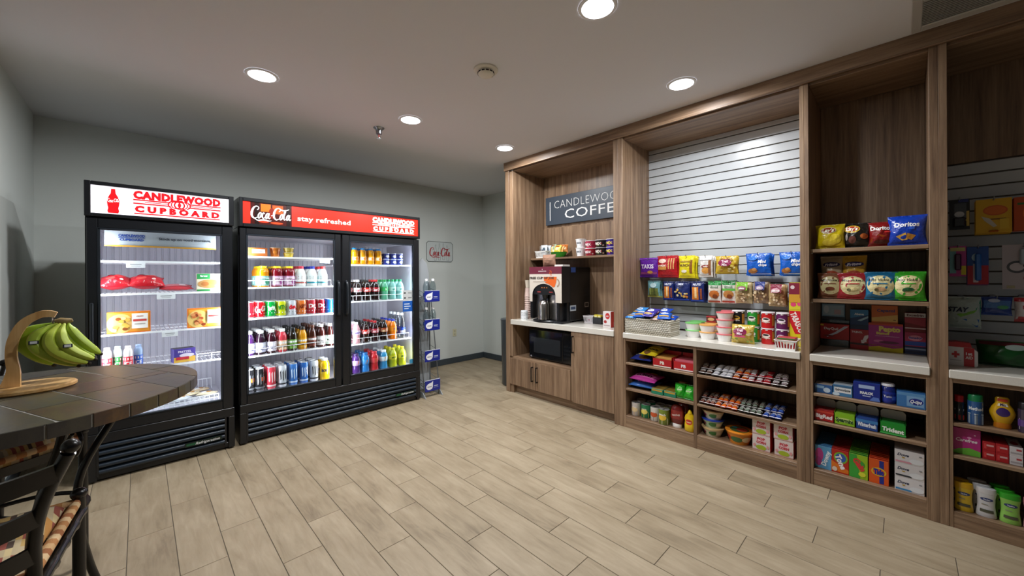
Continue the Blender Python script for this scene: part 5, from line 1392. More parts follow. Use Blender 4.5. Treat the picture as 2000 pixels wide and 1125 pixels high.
# lower shelves of the slatwall bay, first column
def lay(o, x, y, z, lab, cat, group=None, rz=0.0, tilt=-84, lift=.02):
    o.location = (x, y, z + lift); o.rotation_euler = (math.radians(tilt), 0, RZ + rz)
    return tag(o, lab, cat, group)
z1, z2, z3 = .5822, .3522, .1062
lay(bag('cookie_pack', .19, .26, .06, '24307a', [T_('OREO', -.1, .35, .13, 'e8ecf8', w=.7), ('e', .1, .15, .5, .2, '4a3020'), ('r', 0, .7, .8, .2, '3448b0')]), 3.15, 1.622, z1, 'navy cookie pack lying on the candy shelf', 'cookie pack', None, .04, -82, .034)
lay(bag('cookie_pack', .15, .26, .06, 'd0b820', [T_('COOKIE', 0, .35, .11, '3a2c18', w=.8), ('e', -.1, .14, .4, .2, '6a4a24'), ('r', 0, .7, .8, .15, 'e8d868')]), 3.14, 1.555, z1, 'yellow cookie pack lying beside navy cookie pack', 'cookie pack', None, -.05, -82, .088)
def tray_box(name, w, d, h, col, fl, items, txt, tc):
    r = empty(name)
    F = face(-w / 2, w / 2, 0, h * .8, -d / 2)
    mb = MB().box(-w / 2, w / 2, -d / 2, -d / 2 + .003, 0, h * .62, col).box(-w / 2, w / 2, d / 2 - .003, d / 2, 0, h, fl).box(-w / 2, -w / 2 + .003, -d / 2, d / 2, 0, h * .8, col).box(w / 2 - .003, w / 2, -d / 2, d / 2, 0, h * .8, col).box(-w / 2, w / 2, -d / 2, d / 2, 0, .003, col)
    mb.prints(F, w, h * .8, [('t', txt, 0, .42, .26, tc, {'w': .8, 'bold': .05}), ('r', 0, .1, .9, .1, tc)], .0006, 0)
    put('tray', mb, 'card', r)
    for k in range(4):
        y = -d / 2 + .012 + (d - .03) * k / 4
        put('inner_pack', MB().box(-w / 2 + .005, w / 2 - .005, y, y + d / 4 - .008, .003, h * .74, items, .002), 'card', r)
    return r
cab(tray_box('cracker_tray', .165, .20, .115, 'b81820', 'c8141c', 'd8a050', 'PB', 'f4ece0'), 3.25, 1.425, z1, 'red open cracker tray holding tan packs', 'snack tray')
cab(tray_box('cracker_tray', .165, .20, .115, 'c01c24', 'c8141c', 'd86878', 'PB', 'f4e8ec'), 3.25, 1.248, z1, 'red open cracker tray holding pink packs', 'snack tray')
lay(bag('gummy_bag', .235, .19, .06, '3a6ab0', [('r', 0, .5, .8, .3, '6a94d0'), T_('CHEW', 0, .35, .14, 'e0e8f8', w=.6)]), 3.15, 1.615, z2, 'blue candy bag lying under the pink one', 'candy bag', None, .05, -84, .03)
lay(bag('gummy_bag', .245, .20, .06, 'b83c90', [('r', 0, .35, .8, .3, 'd870b0'), T_('GUMMY', 0, .35, .15, '3a1430', w=.7), ('e', .2, .7, .3, .2, 'e8a030'), ('e', -.25, .65, .3, .2, '50b050')]), 3.14, 1.608, z2 + .058, 'magenta candy bag lying on the blue one', 'candy bag', None, -.06, -84, .03)
lay(bag('gummy_bag', .22, .19, .05, '5a1c24', [('r', 0, .5, .7, .3, '7a3038')]), 3.35, 1.60, z2, 'dark maroon candy bag lying deeper on the second shelf', 'candy bag', None, .03, -84, .028)
o = carton('cracker_tray', .10, .15, .045, '1c7a5c', [('r', 0, .75, .9, .3, 'b89038')], top='8a7030')
cab(o, 3.205, 1.462, z2, 'teal lunch kit with gold lid nearer the pink candy', 'lunch kit'); o2 = dup(o, (3.215, 1.358, z2)); o2['label'] = 'teal lunch kit with gold lid nearer the brown jar'
o = cab(tub('snack_jar', .04, .04, .12, '8a4a20', '5a3418', [('r', 0, .5, .8, .6, 'b06a28'), ('e', 0, .5, .3, .3, 'd89840')], .014), 3.27, 1.292, z2, 'brown snack jar standing behind green bags', 'jar')
for k in range(2):
    lay(bag('candy_bag', .085, .12, .065, '28a028', [('e', .0, .5, .5, .4, '60d048'), ('t', 'sour', 0, .5, .15, 'e8f8d0', {'w': .5})]), 3.16, 1.285 - .07 * k, z2, ('bright green candy bag leaning on brown jar', 'bright green candy bag beside the column divider')[k], 'candy bag', None, .2 - .3 * k, -30, .005)
def tin(h, r, c, cs, lab, x, y, txt=''):
    pr = [('r', 0, .25, 1.9, .45, cs[0]), ('e', 0, .5, .5, .4, cs[1])] + ([('t', txt, 0, .72, .14, 'f4f0e8', {'w': .5})] if txt else [])
    prof = [(r * .96, 0, 'a8a8a4'), (r, .003, c), (r, h - .004, c), (r * .97, h, 'b4b4b0'), (r * .9, h - .003, 'a8a8a4'), (.0001, h - .003, 'a8a8a4')]
    mb = MB().lathe(prof, 20, c, caps=False); mb.prints(cyl([(r, .003), (r, h - .004)]), r * PI, h, pr)
    o = put('food_tin', mb, 'gloss', smooth=40)
    put('lid_ring', MB().lathe([(.006, h - .001), (.009, h - .001), (.009, h + .0005), (.006, h + .0005)], 12, 'c8c8c4', 0, -.012, caps=False), 'metal', o)
    cab(o, x, y, z3, lab, 'tin', lab); dup(o, (x + .095, y, z3))
tin(.115, .04, 'c8c0b8', ('d8b070', 'e8d0a0'), 'white and tan soup tin on the bottom shelf', 3.20, 1.688, 'soup')
tin(.115, .04, '1f7a4c', ('e0c848', 'f0e070'), 'green and yellow pineapple tin on the bottom shelf', 3.205, 1.598, 'corn')
tin(.115, .042, 'd8d4cc', ('58504a', 'd05828'), 'white chilli tin with orange picture on the bottom shelf', 3.20, 1.508, 'chili')
tin(.125, .044, '6a7a28', ('e8e0c0', 'e0b838'), 'olive and cream fruit tin on the bottom shelf', 3.17, 1.418, 'peach')
def flask(name, prof, col, sy, prints=(), mat='gloss'):
    mb = MB().lathe(prof, 24, col, sy=sy)
    zs0, zs1 = prof[0][1], prof[-1][1]
    c = cyl([(p[0], p[1]) for p in prof])
    def S(u, v, o):
        x, y, z_ = c(u, v, 0); return (x, y * sy - o, z_)
    mb.prints(S, prof[2][0] * PI, zs1 - zs0, prints, .0008)
    return put(name, mb, mat, smooth=50)
o = flask('ketchup_bottle', [(.04, .03), (.05, .04), (.055, .08), (.052, .13), (.045, .165), (.03, .18), (.01, .184)], '6a1814', .6, [('r', 0, .5, .7, .45, '8c2420'), ('t', 'ketchup', 0, .5, .1, 'f0d8d0', {'w': .5, 'rot': .2})])
put('cap', MB().lathe([(.036, 0), (.038, .004), (.038, .03), (.034, .034)], 20, 'ece8e4', sy=.75), 'plastic', o, smooth=40)
cab(o, 3.18, 1.312, z3, 'dark red ketchup bottle standing on its white cap', 'ketchup bottle'); q_ = dup(o, (3.28, 1.30, z3)); q_['label'] = 'dark red ketchup bottle behind the first one'
o = flask('mustard_bottle', [(.036, 0), (.042, .006), (.042, .05), (.038, .075), (.042, .10), (.034, .125), (.02, .138), (.018, .142)], 'e2bd14', .7, [('e', 0, .55, .45, .3, 'c83020'), ('t', 'mustard', 0, .55, .09, 'f8e8b0', {'w': .3})])
put('nozzle', MB().lathe([(.018, .142), (.016, .15), (.008, .165), (.004, .17)], 14, 'e8c81c'), 'plastic', o, smooth=40)
cab(o, 3.165, 1.205, z3, 'yellow mustard squeeze bottle at the column divider', 'mustard bottle')

# second column: candy bars, bowls, popcorn
def bars(y0, pitch, z, specs, layers=2):
    y = y0
    for n, c, c2, t, lab in specs:
        o = bag('candy_bar', pitch * .96, .135, .024, c, [('r', 0, .5, .62, .7, c2), ('t', t, 0, .45, .28, 'f0ece8', {'w': .9, 'rot': 1.57}), ('r', 0, .03, 1, .05, 'd8d4d0')])
        first = True
        for i in range(n):
            for k in range(layers):
                rz = rnd.uniform(-.12, .12)
                if first:
                    lay(o, 3.135, y, z, lab, 'candy bar', lab, rz, -84, .014); first = False
                else:
                    q = dup(o, (3.135 + .062 * k + rnd.uniform(-.006, .006), y, z + .014 + .022 * k)); q.rotation_euler = (math.radians(-84 + 5 * k), 0, RZ + rz)
            y -= pitch
bars(1.105, .048, z1, ((2, '4a3028', '8c7468', 'BAR', 'brown candy bar on the upper bar shelf'), (3, 'b8b8c0', 'e0e0e8', 'BAR', 'silver-white candy bar on the upper bar shelf'), (2, 'b83818', 'd87830', 'BAR', 'red-orange candy bar on the upper bar shelf'), (2, 'a81828', 'd8d0d4', 'KIT', 'red and white candy bar on the upper bar shelf'), (1, 'b01420', 'c83038', 'KIT', 'plain red candy bar on the upper bar shelf'), (2, '34201c', 'a8989c', 'BAR', 'dark candy bar with pale band on the upper bar shelf')))
bars(1.108, .0385, z2, ((3, '5a1c18', 'a87868', 'BAR', 'maroon candy bar on the lower bar shelf'), (4, 'd84c14', 'f08030', 'BAR', 'orange candy bar on the lower bar shelf'), (4, '3c3c30', '90a090', 'BAR', 'dark green-grey candy bar on the lower bar shelf'), (3, '1c3490', '5478d0', 'BAR', 'blue candy bar on the lower bar shelf')))
def bowl(name, rt_, rb, h, c, lid, prints, lidp):
    return tub(name, rt_, rb, h, c, lid, prints, .008, 28, lidprints=lidp)
LB = [('e', -.3, .5, .3, .6, '8a2c50'), ('e', .1, .5, .3, .6, '3c7a38'), ('r', .3, .5, .2, .5, 'd8d0b8')]
o = cab(bowl('noodle_bowl', .078, .055, .066, 'c8c4a8', 'c8a878', LB, [('e', 0, .5, .6, .6, '9a5a34')]), 3.225, 1.052, z3, 'white-green noodle bowl in the stack with tan lids', 'noodle bowl', 'stacked noodle bowls')
dup(o, (3.225, 1.05, z3 + .134))
cab(bowl('noodle_bowl', .078, .055, .066, 'a8c0a0', '2440a8', LB, [('e', 0, .5, .6, .6, '3860c8')]), 3.225, 1.052, z3 + .067, 'noodle bowl with blue lid in the middle of the stack', 'noodle bowl')
cab(bowl('noodle_bowl', .074, .052, .066, '9ab0a0', 'b0b4b0', LB, []), 3.40, .985, z3, 'noodle bowl with grey lid standing deep in the bottom shelf', 'noodle bowl', 'rear noodle bowls'); 
o = cab(bowl('noodle_bowl', .090, .062, .095, 'c87c24', 'e08a28', [('e', -.3, .5, .3, .5, 'a83420'), ('e', .0, .45, .35, .5, '3a6a38'), ('e', .3, .5, .3, .5, 'd8c8a0')], [('e', 0, .5, .7, .7, '4a5a30'), ('e', .1, .5, .4, .4, 'a83c28'), ('e', -.2, .6, .2, .2, '48a0a0')]), 3.215, .865, z3, 'wide orange noodle bowl with picture lid', 'noodle bowl')
pc = carton('popcorn_box', .108, .17, .1125, 'e4d8d4', [('e', 0, .62, .6, .4, 'f0c8cc'), ('t', 'POP', 0, .74, .16, 'c03040', {'w': .5, 'bold': .05}), ('t', 'CORN', 0, .52, .14, 'c03040', {'w': .55, 'bold': .05}), ('e', 0, .2, .6, .3, 'a8bc30'), ('r', 0, .03, 1, .06, 'd8a8a0'), ('e', -.38, .3, .15, .2, 'e0a0a0'), ('e', .38, .3, .15, .2, 'e0a0a0')], side='d8484c', top='a8c048')
cab(pc, 3.25, .714, z3, 'white popcorn box with red lettering in the two-by-two stack', 'popcorn box', 'stacked popcorn boxes')
pc['label'] = 'white popcorn box at the bottom beside the orange bowl'
for y, z_, t in ((.714, z3 + .113, 'white popcorn box on top beside the orange bowl'), (.580, z3, 'white popcorn box at the bottom against the cabinet side'), (.584, z3 + .113, 'white popcorn box on top against the cabinet side')):
    dup(pc, (3.25, y, z_))['label'] = t

# ------------------------------------------------------------------ pharmacy bay
ZA, ZB = 1.5255, 1.2005
def chip(w, h, c, prints, lab, y, z, x=3.23, t=.085, lean=-.12, rz=0.0, name='chip_bag'):
    cab(bag(name, w, h, t, c, prints), x, y, z + .004, lab, 'chip bag', None, rz, lean)
def lays(c, bc, ec):
    return [('e', -.05, .72, .56, .30, ec), ('e', -.05, .72, .5, .24, bc), T_("Lay's", -.05, .72, .15, 'f8f0d8', w=.42, shear=.2), ('e', .2, .35, .4, .4, c), ('e', .0, .22, .5, .28, c)]
chip(.150, .155, 'd8c018', lays('e8d040', '9a3a20', 'e8d8a0'), 'yellow chip bag on the shelf under the open wood panel', .333, ZA, 3.215)
chip(.145, .155, '1c1814', [('e', -.1, .72, .56, .32, 'd8b030'), ('e', -.1, .73, .48, .22, 'a83420'), T_("Lay's", -.1, .73, .15, 'f8f0d8', w=.4, shear=.2), ('e', .3, .4, .26, .22, 'b05a28'), ('e', -.3, .38, .08, .26, '98908c'), ('e', -.1, .28, .26, .3, '6a3c34')], 'black chip bag with yellow oval standing beside yellow one', .212, ZA, 3.24)
chip(.125, .15, '7c1414', [T_('Doritos', 0, .70, .15, 'f0ece8', w=.85, fit=1), ('p', [(-.4, .3), (-.1, .45), (.1, .38), (.4, .48), (.45, .2), (-.42, .15)], 'c05a1c'), ('r', .25, .53, .3, .05, 'c83030'), ('e', 0, .15, .6, .14, '4a1410')], 'dark red tortilla chip bag between black and blue bags', .092, ZA, 3.235)
chip(.165, .175, '0c3aa8', [T_('Doritos', 0, .66, .15, 'f4f4f8', w=.66, fit=1), ('p', [(-.28, .27), (-.02, .38), (.02, .16), (-.12, .13)], 'd8a848'), ('p', [(.02, .36), (.24, .28), (.12, .14), (-.02, .2)], 'c88a34'), ('r', .14, .52, .14, .1, '3060d0')], 'large blue tortilla chip bag at the cabinet side', -.014, ZA, 3.22)
def popbag(w, c1, c2, lab, y):
    chip(w, .275, c1, [('r', 0, .30, 1, .6, c2), T_('Fritos', 0, .80, .07, 'e8e4f4', w=.7, fit=1, shear=.3, rot=.1), ('e', 0, .80, .8, .12, '2a2458'), T_('Fritos', 0, .80, .06, 'e8e4f4', w=.6, fit=1, shear=.3, rot=.1), ('e', 0, .55, .7, .2, 'a8482c')], lab, y, ZB, 3.305, .05, -.03)
popbag(.115, 'b09a7c', '8a2820', 'tan-topped maroon chip bag standing behind, by the cabinet side', .335)
popbag(.12, 'c8982f', '8c2828', 'gold-topped maroon chip bag standing behind the kettle chips', .222)
def kettle(c, food, fl):
    return [('e', -.0, .5, .86, .72, 'd8cc98'), T_("Miss Vickie's", 0, .70, .09, '2a2a20', w=.72, fit=1, shear=.25, bold=.01), ('r', 0, .56, .46, .04, c), ('e', 0, .36, .36, .14, food), ('e', -.12, .33, .14, .1, fl)]
chip(.135, .165, '8c5a40', kettle('8c5a40', '7a3c24', '5a2c1c'), 'brown and cream kettle chip bag at the shelf end', .335, ZB, 3.24, .075, -.1)
chip(.150, .165, 'a82c34', kettle('a82c34', 'd8c890', '6a6a4a'), 'red and cream kettle chip bag beside the brown one', .225, ZB, 3.225, .075, -.1)
chip(.150, .17, '1c6a94', kettle('1c6a94', 'b89068', '6a6040'), 'blue and cream kettle chip bag beside the red one', .098, ZB, 3.22, .08, -.1)
chip(.142, .17, '38a828', kettle('38a828', '2c6038', '244a2c'), 'bright green kettle chip bag at the front of its file', -.020, ZB, 3.22, .08, -.1)
chip(.14, .17, '3aa02c', kettle('38a828', '2c6038', '244a2c'), 'bright green kettle chip bag tucked behind its twin', -.018, ZB, 3.31, .06, -.05, -.1)
# medicine on the pharmacy worktop: stepped clear stands carrying boxes
ZP = .8455
def stand(y, w, levels, lab):
    r = empty('acrylic_stand', (3.54, y, ZP), RZ); tag(r, lab, 'display stand')
    z = 0
    for d0, zt in levels:
        put('tier', MB().box(-w / 2, w / 2, d0, .098, zt - .004, zt, 'ffffff').box(-w / 2, w / 2, d0, d0 + .003, z, zt, 'ffffff'), 'acrylic', r)
        z = zt
    return r
def med(y, w, h, d, z, x, c, prints, lab, side=None, top=None):
    cab(carton('medicine_box', w, d, h, c, prints, side, top), x + d / 2, y, z, lab, 'medicine box')
stand(.346, .15, ((.0, .05), (.055, .185)), 'clear acrylic stand under red and pale blue medicine boxes')
med(.346, .158, .11, .045, ZP + .0505, 3.543, 'b81c18', [('p', [(-.3, .2), (.0, .45), (.35, .9), (.5, .9), (.1, .4), (-.25, .12)], 'd8dce8'), T_('DayQuil', -.12, .70, .15, 'f4e8e4', w=.5), ('r', -.44, .92, .12, .1, 'e0c030'), ('e', -.2, .22, .4, .1, '7a2018')], 'red cold medicine box with silver swoosh on clear stand', top='c83028')
med(.358, .128, .115, .04, ZP + .1855, 3.597, '8ab0c8', [('r', 0, .6, .92, .62, 'b4ccd8'), ('e', -.3, .65, .24, .5, 'd8e4ec'), ('r', .2, .5, .3, .3, 'd0b8c0'), ('r', 0, .1, 1, .2, '24303c')], 'pale blue medicine box on the upper tier by the cabinet side')
med(.215, .094, .135, .05, ZP, 3.54, 'b01c24', [('p', [(.1, .3), (.3, .7), (.5, .75), (.5, .62), (.25, .3)], 'f0e8ec'), T_('TYLENOL', -.12, .86, .09, 'f4ecec', w=.6), ('r', 0, .26, 1, .1, '3a1014'), ('r', .25, .42, .3, .1, 'e8e0e0')], 'red pain relief box standing under the navy box')
med(.215, .094, .135, .05, ZP + .1355, 3.54, '1c3c68', [('p', [(-.5, .55), (.5, .75), (.5, 1), (-.5, 1)], '3a80b0'), T_('Aleve', 0, .78, .11, 'e8eef4', w=.6), ('r', 0, .12, 1, .2, '142848'), ('p', [(-.1, .45), (.5, .7), (.5, .6), (.1, .42)], 'a8ccdc')], 'navy pain relief box stacked on the red box')
med(.086, .165, .145, .05, ZP + .04, 3.54, 'b02c88', [T_('Pepto', .12, .76, .22, 'f0e070', w=.62, bold=.06), T_('Bismol', -.08, .55, .11, 'f0e070', w=.42, bold=.05), ('r', .05, .42, .7, .02, 'e8b0d8'), ('e', -.2, .18, .3, .12, 'e078b8'), ('e', .1, .14, .6, .12, '6a1c48'), ('r', 0, .97, 1, .1, 'c84a28')], 'magenta stomach medicine box with yellow lettering')
cab(carton('box_plinth', .165, .055, .0395, 'd8cc18', [('p', [(-.5, .6), (-.2, .85), (.2, .6), (.5, .85), (.5, 1), (-.5, 1)], 'b02c88')]), 3.567, .086, ZP, 'yellow base carton under the magenta stomach medicine box', 'medicine box')
med(.09, .126, .12, .05, ZP + .1855, 3.542, 'c8682c', [('p', [(-.5, .1), (.5, .1), (.5, .5), (-.5, .3)], 'd8b060'), T_('Cepacol', .05, .72, .15, '3a3a70', w=.7), ('r', .38, .2, .1, .06, '8a7040')], 'orange lozenge box stacked on the magenta box')
med(-.050, .094, .05, .05, ZP, 3.54, '1c2c54', [('r', 0, .7, 1, .2, '8a98b0'), ('r', 0, .3, 1, .2, '101c38')], 'dark blue medicine box at the bottom of its stack')
med(-.050, .094, .09, .05, ZP + .0505, 3.54, 'a82c50', [('r', 0, .2, 1, .3, '28489a'), ('e', 0, .6, .7, .4, 'd8889c'), T_('Benadryl', 0, .62, .14, '30408a', w=.6)], 'pink and blue allergy box in the middle of its stack')
med(-.050, .094, .125, .05, ZP + .1405, 3.542, '78141c', [('r', 0, .88, 1, .22, 'c8c0bc'), T_('Excedrin', 0, .88, .11, '50181c', w=.8, fit=1), ('p', [(-.5, .5), (.5, .3), (.5, .75), (-.5, .75)], 'a03040'), ('r', 0, .2, 1, .06, 'd8b8b8')], 'dark red headache box with grey top at the top of its stack')
# lower shelves
za, zb, zc = .5942, .4142, .1042
def low(name, w, d, h, c, prints, lab, y, z, x=3.15, cat='box', **k):
    cab(carton(name, w, d, h, c, prints, **k), x + d / 2, y, z, lab, cat)
low('ointment_box', .09, .10, .055, '2c5c98', [('e', .2, .4, .4, .6, 'c8dcec'), ('r', -.2, .7, .5, .3, '8ab0d0')], 'blue ointment box with pale oval on the lower shelf', .365, za, 3.155, 'medicine box', top='b8a898')
low('ointment_box', .092, .11, .07, '4a84b4', [('r', 0, .55, .9, .5, 'e8ecf0'), T_('Hydrocortisone', 0, .58, .22, '3a4048', w=.8, fit=1), ('r', 0, .88, 1, .16, '3c6a90'), ('e', -.35, .15, .4, .3, 'd0e4f0')], 'blue and white skin cream box on the lower shelf', .270, za, 3.15, 'medicine box', top='b8c4cc')
low('antacid_box', .12, .09, .105, '142c8c', [T_('MAALOX', 0, .42, .14, 'f0f4fc', w=.5, bold=.06), ('r', 0, .78, .6, .2, 'a8c0e8'), ('p', [(.1, .02), (.5, .02), (.45, .25), (.25, .25)], '5c80d0'), ('r', 0, .25, .3, .05, 'c8d4f0')], 'deep blue antacid box on the lower shelf', .160, za, 3.15, 'medicine box', top='2a4aa8')
o = bottle('pill_bottle', 'juice', .033, .115, '1c2c80', 'e4e4ea', '2438a0', (.1, .6), [('r', 0, .6, .9, .4, '1c2c78'), ('t', 'Tums', 0, .55, .2, 'e8ecf8', {'w': .5}), ('r', .3, .4, .3, .4, '4a68c8')])
[c for c in o.children if c.name.startswith('cap')][0].scale = (1.35, 1.35, 1)
cab(o, 3.19, .068, za, 'navy pill bottle with white cap between blue boxes', 'pill bottle')
low('swab_box', .115, .08, .085, '3c78b8', [('r', 0, .9, 1, .2, '5c94c8'), ('r', .15, .45, .6, .7, '7aa8d4'), ('e', .18, .45, .5, .45, '1c2c88'), T_('Q-tips', .18, .45, .22, 'f0f4fc', w=.4, shear=.2)], 'light blue cotton swab box with navy oval', -.026, za, 3.15, 'box')
def gum(c, txt, tc, lab, y, w, pr=()):
    r = empty('gum_box'); h = .07
    F = face(-w / 2, w / 2, 0, h, -.055)
    mb = MB().box(-w / 2, w / 2, -.055, -.052, 0, h, c).box(-w / 2, -w / 2 + .002, -.055, .055, 0, h * 1.1, c).box(w / 2 - .002, w / 2, -.055, .055, 0, h * 1.1, c).box(-w / 2, w / 2, -.055, .055, 0, .003, c)
    mb.prints(F, w, h, list(pr) + [('t', txt, 0, .45, .32, tc, {'w': .85, 'bold': .05, 'rot': -.05})], .0006, 0)
    put('tray', mb, 'card', r)
    put('flap', MB().prism([(-w / 2, h * 1.0), (w / 2, h * 1.0), (w / 2, h * 1.55), (w / 2 - .012, h * 1.75), (-w / 2 + .012, h * 1.75), (-w / 2, h * 1.55)], 'y', .05, .053, 'b8b4ae'), 'card', r)
    for k in range(4):
        put('gum_pack', MB().box(-w / 2 + .004, w / 2 - .004, -.048 + .024 * k, -.027 + .024 * k, .003, h * 1.02, c, .002), 'card', r)
    cab(r, 3.205, y, zb, lab, 'gum box')
gum('a81818', 'BigRed', 'f4e8e8', 'red gum box with open grey flap', .362, .098, [('r', 0, .85, 1, .15, 'c84030')])
gum('88c020', 'Spearmint', '1c4a20', 'lime green gum box with open grey flap', .262, .098, [('e', 0, .45, .9, .4, 'c8e080')])
gum('1c4898', 'Winterfresh', 'e8f0fc', 'blue gum box with open grey flap', .160, .098, [('r', 0, .75, 1, .25, '3c80c0')])
gum('18902c', 'Trident', 'f4fcf4', 'emerald green gum box with open grey flap', .048, .108, [('r', 0, .12, 1, .12, '48b858')])
def deter(c, top, prints, lab, y, w=.085):
    o = carton('detergent_box', w, .027, .145, c, prints, side=top, top=top)
    cab(o, 3.172, y, zc, lab, 'detergent box', lab)
    for k in range(1, 11):
        dup(o, (3.172 + .0285 * k, y + rnd.uniform(-.001, .001), zc))
deter('5a9cc8', '3c78a8', [('e', -.25, .6, .5, .6, 'b83c88'), ('e', -.3, .3, .4, .4, 'a02c78'), T_('Downy', .15, .5, .17, 'f0f4f8', rot=1.3, w=1.2), ('e', .3, .75, .14, .08, 'e0f0f8')], 'pale blue fabric softener box with magenta flower in a deep file', .367)
deter('b82418', 'a02018', [('p', [(-.5, .05), (-.5, .5), (.5, .2), (.5, .05)], 'd8701c'), ('e', .05, .68, .8, .5, '7ab030'), ('e', .05, .68, .6, .38, '2c5cb0'), T_('Tone', .05, .5, .2, 'f4f0f0', rot=-1.2, w=1.2, bold=.05), ('e', -.3, .15, .3, .2, 'd8c8b8')], 'red and orange laundry box in a deep file', .286)
deter('98c020', '2c7a24', [('p', [(-.5, .0), (.1, .0), (-.1, 1), (-.5, 1)], '38a038'), ('e', .05, .6, .6, .36, '3c9a34'), T_('Gain', .05, .6, .2, 'd83c38', w=1.0, rot=-1.0, bold=.06), ('e', .2, .2, .4, .2, 'd8d838')], 'green and lime laundry box in a deep file', .199)
deter('d8561a', 'a82c10', [('r', .15, .5, .24, .95, '1c2c88'), ('e', .0, .5, .8, .36, 'd8b028'), ('e', 0, .5, .62, .26, 'd85a1c'), T_('Tide', 0, .5, .2, '1c2c90', w=.55, bold=.08)], 'orange laundry box with yellow and blue target in a deep file', .109)
for k, (bc, lab) in enumerate((('3c8ac0', 'white soap box with blue stripe at the bottom of the soap stack'), ('30343c', 'white soap box with dark stripe in the middle of the soap stack'), ('d090a0', 'white soap box with pink stripe on top of the soap stack'))):
    cab(carton('soap_box', .118, .16, .079, 'd4d2d4', [T_('Dove', -.2, .65, .2, '2c3450', w=.4, shear=.3), ('e', -.2, .45, .12, .1, 'b89848'), ('r', -.2, .14, .56, .12, bc), ('e', .25, .3, .5, .4, 'dce0e4'), ('r', .38, .75, .1, .08, '8a8c90')], side='c8c8cc'), 3.235, -.018, zc + .0795 * k, lab, 'soap box')

# ------------------------------------------------------------------ toiletry bay
def peg(o, y, zb, zt, lab, cat, x=3.5, n=1, step=.022):
    cab(o, x, y, zb, lab, cat, lab if n > 1 else None)
    for k in range(1, n):
        dup(o, (x + step * k, y, zb - .003 * k))
    hook(x, y, zt - .012, 'steel peg hook carrying the ' + ' '.join(lab.split()[:4]))
def blister(name, w, h, card, bub, prints, mat='card', by=(.1, .6), bw=.6, bt=.02):
    r = carton(name, w, .003, h, card, prints, b=.0005)
    put('blister', MB().box(-w * bw / 2, w * bw / 2, -.0015 - bt, -.0015, h * by[0], h * by[1], bub, .006), 'gloss', r)
    return r
o = blister('tool_card', .08, .18, '14161c', '22252c', [('r', .05, .62, .6, .5, '4a5058'), ('e', 0, .5, .5, .2, 'c8ccd0'), ('r', .42, .35, .14, .5, 'c8a848'), ('r', .2, .95, .5, .1, '2a3478'), ('r', .05, .3, .6, .04, 'd8d040')], by=(.08, .4))
peg(o, -.233, 1.622, 1.805, 'black tool card with small pale panel hanging by divider', 'tool card')
o = blister('glove_pack', .13, .195, 'd8a818', 'b0601c', [('e', .05, .66, .7, .3, 'c85c1c'), ('e', .05, .66, .6, .24, 'd86c20'), ('r', .05, .4, .6, .04, '8a5a14'), ('p', [(-.35, .5), (-.1, .42), (.1, .2), (0, .16), (-.25, .36)], 'c8c0b0'), ('r', .3, .25, .25, .3, 'e0b830')], by=(.02, .08), bw=.3)
peg(o, -.36, 1.592, 1.788, 'yellow pack with orange oval hanging in the dim bay', 'pack', 3.5, 3, .026)
o = carton('orange_pack', .075, .02, .185, 'b84810', [('r', 0, .8, .7, .06, '2c6a2c'), ('e', .1, .5, .4, .4, 'd86820'), ('e', .2, .5, .14, .16, 'e8e0d0')])
peg(o, -.468, 1.597, 1.782, 'orange pack with green band hanging beside yellow pack', 'pack', 3.5, 2, .03)
o = blister('brush_card', .066, .18, 'b83c8c', '4a1c40', [('r', -.3, .5, .4, .8, '78b0b8'), ('r', .35, .2, .3, .3, 'd8c428'), ('r', 0, .9, .9, .12, 'c8c078')], by=(.2, .75), bw=.4)
peg(o, -.226, 1.343, 1.525, 'pink and teal brush card hanging by divider', 'brush card')
o = blister('toothbrush_pack', .08, .22, '1c4c98', '2c68b8', [('r', 0, .25, 1, .5, 'b02030'), ('r', -.1, .3, .25, .5, 'd8c8d0'), ('e', -.1, .72, .4, .2, 'a8c8e0')], by=(.1, .82), bw=.3)
peg(o, -.302, 1.296, 1.516, 'blue and red toothbrush pack hanging in the dim bay', 'toothbrush', 3.5, 3)
o = blister('scissors_card', .145, .25, 'b0a8b0', '9098a0', [('e', -.15, .5, .5, .28, '50545c'), ('e', -.15, .5, .36, .18, 'c4bcc4'), ('r', .15, .7, .3, .4, '3a3c44'), ('e', .2, .25, .4, .2, 'a02838'), ('r', -.3, .05, .2, .06, 'a8a080')], by=(.55, .9), bw=.2)
peg(o, -.462, 1.27, 1.517, 'grey card with metal kitchen tool hanging in the dim bay', 'tool card')
o = bag('wipes_pack', .14, .185, .05, 'a8b8b4', [('p', [(.1, .95), (.5, .9), (.5, .3), (.3, .1), (.38, .6)], '1c8a6c'), ('p', [(-.5, .15), (.4, .05), (.45, .3), (0, .3), (-.5, .4)], '2468b8'), T_('STAY', -.15, .6, .14, '1c2440', w=.6, shear=.3), ('p', [(-.2, .45), (.4, .6), (.3, .5), (-.1, .36)], '7ab848')])
peg(o, -.243, 1.038, 1.222, 'pale wipes pack with green and blue swirls', 'wipes pack', 3.48)
o = bag('wipes_pack', .112, .105, .04, '24408c', [('r', 0, .6, .9, .4, '4c78b8'), ('e', -.1, .8, .4, .2, 'b8c8e8'), ('e', .2, .45, .4, .2, '4a9a6a')])
peg(o, -.367, 1.122, 1.226, 'small blue tissue pack hanging beside the wipes', 'tissue pack', 3.48)
o = bag('wipes_pack', .09, .135, .04, 'b8b0b0', [('r', 0, .1, 1, .22, 'a81c28'), ('r', 0, .9, 1, .16, 'a81c28'), ('t', 'NICE', .1, .6, .14, '8a1c28', {'w': .6})])
peg(o, -.472, 1.093, 1.229, 'white and red pack hanging beside the blue tissue pack', 'pack', 3.48)
fa_ = empty('first_aid_bottle', (3.30, -.225, .8455), RZ); tag(fa_, 'white and red first aid bottle with red cross', 'first aid')
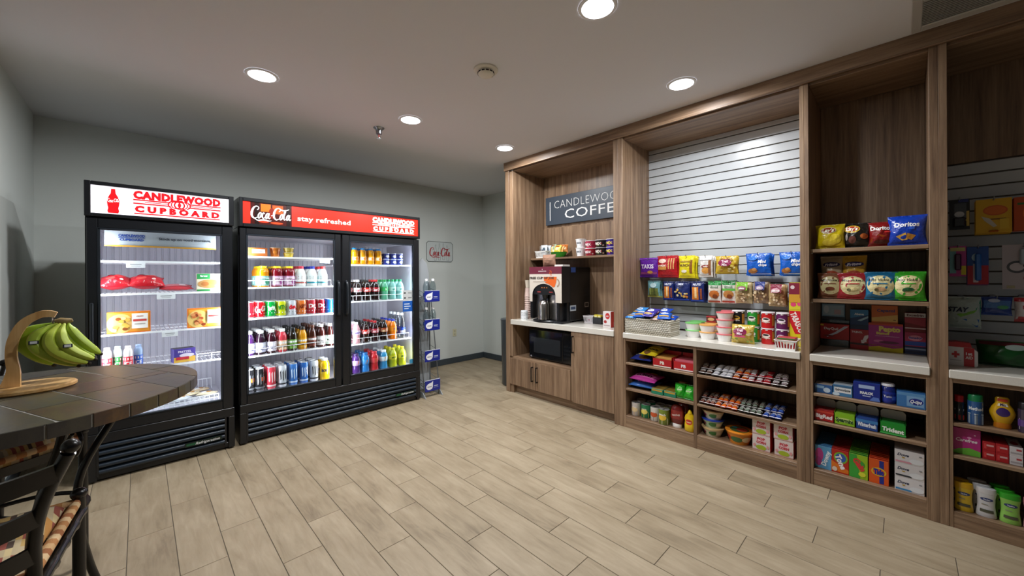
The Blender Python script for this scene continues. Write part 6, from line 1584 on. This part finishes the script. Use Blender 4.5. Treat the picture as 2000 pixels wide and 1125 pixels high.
mb = MB().prism([(-.055, 0), (.050, 0), (.056, .01), (.056, .085), (.035, .105), (-.055, .105)], 'y', -.03, .03, 'dcd8d8')
mb.prints(face(-.055, .056, 0, .105, -.03), .111, .105, [('r', .22, .5, .34, .98, 'b81c24'), ('r', -.22, .6, .26, .12, 'c01820'), ('r', -.22, .6, .09, .34, 'c01820'), T_('1st', .22, .68, .14, 'f4e8e8', w=.24), T_('AID', .22, .48, .14, 'f4e8e8', w=.24), ('r', -.22, .3, .36, .03, 'a8a0a0')], .0006, 0)
put('bottle_body', mb, 'plastic', fa_)
put('red_cap', MB().prism([(-.055, .105), (.035, .105), (.03, .13), (-.02, .135), (-.055, .13)], 'y', -.031, .031, 'b01c24'), 'plastic', fa_)
gt = bag('green_tote', .20, .14, .12, '0c4818', [('r', 0, .9, .9, .12, '5a1820'), ('e', .2, .8, .4, .2, '98a8a0')], mat='plastic')
cab(gt, 3.42, -.385, .8455, 'dark green soft pack lying on the dim worktop', 'pack')
o = carton('blue_box', .06, .03, .10, '1c5c8c', [('r', 0, .3, 1, .4, 'b8c4c8')])
cab(o, 3.46, -.49, .8455, 'teal-blue box behind the green pack on the dim worktop', 'box')
z1, z2, z3 = .5622, .3902, .0882
def spray(y, r, h, c, cap, prints, lab, x=3.175, caph=.035):
    mb = MB().lathe([(r * .95, 0), (r, .004), (r, h - caph), (r * .92, h - caph + .002)], 20, c)
    mb.prints(cyl([(r, .004), (r, h - caph)]), r * PI, h - caph, prints)
    o = put('spray_can', mb, 'gloss', smooth=40)
    put('cap', MB().lathe([(r * .94, h - caph), (r * .94, h - .004), (r * .85, h), (.0001, h)], 20, cap, caps=False), 'plastic', o, smooth=40)
    cab(o, x, y, z1, lab, 'canister')
spray(-.2065, .0185, .14, '17181c', 'b81820', [('r', 0, .6, 1.9, .1, 'b8b8bc'), ('r', 0, .2, 1.9, .25, 'a81820')], 'slim black canister with red cap on the dim shelf')
spray(-.263, .028, .155, '2c5c98', '1c7a48', [('r', 0, .7, 1.9, .3, '2868b0'), T_('Method', 0, .7, .14, 'e0e8f0', w=.6), ('r', 0, .2, 1.9, .4, '8898a8'), ('r', 0, .45, 1.9, .05, 'b0c0c8')], 'blue-grey canister with green cap beside slim black one')
o = flask('cleaner_bottle', [(.026, .024), (.030, .03), (.042, .065), (.044, .08), (.036, .105), (.024, .125), (.024, .15), (.018, .158)], 'd8a818', .6, [('e', 0, .45, .36, .34, '3c2468'), ('r', 0, .72, .4, .1, 'f0e8d0'), ('t', 'Mio', 0, .73, .1, '2c1c48', {'w': .25}), ('r', 0, .9, .5, .1, 'c84020')])
put('cap', MB().lathe([(.028, 0), (.030, .004), (.028, .026)], 18, 'c87818', sy=.7), 'plastic', o, smooth=40)
cab(o, 3.19, -.353, z1, 'yellow cleaner bottle standing on its orange cap', 'bottle')
spray(-.425, .026, .15, '3a3048', '18181c', [('r', 0, .35, 1.9, .5, 'c8c0d0'), ('r', -.1, .4, .6, .3, '5a3c88')], 'dark jar with white and violet label on the dim shelf')
o = carton('pad_box', .096, .10, .14, 'b82c80', [('p', [(-.5, 0), (.5, 0), (.5, .2), (.1, .28), (-.3, .2), (-.5, .1)], '6ab83c'), T_('Carefree', 0, .56, .12, 'f0dce8', w=.8, fit=1, shear=.2), ('e', .1, .68, .16, .08, 'e898c8'), ('e', .3, .8, .08, .05, 'f0c0dc')])
cab(o, 3.21, -.231, z2, 'magenta and green box on the dim middle shelf', 'box')
tp = carton('toothpaste_box', .042, .15, .046, 'b01c24', [('r', 0, .6, .8, .2, 'd8a8a8'), ('r', -.3, .5, .2, .6, 'd03c40')], top='c8383c')
cab(tp, 3.235, -.306, z2, 'lower red toothpaste box next to the magenta box', 'toothpaste box', 'red toothpaste boxes')
for y, z_, t in ((-.349, z2, 'lower red toothpaste box next to the white ones'), (-.306, z2 + .0465, 'upper red toothpaste box next to the magenta box'), (-.349, z2 + .0465, 'upper red toothpaste box next to the white ones')):
    dup(tp, (3.235, y, z_))['label'] = t
tw = carton('toothpaste_box', .042, .15, .046, 'd4d0d2', [('r', 0, .3, .9, .2, 'a8a4a8'), ('r', .2, .7, .4, .2, 'b83c44')], top='d8d4d8', topprints=[('e', 0, .4, .6, .4, 'b03038')])
cab(tw, 3.235, -.393, z2, 'white toothpaste box in the stack beside red ones', 'toothpaste box', 'white toothpaste boxes'); dup(tw, (3.235, -.393, z2 + .0465))
cab(carton('toothpaste_box', .042, .15, .046, 'a81c28', [('r', 0, .6, .8, .2, '3040a0')]), 3.235, -.440, z2, 'red and blue toothpaste box beyond the white ones', 'toothpaste box')
def lotion(c, cap, lab, y, n, x=3.17, bandc='2c3c70'):
    o = flask('lotion_bottle', [(.033, 0), (.036, .004), (.033, .03), (.030, .06), (.031, .10), (.034, .12), (.034, .1225)], c, .55, [('e', 0, .76, .5, .14, bandc), ('t', 'Vaseline', 0, .76, .06, 'e0e4f0', {'w': .25}), ('r', 0, .28, .5, .12, '4a4c3c'), ('r', -.08, .55, .25, .03, '8a8c7c')])
    put('cap', MB().lathe([(.0345, .1225), (.0355, .125), (.0335, .148), (.030, .15)], 22, cap, sy=.55), 'plastic', o, smooth=40)
    cab(o, x, y, z3, lab, 'lotion bottle', lab if n > 1 else None)
    for k in range(1, n):
        dup(o, (x + .046 * k, y + .012 * k, z3))
lotion('d8b42c', 'd8a81c', 'yellow lotion bottle in the short file on the bottom shelf', -.220, 2)
lotion('d0d0d2', 'd8d8da', 'white lotion bottle in the file on the bottom shelf', -.297, 3)
lotion('8cc458', '34a428', 'green lotion bottle in the file on the bottom shelf', -.374, 3)
lotion('c89098', 'b87880', 'pink lotion bottle beyond the green ones', -.448, 1)

# ------------------------------------------------------------------ slate-topped table
TX, TY, TZ, TR = -.355, 2.335, .92, .546
tb = empty('slate_table', (TX, TY, 0)); tag(tb, 'round counter-height table with slate tile top and iron base', 'table')
put('tabletop', MB().lathe([(TR - .012, TZ - .046), (TR - .003, TZ - .044), (TR - .003, TZ - .003), (TR - .02, TZ - .0014), (.0001, TZ - .0014)], 64, 'ffffff', caps=False), 'table_grout', tb)
def clip_cell(x0, x1, y0, y1, R, g=.003):
    """rectangle clipped by the circle, as a polygon"""
    p = [(x0 + g, y0 + g), (x1 - g, y0 + g), (x1 - g, y1 - g), (x0 + g, y1 - g)]
    out = []
    dense = []
    for a, b in zip(p, p[1:] + p[:1]):
        for k in range(14):
            dense.append((a[0] + (b[0] - a[0]) * k / 14, a[1] + (b[1] - a[1]) * k / 14))
    ins = [q for q in dense if math.hypot(*q) < R]
    if len(ins) < 6:
        return None
    # add arc points inside the cell
    for k in range(180):
        a = 2 * PI * k / 180; q = (R * math.cos(a), R * math.sin(a))
        if x0 + g < q[0] < x1 - g and y0 + g < q[1] < y1 - g:
            ins.append(q)
    # convex hull keeps it simple
    ins = sorted(set(ins))
    def half(ps):
        h = []
        for q in ps:
            while len(h) > 1 and (h[-1][0] - h[-2][0]) * (q[1] - h[-2][1]) - (h[-1][1] - h[-2][1]) * (q[0] - h[-2][0]) <= 1e-9:
                h.pop()
            h.append(q)
        return h
    lo = half(ins); hi = half(ins[::-1])
    return lo[:-1] + hi[:-1]
ang = math.radians(24); ca, sa = math.cos(ang), math.sin(ang)
xs = [-.546, -.40, -.24, -.05, .10, .30, .44, .546]
for i, (a, b) in enumerate(zip(xs, xs[1:])):
    ys = [-.546, -.30 + .09 * (i % 3), .02 - .07 * (i % 2), .27 + .06 * (i % 3), .546]
    for c, d in zip(ys, ys[1:]):
        pl = clip_cell(a, b, c, d, TR - .004)
        if pl:
            pl = [(x * ca - y * sa, x * sa + y * ca) for x, y in pl]
            put('slate_tile', MB().prism(pl, 'z', TZ - .006, TZ + rnd.uniform(-.0004, .0006)), 'slate', tb)
ne = 34
for k in range(ne):
    a0 = 2 * PI * k / ne + .006; a1 = 2 * PI * (k + 1) / ne - .006
    pl = [(TR * math.cos(a0), TR * math.sin(a0)), (TR * math.cos((a0 + a1) / 2), TR * math.sin((a0 + a1) / 2)), (TR * math.cos(a1), TR * math.sin(a1)), ((TR - .006) * math.cos(a1), (TR - .006) * math.sin(a1)), ((TR - .006) * math.cos(a0), (TR - .006) * math.sin(a0))]
    put('edge_tile', MB().prism(pl, 'z', TZ - .046, TZ - .001), 'slate', tb)
for k in range(4):
    a = math.radians(-62 + 90 * k); c, s = math.cos(a), math.sin(a)
    path = _cr([(r * c, r * s, z) for r, z in ((.36, TZ - .045), (.33, .78), (.20, .55), (.19, .35), (.22, .15), (.26, .0))], 5)
    put('leg', MB().tube(path, .014, 8), 'iron', tb, smooth=60)
    path = _cr([(r * c, r * s, z) for r, z in ((.40, TZ - .05), (.45, .82), (.42, .76), (.37, .79), (.40, .83))], 5)
    put('scroll', MB().tube(path, .006, 6), 'iron', tb, smooth=60)
put('lower_ring', MB().tube([(.20 * math.cos(2 * PI * k / 32), .20 * math.sin(2 * PI * k / 32), .45) for k in range(32)], .008, 6, 'ffffff', True), 'iron', tb, smooth=60)
put('support_ring', MB().tube([(.36 * math.cos(2 * PI * k / 40), .36 * math.sin(2 * PI * k / 40), TZ - .05) for k in range(40)], .008, 6, 'ffffff', True), 'iron', tb, smooth=60)

# ------------------------------------------------------------------ bar chairs
def chair(name, loc, rz, label):
    """front looks towards local +y, seat centre over the origin"""
    r = empty(name, loc, rz); tag(r, label, 'chair', 'ladder-back chairs round the slate table')
    SZ = .60; fy, by = .20, -.20; fwid, bwid = .25, .185
    put('seat_frame', MB().prism([(-bwid, by), (bwid, by), (fwid, fy), (-fwid, fy)], 'z', SZ - .05, SZ - .012), 'iron', r)
    # padded seat
    mb = MB()
    nu, nv = 16, 16
    def cush(u, v, sg):
        hw = (bwid + (fwid - bwid) * v) - .012
        e = (max(0, 1 - abs(2 * u) ** 6) * max(0, 1 - abs(2 * v - 1) ** 6)) ** .4
        return (u * 2 * hw * (1 - .02 * (1 - e)), by + .012 + v * (fy - by - .02), SZ + (.055 * e if sg > 0 else -.012))
    vs = [cush(-.5 + i / nu, j / nv, 1) for j in range(nv + 1) for i in range(nu + 1)]
    mb.add(vs, [(j * (nu + 1) + i, j * (nu + 1) + i + 1, (j + 1) * (nu + 1) + i + 1, (j + 1) * (nu + 1) + i) for j in range(nv) for i in range(nu)], 'ffffff')
    mb.prism([(-bwid + .012, by + .012), (bwid - .012, by + .012), (fwid - .012, fy - .008), (-fwid + .012, fy - .008)], 'z', SZ - .012, SZ + .004)
    cu_ = put('cushion', mb, 'stripe_fabric', r, smooth=60)
    pp = [(-bwid + .005, by + .005), (bwid - .005, by + .005), (fwid - .005, fy - .005), (-fwid + .005, fy - .005)]
    pth = []
    for a, b in zip(pp, pp[1:] + pp[:1]):
        pth += [(a[0] + (b[0] - a[0]) * k / 16, a[1] + (b[1] - a[1]) * k / 16, SZ + .016) for k in range(16)]
    mb = MB(); cs = ('c8a070', 'b07a48', 'd4b488', '9a6038')
    mb.tube(pth, .014, 8, 'c8a070', True)
    n = 8
    mb.c = [cs[(i // n) % 4] for i in range(len(mb.c))]
    put('piping', mb, 'cloth', cu_, smooth=60)
    for sx in (-1, 1):
        leg = put('leg', MB().tube([(sx * fwid, fy, 0), (sx * (fwid + .0), fy, .3), (sx * fwid, fy, SZ + .03)], .0165, 10), 'iron', r, smooth=60)
        put('finial', MB().ball((sx * fwid, fy, SZ + .042), .021, 'ffffff', 14, 8, .9), 'iron', leg, smooth=60)
        # side rail with bamboo-like joints
        a = Vector((sx * (bwid + .006), by, SZ - .02)); b = Vector((sx * (fwid + .004), fy, SZ - .02))
        p = []; rr = []
        for k in range(25):
            t = k / 24; p.append(tuple(a + (b - a) * t)); rr.append(.014 if k % 6 else .0175)
        put('side_rail', MB().tube(p, rr, 10), 'iron', r, smooth=60)
        post = [(sx * bwid, by - .02, 0), (sx * bwid, by - .01, .3), (sx * bwid, by, SZ), (sx * (bwid + .002), by - .02, SZ + .12), (sx * (bwid + .02), by - .05, SZ + .22), (sx * (bwid + .06), by - .085, SZ + .33)]
        po = put('back_post', MB().tube(_cr(post, 5), .0145, 10), 'iron', r, smooth=60)
        e = post[-1]
        put('finial', MB().ball((e[0] + .004, e[1] - .003, e[2] + .016), .018, 'ffffff', 14, 8), 'iron', po, smooth=60)
        put('stretcher', MB().tube([(sx * fwid, fy, .22), (sx * bwid, by - .01, .22)], .010, 8), 'iron', r, smooth=60)
    put('foot_rail', MB().tube([(-fwid, fy, .25), (fwid, fy, .25)], .012, 8).tube([(-bwid, by - .01, .30), (bwid, by - .01, .30)], .010, 8), 'iron', r, smooth=60)
    for z, hw, yb in ((SZ + .285, bwid + .045, by - .075), (SZ + .175, bwid + .012, by - .038), (SZ + .075, bwid + .002, by - .012)):
        mb = MB(); n = 14; vs = []
        for k in range(n + 1):
            t = -1 + 2 * k / n; x = t * hw; y = yb - .085 * (1 - t * t)
            for dy, dz in ((-.006, -.022), (.006, -.022), (.006, .022), (-.006, .022)):
                vs.append((x, y + dy, z + dz))
        fs = []
        for k in range(n):
            for q in range(4):
                fs.append((4 * k + q, 4 * k + (q + 1) % 4, 4 * k + 4 + (q + 1) % 4, 4 * k + 4 + q))
        mb.add(vs, fs, 'ffffff')
        put('ladder_rail', mb, 'iron', r, smooth=30)
    return r
chair('bar_chair', (-.388, 1.715, 0), math.radians(3), 'black iron ladder-back chair with striped cushion, its back to the room')
chair('bar_chair', (-.515, 2.735, 0), math.radians(215), 'black iron chair with striped cushion tucked under the table by the wall')

# ------------------------------------------------------------------ banana holder and bananas
bh_ = empty('banana_holder', (-.323, 2.43, TZ + .0007)); tag(bh_, 'curved bamboo banana holder standing on the slate table', 'banana holder')
put('base', MB().lathe([(.128, 0), (.134, .005), (.134, .014), (.128, .019), (.0001, .019)], 40, 'ffffff', .0, .0, caps=False, sx=1.0, sy=.85), 'bamboo_flat', bh_, smooth=30)
spine = [(-.040, .018), (-.032, .08), (-.037, .14), (-.032, .20), (-.008, .262), (.030, .294), (.058, .298), (.076, .292)]
wid = [.052, .034, .029, .029, .029, .028, .026, .022]
q = _cr([(a, b, c) for (a, b), c in zip(spine, wid)], 6)
up_, dn_ = [], []
for i in range(len(q)):
    a = q[max(i - 1, 0)]; b = q[min(i + 1, len(q) - 1)]; dx, dz = b[0] - a[0], b[1] - a[1]; l = math.hypot(dx, dz)
    nx, nz = -dz / l, dx / l
    up_.append((q[i][0] + nx * q[i][2] / 2, q[i][1] + nz * q[i][2] / 2)); dn_.append((q[i][0] - nx * q[i][2] / 2, q[i][1] - nz * q[i][2] / 2))
mb = MB(); vs = []
for u_, d_ in zip(up_, dn_):
    vs += [(u_[0], -.011, u_[1]), (u_[0], .011, u_[1]), (d_[0], .011, d_[1]), (d_[0], -.011, d_[1])]
fs = [(4 * i + k, 4 * i + (k + 1) % 4, 4 * i + 4 + (k + 1) % 4, 4 * i + 4 + k) for i in range(len(up_) - 1) for k in range(4)] + [(3, 2, 1, 0), tuple(4 * (len(up_) - 1) + k for k in range(4))]
mb.add(vs, fs, 'ffffff')
put('curved_arm', mb, 'bamboo', bh_, smooth=40)
put('hook', MB().tube([(.066, 0, .285), (.066, 0, .262), (.072, 0, .254), (.082, 0, .258)], .003, 6, 'b8b8b8'), 'metal', bh_, smooth=60)
bn = empty('banana_bunch', (-.228, 2.43, TZ + .258)); tag(bn, 'bunch of green bananas hanging from the bamboo holder', 'bananas')
def banana(start, mid, end, r, tint):
    p0, p1, p2 = Vector(start), Vector(mid), Vector(end)
    n = 20; path = []; rad = []
    for k in range(n + 1):
        t = k / n
        path.append(tuple(p0 * (1 - t) ** 2 + p1 * 2 * t * (1 - t) + p2 * t * t))
        if t < .22:
            rr = .22 + (.85 - .22) * (t / .22) ** 1.5
        elif t < .8:
            rr = .85 + .15 * math.sin(PI * (t - .22) / .58)
        else:
            rr = .85 * (1 - ((t - .8) / .2) ** 2 * .78)
        rad.append(r * rr)
    mb = MB().tube(path, rad, 6, tint)
    o = put('banana', mb, 'banana_skin', bn, smooth=50)
    sub = o.modifiers.new('round', 'SUBSURF'); sub.levels = 1; sub.render_levels = 1
    put('tip', MB().ball(path[-1], r * .3, '2c2418', 8, 6), 'matte', o, smooth=60)
    return o, path
def sticker(o, p, n, s=.016):
    n = Vector(n).normalized(); t = Vector((0, 0, 1)).cross(n).normalized(); b = n.cross(t)
    c = Vector(p)
    mb = MB()
    for k, (sc, cl) in enumerate(((1.0, '1c2434'), (.7, 'd8dce0'))):
        v = [c + n * .0012 * k + t * s * x * sc + b * s * .55 * y * sc for x, y in ((-1, -1), (1, -1), (1, 1), (-1, 1))]
        mb.add([tuple(q) for q in v], [(0, 1, 2, 3)], cl)
    put('sticker', mb, 'card', o)
BN = (((-.01, .015, 0), (-.20, .04, -.035), (-.03, .05, -.178), .027, '98bc34'),
      ((-.012, -.008, 0), (-.155, -.03, -.07), (.045, -.03, -.18), .027, 'b4cc48'),
      ((-.004, -.016, 0), (-.09, -.055, -.095), (.075, -.05, -.172), .025, 'c0d04e'),
      ((.006, -.012, 0), (-.03, -.06, -.095), (.092, -.045, -.158), .025, 'c4d452'),
      ((.014, -.004, 0), (.03, -.04, -.065), (.108, -.02, -.142), .022, 'b4cc48'),
      ((-.004, .02, 0), (-.15, .09, -.085), (.0, .08, -.182), .025, '9cbc38'),
      ((.01, .015, 0), (.0, .07, -.10), (.085, .07, -.165), .023, 'a4c03c'))
objs = [banana(*b) for b in BN]
sticker(objs[1][0], Vector(objs[1][1][9]) + Vector((.0, -.0255, .004)), (.0, -1, .2), .013)
sticker(objs[3][0], Vector(objs[3][1][11]) + Vector((.004, -.0235, .006)), (.1, -1, .3), .013)
put('crown', MB().tube([(-.022, 0, .006), (-.008, 0, .008), (.012, 0, .006), (.026, 0, .010)], [.009, .014, .013, .007], 8, '8a7448'), 'matte', bn, smooth=60)

# ------------------------------------------------------------------ look-alikes in files and stacks: say which one of the file it is
def single_out():
    sets = {}
    for o in COL.objects:
        if o.parent is None and o.get('label') and o.get('group'):
            sets.setdefault((o['label'], o['group']), []).append(o)
    NTH = ['', 'second', 'third', 'fourth', 'fifth', 'sixth', 'seventh', 'eighth', 'ninth', 'tenth', 'eleventh', 'twelfth']
    for (lab, g), os_ in sets.items():
        if len(os_) < 2:
            continue
        cab_side = os_[0].location.x > 3.12 and os_[0].location.y < 3.5
        dep = lambda o: round((o.location.x if cab_side else o.location.y) / .024)
        dz = sorted({round(o.location.z / .014) for o in os_}); dd = sorted({dep(o) for o in os_})
        for o in os_:
            pre = []
            if len(dz) > 1 and max(o.location.z for o in os_) - min(o.location.z for o in os_) > .015:
                i = dz.index(round(o.location.z / .014))
                pre.append('lowest' if i == 0 else 'topmost' if i == len(dz) - 1 else NTH[i] + '-up')
            elif len(dd) > 1:
                i = dd.index(dep(o))
                pre.append('foremost' if i == 0 else 'hindmost' if i == len(dd) - 1 else NTH[i] + '-row')
            if pre:
                o['label'] = ' '.join(pre + [lab])
single_out()
